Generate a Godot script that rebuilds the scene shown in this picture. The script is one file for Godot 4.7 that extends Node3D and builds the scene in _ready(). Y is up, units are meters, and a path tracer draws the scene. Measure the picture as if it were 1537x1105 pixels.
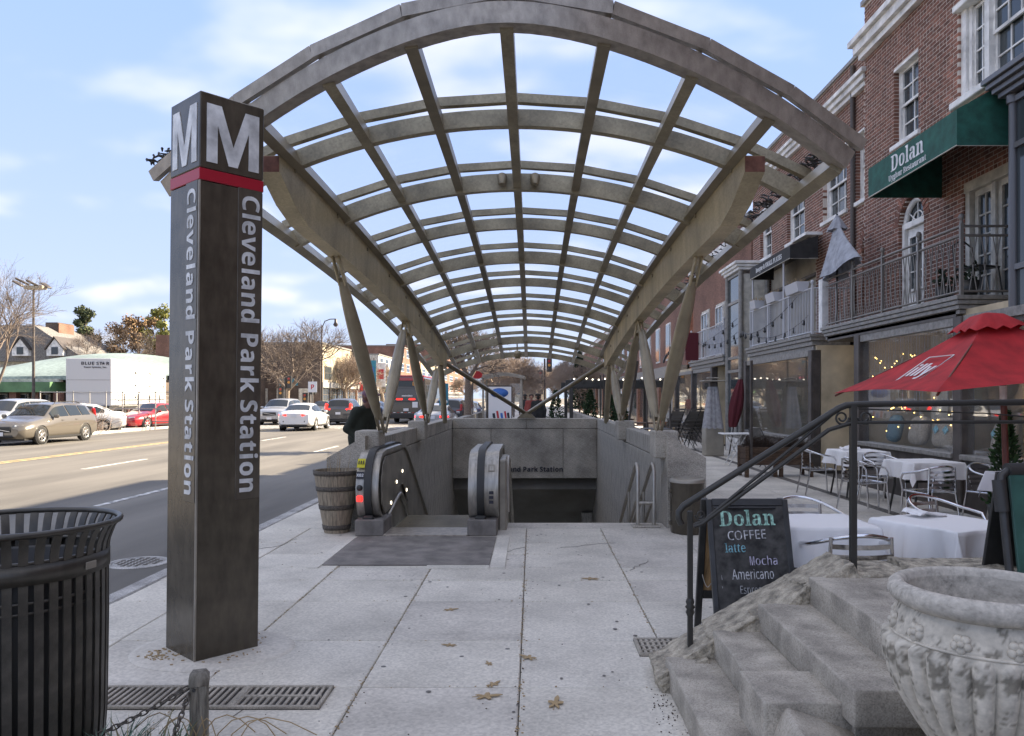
extends Node3D
# A metro station entrance under a steel canopy on a shopping street. Metres; the camera looks along -Z from (0, 1.6, 0).

var M := {}
var mean_of := {}
var T := {}
var used := {}
var rng := RandomNumberGenerator.new()

class G:
	var st := SurfaceTool.new()
	var sg := 0
	func _init():
		st.begin(Mesh.PRIMITIVE_TRIANGLES)
		st.set_smooth_group(-1)
	func flat():
		st.set_smooth_group(-1)
	func smooth():
		sg += 1
		st.set_smooth_group(sg)
	func col(c: Color):
		st.set_color(c)
	func tri(a: Vector3, b: Vector3, c: Vector3):
		st.add_vertex(a); st.add_vertex(c); st.add_vertex(b)
	func quad(a: Vector3, b: Vector3, c: Vector3, d: Vector3):
		tri(a, b, c); tri(a, c, d)
	func box(c: Vector3, s: Vector3, bev := 0.0, bs := Basis.IDENTITY):
		flat()
		var h := s * 0.5
		if bev <= 0.0:
			var p := []
			for i in 8:
				p.append(c + bs * Vector3(h.x if i & 1 else -h.x, h.y if i & 2 else -h.y, h.z if i & 4 else -h.z))
			for f in [[0, 4, 6, 2], [1, 3, 7, 5], [0, 1, 5, 4], [2, 6, 7, 3], [0, 2, 3, 1], [4, 5, 7, 6]]:
				quad(p[f[0]], p[f[1]], p[f[2]], p[f[3]])
			return
		bev = min(bev, min(h.x, min(h.y, h.z)) * 0.9)
		var face := {}
		for ax in 3:
			for sn in [-1.0, 1.0]:
				var q := []
				for k in [[-1.0, -1.0], [1.0, -1.0], [1.0, 1.0], [-1.0, 1.0]]:
					var v := Vector3.ZERO
					v[ax] = sn * h[ax]
					v[(ax + 1) % 3] = k[0] * (h[(ax + 1) % 3] - bev)
					v[(ax + 2) % 3] = k[1] * (h[(ax + 2) % 3] - bev)
					q.append(v)
					face[[ax, int(sn), int(signf(v[(ax + 1) % 3])), int(signf(v[(ax + 2) % 3]))]] = v
				var w := []
				for v in q:
					w.append(c + bs * v)
				if sn > 0:
					quad(w[0], w[1], w[2], w[3])
				else:
					quad(w[3], w[2], w[1], w[0])
		for ax in 3:
			var a1 := (ax + 1) % 3
			var a2 := (ax + 2) % 3
			for s1 in [-1, 1]:
				for s2 in [-1, 1]:
					var e := []
					for sx in [-1, 1]:
						e.append(c + bs * face[[a1, s1, s2, sx]])
						e.append(c + bs * face[[a2, s2, sx, s1]])
					if s1 * s2 > 0:
						quad(e[0], e[2], e[3], e[1])
					else:
						quad(e[1], e[3], e[2], e[0])
		for sx in [-1, 1]:
			for sy in [-1, 1]:
				for sz in [-1, 1]:
					var a: Vector3 = c + bs * face[[0, sx, sy, sz]]
					var b: Vector3 = c + bs * face[[1, sy, sz, sx]]
					var d: Vector3 = c + bs * face[[2, sz, sx, sy]]
					if sx * sy * sz > 0:
						tri(a, b, d)
					else:
						tri(a, d, b)
	func rings(rs: Array, closed_ring := true, cap := true):
		smooth()
		for i in rs.size() - 1:
			var a = rs[i]
			var b = rs[i + 1]
			var n: int = a.size()
			for j in (n if closed_ring else n - 1):
				var k := (j + 1) % n
				quad(a[j], a[k], b[k], b[j])
		if cap and closed_ring:
			flat()
			for e in [0, rs.size() - 1]:
				var r = rs[e]
				var m := Vector3.ZERO
				for v in r:
					m += v
				m /= r.size()
				for j in r.size():
					if e == 0:
						tri(m, r[(j + 1) % r.size()], r[j])
					else:
						tri(m, r[j], r[(j + 1) % r.size()])
	func tube(pts: Array, r, sides := 8, cap := true, sq := false):
		var rs := []
		var n := pts.size()
		var up := Vector3.UP
		for i in n:
			var t: Vector3 = (pts[min(i + 1, n - 1)] - pts[max(i - 1, 0)]).normalized()
			if t.length() < 0.5:
				t = Vector3.UP
			if i == 0:
				up = Vector3.RIGHT if absf(t.y) > 0.9 else Vector3.UP
			var sdir := t.cross(up).normalized()
			if sdir.length() < 0.5:
				sdir = t.cross(Vector3.FORWARD).normalized()
			up = sdir.cross(t).normalized()
			var rad: float = r[i] if r is Array else r
			var ring := []
			for j in sides:
				var a := TAU * (j + (0.5 if sq else 0.0)) / sides
				ring.append(pts[i] + (sdir * cos(a) + up * sin(a)) * rad)
			rs.append(ring)
		rings(rs, true, cap)
	func lathe(prof: Array, segs := 24, c := Vector3.ZERO, cap := false):
		var rs := []
		for p in prof:
			var ring := []
			for j in segs:
				var a := -TAU * j / segs
				ring.append(c + Vector3(cos(a) * p.x, p.y, sin(a) * p.x))
			rs.append(ring)
		rings(rs, true, cap)
	func prism(poly: PackedVector2Array, z0: float, z1: float, xf := Transform3D.IDENTITY):
		flat()
		if Geometry2D.is_polygon_clockwise(poly):
			poly = poly.duplicate(); poly.reverse()
		var idx := Geometry2D.triangulate_polygon(poly)
		for i in range(0, idx.size(), 3):
			var a := poly[idx[i]]; var b := poly[idx[i + 1]]; var c := poly[idx[i + 2]]
			if (b - a).cross(c - a) < 0:
				var t := b; b = c; c = t
			tri(xf * Vector3(a.x, a.y, z1), xf * Vector3(b.x, b.y, z1), xf * Vector3(c.x, c.y, z1))
			tri(xf * Vector3(a.x, a.y, z0), xf * Vector3(c.x, c.y, z0), xf * Vector3(b.x, b.y, z0))
		for i in poly.size():
			var a := poly[i]; var b := poly[(i + 1) % poly.size()]
			quad(xf * Vector3(a.x, a.y, z0), xf * Vector3(b.x, b.y, z0), xf * Vector3(b.x, b.y, z1), xf * Vector3(a.x, a.y, z1))
	func bar(pts: Array, ups: Array, w: float, h: float):
		# a rectangular bar along pts; the points run along the middle of its top face
		flat()
		var rs := []
		var n := pts.size()
		for i in n:
			var t: Vector3 = (pts[min(i + 1, n - 1)] - pts[max(i - 1, 0)]).normalized()
			var u: Vector3 = (ups[i] - t * ups[i].dot(t)).normalized()
			var s := t.cross(u)
			rs.append([pts[i] - s * w / 2, pts[i] + s * w / 2, pts[i] + s * w / 2 - u * h, pts[i] - s * w / 2 - u * h])
		for i in n - 1:
			for j in 4:
				smooth_side(j)
				quad(rs[i][j], rs[i + 1][j], rs[i + 1][(j + 1) % 4], rs[i][(j + 1) % 4])
		flat()
		quad(rs[0][0], rs[0][1], rs[0][2], rs[0][3])
		quad(rs[n - 1][3], rs[n - 1][2], rs[n - 1][1], rs[n - 1][0])
	func smooth_side(j: int):
		st.set_smooth_group(1000 + sg * 4 + j)
	func done() -> ArrayMesh:
		st.generate_normals()
		st.index()
		return st.commit()

func V(x: float, y: float, d: float) -> Vector3:
	return Vector3(x, y, -d)

func numbered(parent: Node, called: String) -> String:
	var key := "%d/%s" % [parent.get_instance_id(), called]
	used[key] = used.get(key, -1) + 1
	return called if used[key] == 0 else "%s_%03d" % [called, used[key]]

func tag(o: Node, label := "", category := "", group := "", kind := ""):
	if label: o.set_meta("label", label)
	if category: o.set_meta("category", category)
	if group: o.set_meta("group", group)
	if kind: o.set_meta("kind", kind)
	return o

func thing(called: String, label: String, category: String, at := Vector3.ZERO, turn := 0.0, group := "") -> Node3D:
	var o := Node3D.new()
	o.name = numbered(self, called)
	add_child(o, true)
	o.position = at
	o.rotation.y = turn
	tag(o, label, category, group)
	return o

func part(p: Node, called: String, mesh: Mesh, m, xf := Transform3D.IDENTITY, kind := "") -> MeshInstance3D:
	var o := MeshInstance3D.new()
	o.mesh = mesh
	o.material_override = M[m] if m is String else m
	o.name = numbered(p, called)
	p.add_child(o, true)
	o.transform = xf
	if kind: o.set_meta("kind", kind)
	return o

func group_part(p: Node, called: String, xf := Transform3D.IDENTITY) -> Node3D:
	var o := Node3D.new()
	o.name = numbered(p, called)
	p.add_child(o, true)
	o.transform = xf
	return o

func struct(called: String, mesh: Mesh, m, xf := Transform3D.IDENTITY) -> MeshInstance3D:
	return part(self, called, mesh, m, xf, "structure")

func whole(called: String, mesh: Mesh, m, label: String, category: String, xf := Transform3D.IDENTITY, group := "") -> MeshInstance3D:
	return tag(part(self, called, mesh, m, xf), label, category, group)

func copy(o: Node3D, at: Vector3, turn: float, label := "", base_name := "") -> Node3D:
	var r: Node3D = o.duplicate()
	r.name = numbered(self, base_name if base_name else str(o.name).rstrip("0123456789_"))
	add_child(r, true)
	r.position = at
	r.rotation.y = turn
	if label: r.set_meta("label", label)
	return r

func at(x: float, y: float, d: float, turn := 0.0) -> Transform3D:
	return Transform3D(Basis(Vector3.UP, turn), V(x, y, d))

func boxm(s: Vector3, bev := 0.0) -> ArrayMesh:
	var g := G.new()
	g.box(Vector3.ZERO, s, bev)
	return g.done()

func tubem(pts: Array, r, sides := 8) -> ArrayMesh:
	var g := G.new()
	g.tube(pts, r, sides)
	return g.done()

func arc(n: int, f: Callable) -> Array:
	var a := []
	for i in n + 1:
		a.append(f.call(float(i) / n))
	return a

func words(s: String, h: float, depth := 0.003, face := "Droid Sans", weight := 700, italic := false) -> TextMesh:
	var t := TextMesh.new()
	var f := SystemFont.new()
	f.font_names = PackedStringArray([face])
	f.font_weight = weight
	f.font_italic = italic
	t.font = f
	t.text = s
	t.font_size = 48
	t.pixel_size = h / (48 * 0.714)
	t.depth = depth
	t.curve_step = 1.0
	return t

# ---------------------------------------------------------------- textures and materials
func ntex(key: String, sd: int, freq: float, lo: float, hi: float, oct := 5, kind := FastNoiseLite.TYPE_SIMPLEX_SMOOTH, mid := 0.5, size := 512):
	var n := FastNoiseLite.new()
	n.seed = sd
	n.noise_type = kind
	n.frequency = freq
	n.fractal_type = FastNoiseLite.FRACTAL_FBM
	n.fractal_octaves = oct
	n.fractal_gain = 0.55
	var r := Gradient.new()
	r.offsets = PackedFloat32Array([0.0, mid, 1.0])
	var m := lerpf(lo, hi, 0.55)
	r.colors = PackedColorArray([Color(lo, lo, lo), Color(m, m, m), Color(hi, hi, hi)])
	var t := NoiseTexture2D.new()
	t.width = size
	t.height = size
	t.seamless = true
	t.noise = n
	t.color_ramp = r
	T[key] = t
	mean_of[key] = pow(m, 2.2)

func lin(r: float, g := -1.0, b := -1.0) -> Color:
	if g < 0: g = r
	if b < 0: b = r
	return Color(r, g, b).linear_to_srgb()

func mk(key: String, c: Color, rough := 0.8, metal := 0.0, o := {}) -> StandardMaterial3D:
	var m := StandardMaterial3D.new()
	m.resource_name = key
	# the grey textures multiply the colour down: lift it so that its mean stays as given
	var up := 1.0
	if o.has("tex"): up /= mean_of[o.tex]
	if o.has("det"): up /= mean_of[o.det]
	var cl := c.srgb_to_linear()
	up = minf(up, 0.98 / maxf(cl.r, maxf(cl.g, cl.b)))
	m.albedo_color = c if up == 1.0 else lin(minf(cl.r * up, 1.0), minf(cl.g * up, 1.0), minf(cl.b * up, 1.0))
	m.roughness = rough
	m.metallic = metal
	m.cull_mode = BaseMaterial3D.CULL_DISABLED
	var world: bool = o.get("world", false)
	if o.has("tex"):
		m.albedo_texture = T[o.tex]
		m.uv1_triplanar = true
		m.uv1_world_triplanar = world
		var s = o.get("s", 1.0)
		m.uv1_scale = s if s is Vector3 else Vector3.ONE * s
	if o.has("bump"):
		m.heightmap_enabled = true
		m.heightmap_texture = T[o.bump]
		m.heightmap_scale = o.get("h", 0.3)
	if o.has("det"):
		m.detail_enabled = true
		m.detail_albedo = T[o.det]
		m.detail_blend_mode = BaseMaterial3D.BLEND_MODE_MUL
		m.detail_uv_layer = BaseMaterial3D.DETAIL_UV_2
		m.uv2_triplanar = true
		m.uv2_world_triplanar = world
		var s = o.get("ds", 4.0)
		m.uv2_scale = s if s is Vector3 else Vector3.ONE * s
	if o.has("rtex"):
		m.roughness_texture = T[o.rtex]
	if o.get("vc", false):
		m.vertex_color_use_as_albedo = true
	if o.get("glow", 0.0) > 0.0:
		m.emission_enabled = true
		m.emission = c
		m.emission_energy_multiplier = o.glow
	if o.get("coat", 0.0) > 0.0:
		m.clearcoat_enabled = true
		m.clearcoat = o.coat
		m.clearcoat_roughness = 0.05
	if o.has("back"):
		m.backlight_enabled = true
		m.backlight = o.back
	M[key] = m
	return m

func glass(key: String, c: Color, alpha: float, rough := 0.02):
	var m := mk(key, c, rough)
	m.transparency = BaseMaterial3D.TRANSPARENCY_ALPHA
	m.albedo_color.a = alpha

func make_materials():
	ntex("blotch", 3, 0.006, 0.68, 1.0, 6)
	ntex("cloudy", 17, 0.004, 0.72, 1.0, 5)
	ntex("speck", 5, 0.16, 0.62, 1.0, 3)
	ntex("fleck", 8, 0.09, 0.4, 1.0, 2, FastNoiseLite.TYPE_VALUE, 0.42)
	ntex("mild", 51, 0.006, 0.84, 1.0, 6)
	ntex("aggregate", 53, 0.17, 0.66, 1.0, 2, FastNoiseLite.TYPE_VALUE, 0.4)
	ntex("grit", 31, 0.11, 0.80, 1.0, 3, FastNoiseLite.TYPE_VALUE)
	ntex("stain", 37, 0.014, 0.5, 1.0, 6, FastNoiseLite.TYPE_SIMPLEX_SMOOTH, 0.24)
	ntex("streak", 9, 0.02, 0.68, 1.0, 5)
	ntex("grain", 12, 0.012, 0.5, 1.0, 5)
	ntex("crust", 21, 0.03, 0.25, 1.0, 6, FastNoiseLite.TYPE_SIMPLEX_SMOOTH, 0.45)
	ntex("wear", 27, 0.012, 0.35, 1.0, 6, FastNoiseLite.TYPE_SIMPLEX_SMOOTH, 0.4)
	mk("concrete", lin(0.62, 0.58, 0.50), 0.9, 0, {"tex": "mild", "s": 0.32, "det": "grit", "ds": 1.3, "bump": "blotch", "h": 0.4, "world": true})
	mk("concrete_b", lin(0.585, 0.545, 0.475), 0.9, 0, {"tex": "mild", "s": 0.45, "det": "grit", "ds": 1.1, "bump": "blotch", "h": 0.4, "world": true})
	mk("concrete_c", lin(0.645, 0.605, 0.525), 0.9, 0, {"tex": "mild", "s": 0.38, "det": "grit", "ds": 1.5, "bump": "blotch", "h": 0.4, "world": true})
	mk("joint", lin(0.13, 0.12, 0.105), 0.95, 0, {"tex": "crust", "s": 1.2, "world": true})
	mk("gum", lin(0.17, 0.16, 0.145), 0.9)
	mk("curb", lin(0.52, 0.50, 0.47), 0.85, 0, {"tex": "blotch", "s": 0.7, "det": "fleck", "ds": 5.0, "world": true})
	mk("mat_dark", lin(0.20, 0.18, 0.16), 0.85, 0, {"tex": "blotch", "s": 0.8, "det": "speck", "ds": 6.0, "world": true})
	mk("asphalt", lin(0.15, 0.138, 0.118), 0.88, 0, {"tex": "cloudy", "s": Vector3(0.25, 0.2, 0.03), "det": "speck", "ds": 2.0, "bump": "speck", "h": 0.4, "world": true})
	mk("lot", lin(0.19, 0.172, 0.142), 0.9, 0, {"tex": "cloudy", "s": 0.05, "det": "speck", "ds": 1.0, "world": true})
	mk("paint_white", lin(0.62, 0.6, 0.56), 0.8, 0, {"tex": "wear", "s": 0.6, "world": true})
	mk("paint_yellow", lin(0.40, 0.30, 0.14), 0.8, 0, {"tex": "wear", "s": 0.6, "world": true})
	mk("granite", lin(0.44, 0.405, 0.345), 0.75, 0, {"tex": "streak", "s": Vector3(1.2, 0.25, 1.2), "det": "fleck", "ds": 5.5, "world": true, "bump": "speck", "h": 0.1})
	mk("granite_b", lin(0.38, 0.345, 0.29), 0.75, 0, {"tex": "cloudy", "s": 0.6, "det": "fleck", "ds": 5.0, "world": true, "bump": "speck", "h": 0.1})
	mk("granite_step", lin(0.35, 0.315, 0.26), 0.85, 0, {"tex": "blotch", "s": 0.9, "det": "aggregate", "ds": 2.2, "world": true})
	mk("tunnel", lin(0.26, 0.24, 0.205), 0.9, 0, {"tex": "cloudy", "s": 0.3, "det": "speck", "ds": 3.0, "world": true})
	mk("stone", lin(0.30, 0.265, 0.205), 0.9, 0, {"tex": "wear", "s": 1.6, "det": "aggregate", "ds": 2.0, "bump": "crust", "h": 1.0, "world": true})
	mk("bronze", lin(0.33, 0.28, 0.185), 0.38, 0.3, {"tex": "cloudy", "s": 0.9, "det": "grit", "ds": 1.2, "world": true})
	mk("bronze_dull", lin(0.25, 0.21, 0.14), 0.42, 0.3, {"tex": "cloudy", "s": 0.8, "det": "speck", "ds": 2.4, "world": true})
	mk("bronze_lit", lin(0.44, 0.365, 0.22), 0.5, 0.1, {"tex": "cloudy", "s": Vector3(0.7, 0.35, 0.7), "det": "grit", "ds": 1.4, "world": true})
	mk("rust", lin(0.20, 0.085, 0.06), 0.7, 0, {"tex": "blotch", "s": 3.0})
	mk("aluminium", lin(0.38, 0.335, 0.28), 0.36, 0.35, {"tex": "streak", "s": Vector3(1.0, 0.6, 1.0), "det": "speck", "ds": 3.0, "world": true})
	mk("pipe", lin(0.32, 0.27, 0.18), 0.42, 0.25, {"tex": "cloudy", "s": 0.9, "det": "speck", "ds": 3.0, "world": true})
	mk("steel", lin(0.42, 0.39, 0.34), 0.38, 0.6, {"tex": "streak", "s": Vector3(2, 0.3, 2), "world": true})
	mk("steel_dull", lin(0.33, 0.30, 0.25), 0.45, 0.3, {"tex": "cloudy", "s": 0.9, "world": true})
	mk("chrome", lin(0.74, 0.74, 0.75), 0.16, 1.0)
	mk("rubber", lin(0.035, 0.034, 0.032), 0.5)
	mk("dark_metal", lin(0.055, 0.052, 0.047), 0.45, 0.3, {"tex": "blotch", "s": 2.0})
	mk("can_metal", lin(0.075, 0.068, 0.056), 0.38, 0.4, {"tex": "blotch", "s": 2.5, "det": "speck", "ds": 5.0})
	mk("black_paint", lin(0.035, 0.034, 0.032), 0.4, 0, {"tex": "blotch", "s": 1.5})
	mk("pit_black", lin(0.02, 0.019, 0.018), 0.7)
	mk("pylon_brown", lin(0.088, 0.074, 0.054), 0.26, 0.2, {"tex": "streak", "s": Vector3(1.6, 0.35, 1.6), "det": "cloudy", "ds": 1.3, "world": true})
	mk("pylon_strip", lin(0.105, 0.09, 0.07), 0.3, 0.2, {"tex": "streak", "s": Vector3(1.6, 0.35, 1.6), "world": true})
	mk("letter_white", lin(0.68, 0.68, 0.67), 0.45, 0, {"tex": "blotch", "s": 1.5})
	mk("red_band", lin(0.40, 0.012, 0.03), 0.35)
	mk("white", lin(0.74, 0.725, 0.69), 0.55, 0, {"tex": "cloudy", "s": 0.9, "world": true})
	mk("white_plain", lin(0.78), 0.5)
	mk("trailer_white", lin(0.56, 0.56, 0.55), 0.5)
	mk("cream", lin(0.52, 0.49, 0.42), 0.6, 0, {"tex": "blotch", "s": 0.7, "world": true})
	mk("beige", lin(0.31, 0.28, 0.225), 0.7, 0, {"tex": "cloudy", "s": 0.4, "world": true})
	mk("trim_grey", lin(0.25, 0.235, 0.21), 0.5, 0.1, {"tex": "streak", "s": 0.8, "world": true})
	mk("trim_dark", lin(0.08, 0.066, 0.056), 0.5, 0, {"tex": "blotch", "s": 0.8, "world": true})
	mk("bay_grey", lin(0.13, 0.13, 0.135), 0.4, 0.2)
	mk("rail_grey", lin(0.21, 0.19, 0.165), 0.5, 0.3)
	mk("rail_white", lin(0.52, 0.52, 0.53), 0.5)
	mk("rail_black", lin(0.045, 0.043, 0.038), 0.38, 0.3)
	for i in 6:
		var t: float = [0.8, 1.0, 1.15, 0.65, 1.3, 0.92][i]
		var r: float = [0.0, 0.006, -0.004, 0.0, 0.01, -0.006][i]
		mk("brick%d" % i, lin(0.255 * t + r, 0.115 * t, 0.078 * t), 0.88, 0, {"tex": "blotch", "s": 1.5, "det": "speck", "ds": 5.0, "world": true})
	mk("brick_many", Color.WHITE, 0.88, 0, {"tex": "blotch", "s": 1.5, "vc": true, "world": true})
	mk("mortar", lin(0.60, 0.52, 0.45), 0.95, 0, {"tex": "speck", "s": 2.0, "world": true})
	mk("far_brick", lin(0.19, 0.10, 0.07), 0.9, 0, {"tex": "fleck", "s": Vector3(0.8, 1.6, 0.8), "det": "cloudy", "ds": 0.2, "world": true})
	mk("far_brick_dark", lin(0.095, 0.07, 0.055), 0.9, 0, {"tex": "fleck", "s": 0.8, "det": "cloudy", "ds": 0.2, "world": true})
	mk("far_stone", lin(0.5, 0.43, 0.31), 0.9, 0, {"tex": "cloudy", "s": 0.15, "det": "fleck", "ds": 0.9, "world": true})
	mk("far_grey", lin(0.3, 0.295, 0.28), 0.9, 0, {"tex": "cloudy", "s": 0.2, "world": true})
	mk("far_dark", lin(0.04, 0.04, 0.042), 0.5)
	mk("far_glass", lin(0.05, 0.06, 0.065), 0.06, 0.0)
	mk("green_roof", lin(0.27, 0.33, 0.29), 0.6, 0.1, {"tex": "cloudy", "s": 0.06, "det": "streak", "ds": 0.3, "world": true})
	mk("green_sheet", lin(0.10, 0.20, 0.09), 0.6, 0, {"tex": "cloudy", "s": 0.3, "world": true})
	mk("roof_grey", lin(0.17, 0.16, 0.15), 0.9, 0, {"tex": "fleck", "s": 0.5, "world": true})
	mk("awning_green", lin(0.016, 0.095, 0.07), 0.75, 0, {"tex": "blotch", "s": 1.2, "det": "speck", "ds": 8.0})
	mk("awning_black", lin(0.022, 0.021, 0.02), 0.75, 0, {"tex": "blotch", "s": 1.2})
	mk("board_teal", lin(0.035, 0.105, 0.085), 0.5, 0, {"tex": "cloudy", "s": 1.6, "det": "speck", "ds": 5.0})
	mk("neon_green", lin(0.08, 0.6, 0.08), 0.5)
	mk("chalkboard", lin(0.042, 0.040, 0.037), 0.75, 0, {"tex": "wear", "s": 1.6, "det": "cloudy", "ds": 2.0})
	for c in [["chalk_white", 0.62, 0.62, 0.63], ["chalk_lilac", 0.62, 0.58, 0.72], ["chalk_mint", 0.42, 0.70, 0.58], ["chalk_blue", 0.20, 0.42, 0.48], ["chalk_grey", 0.28, 0.28, 0.28]]:
		mk(c[0], lin(c[1], c[2], c[3]), 0.95, 0, {"tex": "wear", "s": 4.0})
	mk("plywood", lin(0.36, 0.22, 0.10), 0.8, 0, {"tex": "grain", "s": Vector3(4, 0.6, 4)})
	mk("wood_dark", lin(0.10, 0.062, 0.038), 0.8, 0, {"tex": "grain", "s": Vector3(0.7, 6, 6), "det": "speck", "ds": 3.0})
	mk("wood_grey", lin(0.20, 0.18, 0.145), 0.9, 0, {"tex": "grain", "s": Vector3(6, 0.8, 6), "det": "speck", "ds": 5.0, "bump": "grain", "h": 0.4})
	mk("barrel_wood", lin(0.30, 0.245, 0.175), 0.9, 0, {"tex": "grain", "s": Vector3(5, 0.7, 5), "det": "speck", "ds": 4.0, "bump": "grain", "h": 0.5})
	mk("barrel_hoop", lin(0.085, 0.072, 0.058), 0.8, 0, {"tex": "crust", "s": 3.0})
	mk("pole_wood", lin(0.15, 0.045, 0.03), 0.5, 0, {"tex": "grain", "s": Vector3(6, 0.6, 6)})
	mk("soil", lin(0.06, 0.04, 0.028), 1.0, 0, {"tex": "crust", "s": 6.0})
	mk("umbrella_red", lin(0.82, 0.042, 0.05), 0.8, 0, {"tex": "blotch", "s": 0.9, "det": "speck", "ds": 9.0, "back": Color(0.5, 0.1, 0.1)})
	mk("umbrella_grey", lin(0.36, 0.37, 0.40), 0.85, 0, {"tex": "blotch", "s": 1.5, "back": Color(0.4, 0.4, 0.4)})
	mk("maroon_cloth", lin(0.10, 0.014, 0.02), 0.9)
	mk("heater_cover", lin(0.33, 0.32, 0.32), 0.8, 0, {"tex": "blotch", "s": 2.0})
	mk("linen", lin(0.88, 0.865, 0.85), 0.9, 0, {"back": Color(0.3, 0.3, 0.3)})
	mk("urn_stone", lin(0.58, 0.53, 0.44), 0.92, 0, {"tex": "stain", "s": 1.7, "det": "grit", "ds": 1.6, "vc": true})
	mk("urn_rim", lin(0.38, 0.35, 0.30), 0.95, 0, {"tex": "stain", "s": 3.4, "det": "grit", "ds": 3.0, "bump": "grit", "h": 0.12})
	mk("bark", lin(0.17, 0.13, 0.10), 0.95, 0, {"tex": "crust", "s": 2.0, "world": true})
	mk("bark_pale", lin(0.24, 0.195, 0.15), 0.95, 0, {"tex": "crust", "s": 1.0, "world": true})
	mk("twig", lin(0.17, 0.135, 0.11), 0.95)
	mk("twig_pale", lin(0.33, 0.26, 0.205), 0.95)
	mk("leaf_green", Color.WHITE, 0.8, 0, {"vc": true, "back": Color(0.3, 0.3, 0.3)})
	mk("dry_leaf", lin(0.38, 0.27, 0.14), 0.8, 0, {"back": Color(0.3, 0.3, 0.3)})
	mk("skin_cloth", Color.WHITE, 0.85, 0, {"vc": true})
	for c in [["car_taupe", 0.135, 0.12, 0.098], ["car_white", 0.72, 0.72, 0.71], ["car_red", 0.30, 0.012, 0.018], ["car_grey", 0.055, 0.055, 0.057], ["car_silver", 0.34, 0.345, 0.35], ["car_black", 0.02, 0.02, 0.022], ["car_blue", 0.06, 0.09, 0.16], ["bus_grey", 0.032, 0.031, 0.033]]:
		mk(c[0], lin(c[1], c[2], c[3]), 0.28, 0.25 if c[0] in ["car_taupe", "car_grey", "car_silver"] else 0.0, {"coat": 0.8})
	mk("car_glass", lin(0.025, 0.03, 0.032), 0.04)
	mk("tyre", lin(0.02), 0.85)
	mk("rim", lin(0.5), 0.3, 0.8)
	mk("car_trim", lin(0.018), 0.5)
	mk("head_lamp", lin(0.6, 0.6, 0.55), 0.1, 0.3)
	mk("tail_lamp", lin(0.32, 0.008, 0.008), 0.2)
	mk("brake_lamp", Color(1.0, 0.12, 0.08), 0.3, 0, {"glow": 1.6})
	mk("red_led", Color(1.0, 0.12, 0.1), 0.3, 0, {"glow": 1.4})
	mk("white_led", Color(1.0, 0.95, 0.85), 0.3, 0, {"glow": 1.3})
	mk("bulb_glow", Color(1.0, 0.82, 0.45), 0.3, 0, {"glow": 2.2})
	mk("bulb_dark", lin(0.03), 0.3)
	mk("amber", lin(0.6, 0.25, 0.03), 0.3)
	mk("plate", lin(0.65, 0.66, 0.68), 0.4)
	mk("yellow_sign", lin(0.62, 0.55, 0.02), 0.5)
	mk("teal_sign", lin(0.03, 0.20, 0.28), 0.5)
	mk("blue_print", lin(0.05, 0.16, 0.50), 0.6)
	mk("red_print", lin(0.50, 0.03, 0.04), 0.6)
	mk("dark_print", lin(0.03, 0.03, 0.04), 0.6)
	mk("interior_yellow", lin(0.68, 0.48, 0.16), 0.8, 0, {"tex": "cloudy", "s": 0.4, "world": true})
	mk("interior_tan", lin(0.58, 0.48, 0.32), 0.8, 0, {"tex": "cloudy", "s": 0.4, "world": true})
	mk("interior_dark", lin(0.05, 0.042, 0.035), 0.8)
	mk("pillow_teal", lin(0.09, 0.18, 0.22), 0.9)
	mk("pillow_pattern", lin(0.34, 0.30, 0.24), 0.9, 0, {"tex": "fleck", "s": 3.0})
	mk("curtain", lin(0.45, 0.42, 0.34), 0.9, 0, {"back": Color(0.4, 0.4, 0.4)})
	mk("wax", lin(0.5, 0.5, 0.48), 0.7)
	glass("pane", Color(1, 1, 1), 0.03)
	glass("pane_tint", Color(0.95, 0.97, 0.97), 0.03)
	glass("roof_glass", Color(1, 1, 1), 0.015)
	M["roof_glass"].metallic_specular = 0.22

# ---------------------------------------------------------------- camera, sky, sun
func sky_image() -> ImageTexture:
	var w := 1536
	var h := 768
	var n := FastNoiseLite.new()
	n.seed = 41
	n.frequency = 1.0
	n.fractal_type = FastNoiseLite.FRACTAL_FBM
	n.fractal_octaves = 6
	var n2 := FastNoiseLite.new()
	n2.seed = 77
	n2.frequency = 2.2
	n2.fractal_type = FastNoiseLite.FRACTAL_FBM
	n2.fractal_octaves = 5
	var im := Image.create(w, h, false, Image.FORMAT_RGBF)
	for y in h:
		var el := (0.5 - (y + 0.5) / h) * PI
		var e := maxf(sin(el), 0.0)
		var k := pow(1.0 - e, 2.6)
		var base := Color(0.285, 0.46, 0.93).lerp(Color(0.62, 0.71, 0.88), k)
		if el < -0.05:
			for x in w: im.set_pixel(x, y, base)
			continue
		for x in w:
			var az := TAU * (x + 0.5) / w
			var dir := Vector3(cos(el) * sin(az), sin(el), -cos(el) * cos(az))
			var q := dir / (maxf(dir.y, 0.0) + 0.16)
			var c := n.get_noise_3d(q.x * 0.9 + 3.0, q.z * 1.5, 0.4) * 0.7 + n2.get_noise_3d(q.x, q.z * 1.6, 2.0) * 0.4
			# thin cirrus: faint low down, with an added shadow-filling bright veil higher up
			var fill_veil := smoothstep(0.32, 0.66, e)
			var wisps := smoothstep(0.0 - 0.55 * fill_veil, 0.55, c) * (0.30 + 0.35 * k + 0.66 * fill_veil) * smoothstep(0.0, 0.1, e)
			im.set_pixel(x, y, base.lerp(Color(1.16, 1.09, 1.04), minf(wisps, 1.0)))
	return ImageTexture.create_from_image(im)

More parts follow.
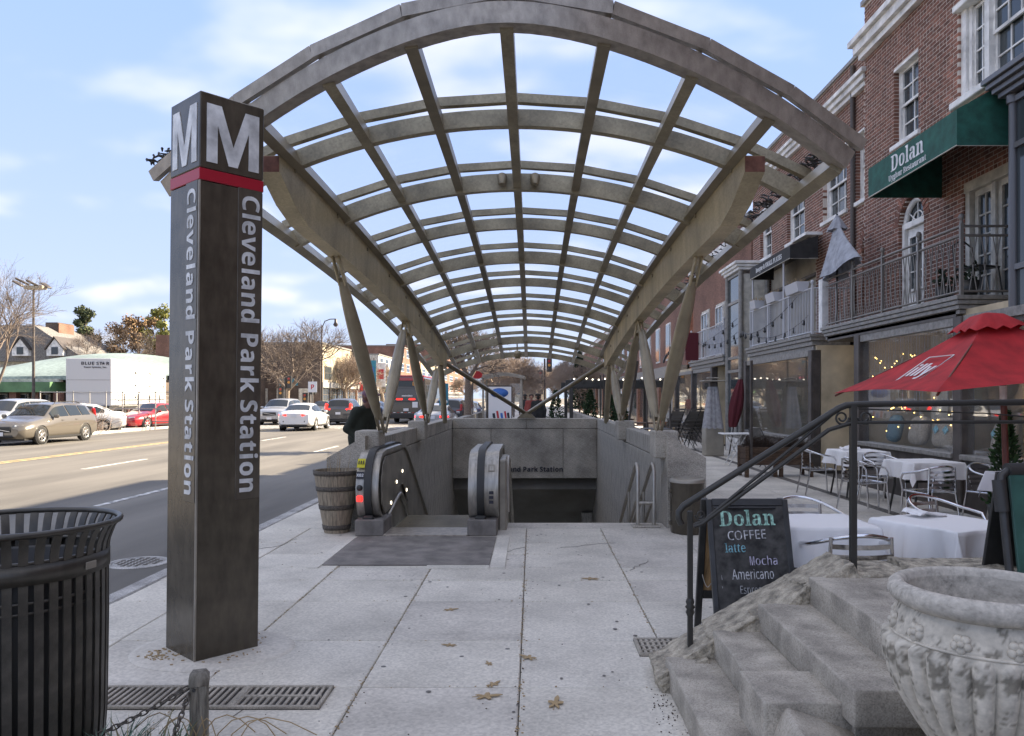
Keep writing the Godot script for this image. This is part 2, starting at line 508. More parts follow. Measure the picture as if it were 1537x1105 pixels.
func set_view():
	var cam := Camera3D.new()
	cam.name = "camera"
	add_child(cam)
	cam.position = Vector3(0, 1.6, 0)
	cam.set_frustum(0.1 * 1105.0 / 1170.0, Vector2(-30.5, 44.5) * 0.1 / 1170.0, 0.1, 2000.0)
	cam.current = true
	var e := Environment.new()
	e.background_mode = Environment.BG_SKY
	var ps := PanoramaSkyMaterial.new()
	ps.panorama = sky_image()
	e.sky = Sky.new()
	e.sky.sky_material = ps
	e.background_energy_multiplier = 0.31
	e.tonemap_mode = Environment.TONE_MAPPER_LINEAR
	e.tonemap_exposure = 4.2
	e.sdfgi_enabled = true
	e.ssao_enabled = true
	e.ssil_enabled = true
	var we := WorldEnvironment.new()
	we.name = "world_environment"
	we.environment = e
	add_child(we)
	var sun := DirectionalLight3D.new()
	sun.name = "sun"
	sun.light_energy = 1.4
	sun.light_color = Color(1.0, 0.93, 0.82)
	sun.light_angular_distance = 0.5
	sun.shadow_enabled = true
	add_child(sun)
	var az := deg_to_rad(28.0)
	var el := deg_to_rad(28.0)
	var to_sun := Vector3(cos(az) * cos(el), sin(el), -sin(az) * cos(el))
	sun.look_at_from_position(Vector3.ZERO, -to_sun)

# ---------------------------------------------------------------- ground, road, pavement, station well
const WL := -2.05     # inner faces of the station well
const WR := 1.66
const W0 := 9.55      # its open end and its far end
const W1 := 20.0

func sheet(x0: float, x1: float, d0: float, d1: float, y: float, thick := 0.05) -> ArrayMesh:
	var g := G.new()
	g.box(V((x0 + x1) / 2, y - thick / 2, (d0 + d1) / 2), Vector3(x1 - x0, thick, d1 - d0))
	return g.done()

func ground():
	struct("ground", sheet(-900, -3.45, -200, 1500, -0.17), "lot")
	struct("terrain", sheet(5.0, 900, -200, 1500, -0.175), "lot")
	struct("road", sheet(-20.6, -3.4, -60, 420, -0.13, 0.03), "asphalt")
	struct("far_pavement", sheet(-24.5, -20.6, -60, 420, 0.0, 0.16), "concrete_b")
	struct("far_kerb", sheet(-20.62, -20.45, -60, 420, 0.006, 0.16), "curb")
	# pavement bed with the well left open
	struct("pavement_bed", sheet(-3.27, 6.9, -8, W0, -0.02, 0.2), "joint")
	struct("pavement_bed", sheet(-3.27, WL - 0.1, W0, W1, -0.02, 0.2), "joint")
	struct("pavement_bed", sheet(WR + 0.1, 6.9, W0, W1, -0.02, 0.2), "joint")
	struct("pavement_bed", sheet(-3.27, 6.9, W1 + 0.1, 420, -0.006, 0.2), "concrete_b")
	# kerb stones
	var kerb := group_part(self, "kerb")
	kerb.set_meta("kind", "structure")
	var ks := boxm(Vector3(0.16, 0.3, 1.79), 0.012)
	for i in 22:
		part(kerb, "kerb_stone", ks, "curb", Transform3D(Basis.IDENTITY, V(-3.36, -0.145 + rng.randf_range(-0.003, 0.003), 1.0 + i * 1.8)))
	part(kerb, "kerb_stone", sheet(-3.44, -3.28, 40.7, 420, 0.004, 0.3), "curb")
	# slabs: the rows and columns of the photo, each slab a piece of its own
	var pave := group_part(self, "pavement")
	pave.set_meta("kind", "structure")
	var xs := [-3.27, -2.72, -1.84, -0.95, -0.07, 0.835, 1.72, 2.6, 3.5, 4.4, 5.3, 6.06]
	var ds := [1.6, 2.55, 3.45, 4.31, 5.13, 6.12, 6.83, 7.34, 7.97, 8.6, 9.55]
	for r in ds.size() - 1:
		for c in xs.size() - 1:
			slab(pave, xs[c], xs[c + 1], ds[r], ds[r + 1])
	var d := 9.55
	while d < 20.0:
		slab(pave, -3.27, -2.52, d, d + 1.3)
		for c in [[2.12, 3.1], [3.1, 4.1], [4.1, 5.1], [5.1, 6.06]]:
			slab(pave, c[0], c[1], d, d + 1.3)
		d += 1.3
	# the trench along the storefronts has a darker strip
	struct("pavement_strip", sheet(4.9, 5.06, 9.6, 24.0, 0.004, 0.008), "joint")
	# road markings
	for m in [[-14.25, 0.12, -20.0, 300.0, "paint_yellow"], [-13.98, 0.12, -20.0, 300.0, "paint_yellow"]]:
		struct("road_marking", sheet(m[0] - m[1] / 2, m[0] + m[1] / 2, m[2], m[3], -0.124, 0.004), m[4])
	for i in 26:
		var q := 6.4 + i * 12.4
		struct("road_marking", sheet(-10.92, -10.8, q, q + 3.1, -0.124, 0.004), "paint_white")
		struct("road_marking", sheet(-7.0, -6.88, q + 6.0, q + 9.0, -0.124, 0.004), "paint_white")
	for q in [44.0, 45.2, 46.4, 47.6]:
		struct("road_marking", sheet(-20.0, -3.8, q, q + 0.5, -0.124, 0.004), "paint_white")
	# manhole cover in the road
	var mh := thing("manhole_cover", "round iron manhole cover set in the dark road beside the kerb", "manhole cover", V(-4.12, -0.128, 8.16))
	var g := G.new()
	g.lathe([Vector2(0.0, 0.006), Vector2(0.25, 0.006), Vector2(0.255, 0.0)], 32)
	part(mh, "lid", g.done(), "curb")
	for i in 7:
		for j in 7:
			var p := Vector2(i - 3, j - 3) * 0.065
			if p.length() < 0.21:
				part(mh, "stud", boxm(Vector3(0.042, 0.012, 0.042), 0.004), "joint", Transform3D(Basis.IDENTITY, Vector3(p.x, 0.006, p.y)))
	g = G.new()
	g.lathe([Vector2(0.255, 0.0), Vector2(0.255, 0.008), Vector2(0.30, 0.008), Vector2(0.31, 0.0)], 32)
	part(mh, "rim", g.done(), "curb")
	# fallen leaves
	var lg := G.new()
	var outline := PackedVector2Array()
	for i in 22:
		var a := TAU * i / 22
		var rr := 0.042 * (0.62 + 0.38 * cos(a * 5.0)) * (1.5 if absf(a - PI) > 2.2 else 1.0)
		outline.append(Vector2(cos(a) * rr * 1.25, sin(a) * rr * 0.9))
	lg.prism(outline, 0.0, 0.003, Transform3D(Basis(Vector3.RIGHT, -PI / 2), Vector3.ZERO))
	lg.tube([Vector3(-0.06, 0.002, 0), Vector3(-0.035, 0.003, 0)], 0.0018, 4)
	var leaf := lg.done()
	var spots := [[-0.25, 4.16, 1.2, 0.2, "long dry oak leaf lying on the nearest pavement slab"], [0.12, 4.06, 1.25, 1.4, "tan oak leaf nearest the bottom step of the stone stairs"], [-0.02, 4.78, 1.0, 2.5, "curled tan leaf lying in the central pavement joint"], [-0.22, 4.33, 0.85, 0.9, "small dark leaf caught on a crosswise pavement joint"], [-0.62, 5.86, 0.9, 0.4, "dry leaf on the slab in front of the escalator mat"], [0.52, 6.86, 1.2, 3.0, "pale torn leaf on the joint before the stairs"], [-0.26, 4.67, 0.6, 2.0, "tiny brown leaf fragment on a pale slab"], [-0.53, 5.02, 0.8, 2.9, "flat pale leaf trodden into a pavement slab"]]
	for s in spots:
		whole("fallen_leaf", leaf, "dry_leaf", s[4], "leaf", Transform3D(Basis(Vector3.UP, s[3]).rotated(Vector3.RIGHT, 0.06).scaled(Vector3.ONE * s[2]), V(s[0], 0.006, s[1])), "dry leaves on the pavement")
	# grit in the joints and along the steps
	var gr := G.new()
	for i in 420:
		var x := rng.randf_range(-3.0, 1.0)
		var dd := rng.randf_range(3.4, 9.0)
		if i % 3 == 0: x = [-0.95, -0.07, -1.84][i % 9 / 3] + rng.randfn(0, 0.03)
		elif i % 3 == 1:
			dd = rng.randf_range(3.2, 4.3); x = 0.74 - absf(rng.randfn(0, 0.06))
		var s := rng.randf_range(0.002, 0.006)
		gr.box(V(x, s * 0.3, dd), Vector3(s, s * 0.6, s * rng.randf_range(0.6, 2)), 0, Basis(Vector3.UP, rng.randf() * 3))
	part(self, "grit", gr.done(), "soil", Transform3D.IDENTITY, "stuff")
	# tan dust and leaf crumbs packed into the joints
	gr = G.new()
	for i in 1100:
		var x := 0.0
		var dd := rng.randf_range(3.2, 9.4)
		if i % 4 < 3: x = [-0.95, -0.07, 0.835, -1.84][rng.randi() % 4] + rng.randfn(0, 0.012)
		else:
			x = rng.randf_range(-3.1, 3.0); dd = ds[rng.randi_range(2, 9)] + rng.randfn(0, 0.01)
		var s := rng.randf_range(0.002, 0.007)
		gr.box(V(x, 0.001, dd), Vector3(s, 0.004, s * rng.randf_range(0.8, 2.4)), 0, Basis(Vector3.UP, rng.randf() * 3))
	part(self, "joint_dust", gr.done(), "dry_leaf", Transform3D.IDENTITY, "stuff")
	# old gum spots and hairline cracks
	gr = G.new()
	for i in 150:
		var x := rng.randf_range(-3.1, 3.4)
		var dd := 2.6 + 7.5 * pow(rng.randf(), 0.8)
		var rr := rng.randf_range(0.006, 0.017)
		gr.lathe([Vector2(0, 0.0045), Vector2(rr * 0.8, 0.0043), Vector2(rr, 0.003)], 9, V(x, 0, dd))
	part(self, "gum_spots", gr.done(), "gum", Transform3D.IDENTITY, "stuff")
	gr = G.new()
	for c in [[-0.9, 7.6, 1.1, 0.9], [-2.5, 6.4, 0.4, -0.9], [0.3, 8.3, 0.9, 0.2], [1.9, 6.3, 0.2, 0.8], [-1.5, 3.9, 0.7, 0.4], [0.9, 7.2, 0.15, 0.7], [2.9, 8.0, 0.9, 0.5], [-2.9, 8.2, 0.3, 1.0]]:
		var q := V(c[0], 0.0035, c[1])
		var pts := [q]
		for k in 9:
			q += Vector3(c[2] + rng.randfn(0, 0.35), 0, -c[3] + rng.randfn(0, 0.35)) * 0.075
			pts.append(q)
		gr.tube(pts, 0.0022, 3)
	part(self, "hairline_cracks", gr.done(), "joint", Transform3D.IDENTITY, "stuff")

func slab(p: Node, x0: float, x1: float, d0: float, d1: float):
	var j := 0.007
	var y := rng.randf_range(-0.003, 0.003)
	var m: String = ["concrete", "concrete_b", "concrete", "concrete_c"][rng.randi() % 4]
	part(p, "slab", boxm(Vector3(x1 - x0 - j, 0.08, d1 - d0 - j), 0.006), m, Transform3D(Basis(Vector3.RIGHT, rng.randf_range(-0.001, 0.001)), V((x0 + x1) / 2, y - 0.04, (d0 + d1) / 2)))

func granite(p: Node, x0: float, x1: float, y0: float, y1: float, d0: float, d1: float, m := "granite"):
	part(p, "granite_block", boxm(Vector3(x1 - x0, y1 - y0, d1 - d0) - Vector3.ONE * 0.006, 0.008), m, at((x0 + x1) / 2, (y0 + y1) / 2, (d0 + d1) / 2))

func well():
	for side in 2:
		var inner: float = WL if side == 0 else WR
		var s := -1.0 if side == 0 else 1.0
		var w := thing("parapet_wall", ["grey granite parapet wall on the road side of the station well", "grey granite parapet wall on the restaurant side of the station well"][side], "wall")
		var xa := minf(inner, inner + s * 0.22)
		var xb := maxf(inner, inner + s * 0.22)
		# backing, then cap stones and face panels
		part(w, "core", boxm(Vector3(0.17, 7.0, 20.0)), "joint", at(inner + s * 0.12, -2.8, 20.3))
		var d := 10.05
		for n in 6:
			var dn := minf(d + 1.66, W1)
			granite(w, xa, xb, 0.81, 1.07, d, dn, ["granite", "granite_b"][(n + side) % 2 if side == 0 else 0])
			d = dn
		d = W0 + 0.02
		for n in 4:
			granite(w, xa, xb, -6.0, 0.805, d, d + 3.4)
			d += 3.4
		# the open end: a pier whose top slopes down outwards
		var pier := G.new()
		var o := inner + s * 0.47
		for band in [[0.0, 0.60, 0.60], [0.606, 0.86, 1.13]]:
			pier.prism(PackedVector2Array([Vector2(inner, band[0]), Vector2(o, band[0]), Vector2(o, band[1]), Vector2(inner, band[2])]), -10.04, -W0)
		part(w, "end_pier", pier.done(), "granite_b")
		for b in [9.9, 14.05]:
			part(w, "pedestal", boxm(Vector3(0.3, 0.34, 0.42), 0.015), "granite_b", at(inner + s * 0.01, 1.015, b))
		# side of the pit under the pavement edge
		part(w, "side_footing", boxm(Vector3(0.22, 0.4, 10.4)), "granite_b", at(inner + s * 0.33, -0.2, 14.9))
	var e := thing("end_wall", "grey granite wall with dark lettering across the far end of the station well", "wall")
	granite(e, WL, -0.15, 0.81, 1.07, W1, W1 + 0.25, "granite_b")
	granite(e, -0.15, WR, 0.81, 1.07, W1, W1 + 0.25, "granite_b")
	for p in [[WL, -1.06], [-1.06, 0.79], [0.79, WR]]:
		granite(e, p[0], p[1], -0.47, 0.805, W1, W1 + 0.25, "granite_b")
	part(e, "core", boxm(Vector3(WR - WL + 0.4, 1.5, 0.2)), "joint", at((WL + WR) / 2, 0.27, W1 + 0.16))
	var t := words("Cleveland Park Station", 0.125, 0.02)
	part(e, "lettering", t, "dark_print", at(-0.165, -0.24, W1 - 0.012))
	# sloping tunnel beyond
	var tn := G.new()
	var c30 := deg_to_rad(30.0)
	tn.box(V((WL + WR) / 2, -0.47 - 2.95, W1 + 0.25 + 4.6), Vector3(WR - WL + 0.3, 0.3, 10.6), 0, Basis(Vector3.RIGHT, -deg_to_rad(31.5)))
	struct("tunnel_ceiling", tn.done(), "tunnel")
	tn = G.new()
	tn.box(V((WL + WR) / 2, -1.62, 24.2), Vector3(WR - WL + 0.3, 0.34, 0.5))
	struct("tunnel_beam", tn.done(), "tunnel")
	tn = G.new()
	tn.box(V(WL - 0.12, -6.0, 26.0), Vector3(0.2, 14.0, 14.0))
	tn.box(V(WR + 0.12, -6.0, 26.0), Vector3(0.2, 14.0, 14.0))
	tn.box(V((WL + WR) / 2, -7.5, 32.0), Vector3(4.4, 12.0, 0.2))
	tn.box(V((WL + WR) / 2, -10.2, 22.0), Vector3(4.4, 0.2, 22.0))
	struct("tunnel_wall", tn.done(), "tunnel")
	whole("lit_tunnel_wall", boxm(Vector3(0.3, 4.0, 0.5), 0.01), "granite", "pale upright block standing in for a lit stretch of station tunnel wall", "pillar", at(1.5, -3.56, 21.6))  # stand-in block: light on the tunnel wall is put into its pale stone
	# stairs
	var st := thing("stairs", "granite stairs going down beside the escalator", "stairs", V(0, 0, 0))
	part(st, "landing", boxm(Vector3(1.98, 0.2, 0.4), 0.008), "concrete_b", at(0.67, -0.1, 9.77))
	for i in 24:
		part(st, "step", boxm(Vector3(1.98, 0.3, 0.34), 0.008), "granite_b", at(0.67, -0.165 * (i + 1) - 0.15, 10.13 + i * 0.3))
	# stair handrail, right
	var h := thing("stair_handrail", "double stainless handrail at the top of the station stairs", "handrail")
	for x in [1.30, 1.50]:
		var pts := [V(x, 0.02, 9.62), V(x, 0.70, 9.62), V(x, 0.76, 9.66), V(x, 0.77, 9.74), V(x, 0.72, 9.86), V(x, -4.1, 18.2)]
		part(h, "rail", tubem(pts, 0.024, 10), "steel")
		part(h, "lower_rail", tubem([V(x, 0.30, 9.62), V(x, 0.32, 9.72), V(x, -4.5, 18.1)], 0.019, 8), "steel")
		for k in [10.5, 11.6]:
			part(h, "post", tubem([V(x, 0.72 - (k - 9.86) * 0.577, k), V(x, -0.3 - (k - 9.86) * 0.577, k)], 0.02, 8), "steel")
	part(h, "cross_bar", tubem([V(1.30, 0.3, 9.62), V(1.50, 0.3, 9.62)], 0.019, 8), "steel")
	part(h, "base_plate", boxm(Vector3(0.34, 0.03, 0.16), 0.01), "granite_b", at(1.40, 0.015, 9.62))
	# dark mat and its pale border before the escalator
	struct("escalator_mat", sheet(-2.0, -0.41, 7.42, 8.93, 0.010, 0.012), "mat_dark")
	for b in [[-2.12, -2.01, 7.3, 8.9], [-0.40, -0.26, 7.3, 9.0], [-1.0, -0.41, 7.26, 7.41]]:
		struct("mat_border", sheet(b[0], b[1], b[2], b[3], 0.008, 0.01), "concrete_c")

func belt_path(side_x: float, lift: float) -> Array:
	# the outline of a balustrade in (distance, height), taken round its newel
	var p := []
	for q in [[9.28, 0.16], [9.12, 0.24], [9.02, 0.42], [9.015, 0.56], [9.06, 0.72], [9.16, 0.86], [9.30, 0.94], [9.5, 0.965], [10.7, 0.965], [10.95, 0.95], [11.2, 0.87], [11.45, 0.74], [13.85, -0.64], [19.85, -4.1]]:
		p.append(Vector2(q[0], q[1]))
	var out := []
	for i in p.size():
		var t: Vector2 = (p[min(i + 1, p.size() - 1)] - p[max(i - 1, 0)]).normalized()
		var n := Vector2(-t.y, t.x)
		var q: Vector2 = p[i] + n * lift
		out.append(V(side_x, q.y, q.x))
	return out

func escalator():
	var e := thing("escalator", "bronze and steel escalator at the head of the station well", "escalator")
	for s in 2:
		var x0: float = -2.045 if s == 0 else -0.745
		var x1: float = -1.785 if s == 0 else -0.395
		var hx := -1.905 if s == 0 else -0.60
		var side := group_part(e, "balustrade")
		# body
		var poly := PackedVector2Array()
		for v in belt_path(0, -0.02):
			poly.append(Vector2(-v.z, v.y))
		for q in [[19.85, -5.2], [11.6, -0.5], [10.85, -0.1], [9.28, -0.1]]:
			poly.append(Vector2(q[0], q[1]))
		var xf := Transform3D(Basis(Vector3(0, 0, -1), Vector3(0, 1, 0), Vector3(1, 0, 0)), Vector3.ZERO)
		var g := G.new()
		g.prism(poly, x0 + 0.03, x1 - 0.03, xf)
		part(side, "body", g.done(), "steel_dull")
		# rounded edge strips: a bright deck around the newel
		g = G.new()
		var ups := []
		var pts := belt_path((x0 + x1) / 2, 0.0)
		for i in pts.size():
			var t: Vector3 = (pts[min(i + 1, pts.size() - 1)] - pts[max(i - 1, 0)]).normalized()
			ups.append(Vector3(1, 0, 0).cross(t))
		g.bar(pts, ups, x1 - x0, 0.05)
		part(side, "newel_cladding", g.done(), "steel")
		# inner panel, set in a raised rounded frame
		var inner: float = x1 if s == 0 else x0
		var ip := PackedVector2Array()
		for q in [[9.42, 0.20], [9.24, 0.34], [9.21, 0.6], [9.3, 0.80], [9.46, 0.88], [10.68, 0.88], [10.92, 0.80], [11.2, 0.62], [11.35, 0.3], [11.15, 0.12], [10.85, 0.36], [10.72, 0.42], [10.5, 0.42], [9.8, 0.22]]:
			ip.append(Vector2(q[0], q[1]))
		g = G.new()
		g.prism(ip, inner - 0.008, inner + 0.008, xf)
		part(side, "panel", g.done(), "steel_dull")
		part(side, "skirt_moulding", tubem([V(inner, 0.09, 9.45), V(inner, 0.15, 9.7), V(inner, 0.29, 10.3), V(inner, 0.31, 10.5), V(inner, 0.25, 10.7), V(inner, -0.3, 11.6)], 0.028, 8), "steel")
		g = G.new()
		ups = []
		pts = belt_path(hx, 0.032)
		for i in pts.size():
			var t: Vector3 = (pts[min(i + 1, pts.size() - 1)] - pts[max(i - 1, 0)]).normalized()
			ups.append(Vector3(1, 0, 0).cross(t))
		g.bar(pts, ups, 0.085, 0.045)
		part(side, "hand_belt", g.done(), "rubber")
		part(side, "plinth", boxm(Vector3(0.342, 0.19, 0.5), 0.012), "mat_dark", at(x0 + 0.165, 0.095, 9.24))
		part(side, "belt_boot", boxm(Vector3(0.13, 0.06, 0.08), 0.02), "rubber", at(hx, 0.2, 9.06))
		if s == 0:
			for q in [[9.8, 0.28], [10.2, 0.50], [10.65, 0.60], [11.0, 0.30]]:
				var l := G.new()
				l.lathe([Vector2(0.0, 0.008), Vector2(0.02, 0.006), Vector2(0.022, 0.0)], 12)
				part(side, "lamp", l.done(), "white_led", Transform3D(Basis(Vector3.BACK, -PI / 2), V(inner + 0.01, q[1], q[0])))
	# signs on the newels
	var tilt := Basis(Vector3.RIGHT, -0.5)
	var f := group_part(e, "sign_plate")
	part(f, "warning_plate", boxm(Vector3(0.09, 0.12, 0.006)), "yellow_sign", Transform3D(Basis(Vector3.RIGHT, -0.62), V(-1.995, 0.835, 9.095)))
	for k in 3:
		part(f, "pictogram", boxm(Vector3(0.012, 0.05, 0.006), 0.003), "dark_print", Transform3D(Basis(Vector3.RIGHT, -0.62), V(-2.02 + k * 0.026, 0.845, 9.085)))
	part(f, "number_plate", boxm(Vector3(0.085, 0.085, 0.006)), "dark_print", Transform3D(Basis(Vector3.RIGHT, -0.33), V(-1.997, 0.70, 9.04)))
	part(f, "lettering", words("X02", 0.034), "white_plain", Transform3D(Basis(Vector3.RIGHT, -0.33), V(-1.997, 0.70, 9.033)))
	var b := G.new()
	b.lathe([Vector2(0, 0.012), Vector2(0.034, 0.01), Vector2(0.036, 0)], 16)
	part(f, "button", b.done(), "rubber", Transform3D(Basis(Vector3.RIGHT, PI / 2), V(-1.998, 0.555, 9.012)))
	part(f, "indicator", boxm(Vector3(0.065, 0.065, 0.02), 0.01), "red_led", at(-1.998, 0.43, 9.01))
	for q in [[0.78, 9.085, 0.075, 0.09, "steel_dull"], [0.50, 9.01, 0.05, 0.035, "dark_print"], [0.445, 9.008, 0.05, 0.035, "dark_print"], [0.39, 9.01, 0.05, 0.035, "dark_print"], [0.775, 9.08, 0.045, 0.05, "steel"]]:
		part(f, "control_plate", boxm(Vector3(q[2], q[3], 0.008), 0.002), q[4], Transform3D(Basis(Vector3.RIGHT, -0.45 if q[0] > 0.7 else 0.0), V(-0.475, q[0], q[1])))
	# steps and comb
	part(e, "comb_plate", boxm(Vector3(0.97, 0.03, 0.52), 0.006), "aluminium", at(-1.23, 0.012, 9.2))
	for i in 20:
		var dd := 9.66 + i * 0.4
		var y := 0.0
		if i > 2: y = -0.23 * (i - 2)
		var sg := G.new()
		sg.box(Vector3(0, -0.11, 0), Vector3(0.95, 0.2, 0.395), 0.006)
		for k in 11:
			sg.box(Vector3(0, 0.0, -0.18 + k * 0.036), Vector3(0.93, 0.012, 0.02))
		part(e, "step", sg.done(), "bronze_dull", at(-1.23, y - 0.01, dd))
	# inclined outer handrail on the stair side
	part(e, "stair_rail", tubem([V(-0.30, 0.2, 9.55), V(-0.30, 0.72, 9.55), V(-0.30, 0.83, 9.62), V(-0.30, 0.86, 9.75), V(-0.30, 0.8, 9.95), V(-0.30, -4.0, 18.3)], 0.024, 10), "steel")
	part(e, "outer_deck", boxm(Vector3(0.10, 1.0, 0.9), 0.02), "steel_dull", at(-0.36, 0.35, 9.85))

# ---------------------------------------------------------------- canopy
const CX := -0.15
const CR := 4.71
func crown(d: float) -> float:
	return 3.88 - 0.00573 * pow(maxf(d - 5.2, 0.0), 2)
func shell(th: float, d: float, up := 0.0) -> Vector3:
	return V(CX + (CR + up) * sin(th), crown(d) - CR + (CR + up) * cos(th), d)
func radial(th: float) -> Vector3:
	return Vector3(sin(th), cos(th), 0)

func canopy():
	var c := thing("station_canopy", "arched bronze steel and glass canopy over the station entrance", "canopy")
	var th1 := asin(2.29 / CR)
	var ks := []
	for k in 9:
		ks.append((k - 4) / 4.0 * th1)
	# the bowed front arch
	var front := func(th: float) -> float:
		var sd := sin(th) * CR / 2.29
		return 4.54 + (0.95 if sd > 0 else 1.22) * (sqrt(sd * sd + 0.04) - 0.2)
	var p := []; var u := []
	for i in 41:
		var th := lerpf(-th1 * 1.10, th1 * 1.012, i / 40.0)
		p.append(shell(th, front.call(th))); u.append(radial(th))
	var g := G.new()
	g.bar(p, u, 0.13, 0.125)
	part(c, "front_arch", g.done(), "aluminium")
	# faceted fascia above it
	for k in 8:
		var a: float = ks[k]; var b: float = ks[k + 1]
		var fa := [shell(a * (1.03 if k > 0 else 1.12), front.call(a * (1.0 if k > 0 else 1.1)) - 0.05, 0.10), shell(b * 1.03, front.call(b) - 0.05, 0.10)]
		var dir: Vector3 = (fa[1] - fa[0]).normalized() * 0.004
		g = G.new()
		g.bar([fa[0] + dir, fa[1] - dir], [radial((a + b) / 2), radial((a + b) / 2)], 0.05, 0.078)
		part(c, "fascia", g.done(), "aluminium")
	for k in 9:
		var a: float = ks[k]
		part(c, "bolt", tubem([shell(a, front.call(a) - 0.02, -0.01), shell(a, front.call(a) - 0.02, 0.07)], 0.02, 8), "steel")
	# ribs, and the glazing bars that stand above them in straight lengths
	var dn := []
	for n in range(2, 11):
		dn.append(1.64 * (n + 1.77))
	for n in dn.size():
		var d: float = dn[n]
		p = []; u = []
		for i in 33:
			var th := -th1 + 2 * th1 * i / 32.0
			p.append(shell(th, d)); u.append(radial(th))
		g = G.new()
		g.bar(p, u, 0.085, 0.165 if n % 2 == 1 else 0.13)
		part(c, "rib", g.done(), "bronze")
		for k in 8:
			g = G.new()
			g.bar([shell(ks[k], d - 0.02, 0.125), shell(ks[k + 1], d - 0.02, 0.125)], [radial((ks[k] + ks[k + 1]) / 2), radial((ks[k] + ks[k + 1]) / 2)], 0.07, 0.07)
			part(c, "glazing_bar", g.done(), "bronze")
	# purlins from the front arch to the last rib
	for k in 9:
		p = []; u = []
		var d0: float = front.call(ks[k])
		for i in 25:
			var d := lerpf(d0, 19.34, i / 24.0)
			p.append(shell(ks[k], d, -0.006)); u.append(radial(ks[k]))
		g = G.new()
		g.bar(p, u, 0.078 if k > 0 and k < 8 else 0.09, 0.135 if k > 0 and k < 8 else 0.15)
		part(c, "purlin", g.done(), "bronze_dull" if k % 2 else "bronze")
	# panes
	for n in dn.size():
		for k in 8:
			var a: float = ks[k]; var b: float = ks[k + 1]
			var d1: float = dn[n] - 0.03
			var da: float = dn[n - 1] + 0.03 if n > 0 else float(front.call(a)) + 0.02
			var db: float = dn[n - 1] + 0.03 if n > 0 else float(front.call(b)) + 0.02
			g = G.new()
			g.quad(shell(a + 0.004, da, 0.13), shell(b - 0.004, db, 0.13), shell(b - 0.004, d1, 0.13), shell(a + 0.004, d1, 0.13))
			part(c, "glass_pane", g.done(), "roof_glass")
	# two main beams with bevelled noses, their bolts
	for s in [-1.0, 1.0]:
		var bx: float = CX + s * 1.80
		var th := asin(1.75 / CR)
		var bm := group_part(c, "beam")
		var top := []; var bot := []
		for i in 31:
			var d := lerpf(5.78, 17.1, i / 30.0)
			var yt := crown(d) - CR * (1 - cos(th)) - 0.145
			top.append(Vector2(d, yt))
			var nose := 1.0 - clampf((d - 5.78) / 0.95, 0, 1)
			bot.append(Vector2(d, yt - 0.36 + 0.24 * nose * nose))
		bot.reverse()
		var poly := PackedVector2Array(top + bot)
		var xf := Transform3D(Basis(Vector3(0, 0, -1), Vector3(0, 1, 0), Vector3(1, 0, 0)), Vector3.ZERO)
		g = G.new()
		g.prism(poly, bx - 0.075, bx + 0.075, xf)
		part(bm, "web", g.done(), "bronze_lit")
		for i in 8:
			var d := 6.15 + i * 1.35
			var y := crown(d) - 0.48 - 0.02 * i
			part(bm, "bolt", tubem([V(bx - s * 0.07, y, d), V(bx - s * 0.088, y, d)], 0.022, 8), "bronze_dull")
		# nose plate, reddish with rust
		part(bm, "nose_plate", boxm(Vector3(0.146, 0.115, 0.006)), "rust", at(bx, crown(5.78) - CR * (1 - cos(th)) - 0.21, 5.775))
		# struts
		var foot := [9.9, 14.05]
		var heads := [7.65, 12.0, 16.1]
		for f in 2:
			for h in 2:
				var hd: float = heads[f + h]
				var yb := crown(hd) - CR * (1 - cos(th)) - 0.145 - 0.36
				var a := V(bx - s * 0.05, 1.18, foot[f] + (-0.05 if h == 0 else 0.05))
				var b := V(bx, yb, hd + (0.06 if h == 0 else -0.06))
				if f + h == 2: b.y -= 0.1
				var strut := group_part(c, "strut")
				var pts := []; var rad := []
				for i in 15:
					var t := i / 14.0
					var tt := 0.09 + 0.80 * t
					pts.append(a.lerp(b, tt))
					rad.append(0.036 + 0.046 * pow(sin(PI * clampf(t, 0.0, 1.0)), 0.65))
				part(strut, "tube", tubem(pts, rad, 16), "pipe")
				var dir := (b - a).normalized()
				var side := dir.cross(Vector3.RIGHT).normalized()
				var bs := Basis(Vector3.RIGHT, dir, side)
				for e in [-1, 1]:
					part(strut, "fork_plate", boxm(Vector3(0.016, (b - a).length() * 0.13, 0.075), 0.004), "bronze_lit", Transform3D(bs, a.lerp(b, 0.935) + Vector3(0.03 * e, 0, 0)))
					part(strut, "foot_plate", boxm(Vector3(0.018, (b - a).length() * 0.12, 0.08), 0.004), "pipe", Transform3D(bs, a.lerp(b, 0.055) + Vector3(0.03 * e, 0, 0)))
		# last column and the tie down to the end wall
		var ye := crown(17.0) - CR * (1 - cos(th)) - 0.145 - 0.30
		part(c, "rear_column", tubem([V(bx, ye, 16.6), V(bx, ye - 0.5, 16.9), V(bx, 1.05, 17.4)], [0.05, 0.075, 0.05], 12), "pipe")
		part(c, "tie", tubem([V(bx, ye + 0.08, 17.1), V(bx - s * 0.18, ye - 0.03, 17.3), V(CX + s * 0.05, 1.22, 19.95)], [0.05, 0.055, 0.055], 4), "bronze_dull")
	g = G.new()
	g.prism(PackedVector2Array([Vector2(CX - 0.24, 1.075), Vector2(CX + 0.24, 1.075), Vector2(CX + 0.06, 1.25), Vector2(CX - 0.06, 1.25)]), -20.06, -19.9)
	part(c, "tie_plate", g.done(), "bronze_dull")
	# lamps on the third rib, and a round one at the far end
	for x in [-0.075, 0.09]:
		var th := asin((x * 2.0 - 0.0) / CR)
		var lp := group_part(c, "flood_lamp")
		part(lp, "housing", tubem([shell(th, dn[1] - 0.05, -0.04), shell(th, dn[1] - 0.12, -0.06), shell(th, dn[1] - 0.14, -0.14)], [0.045, 0.05, 0.035], 12), "bronze_dull")
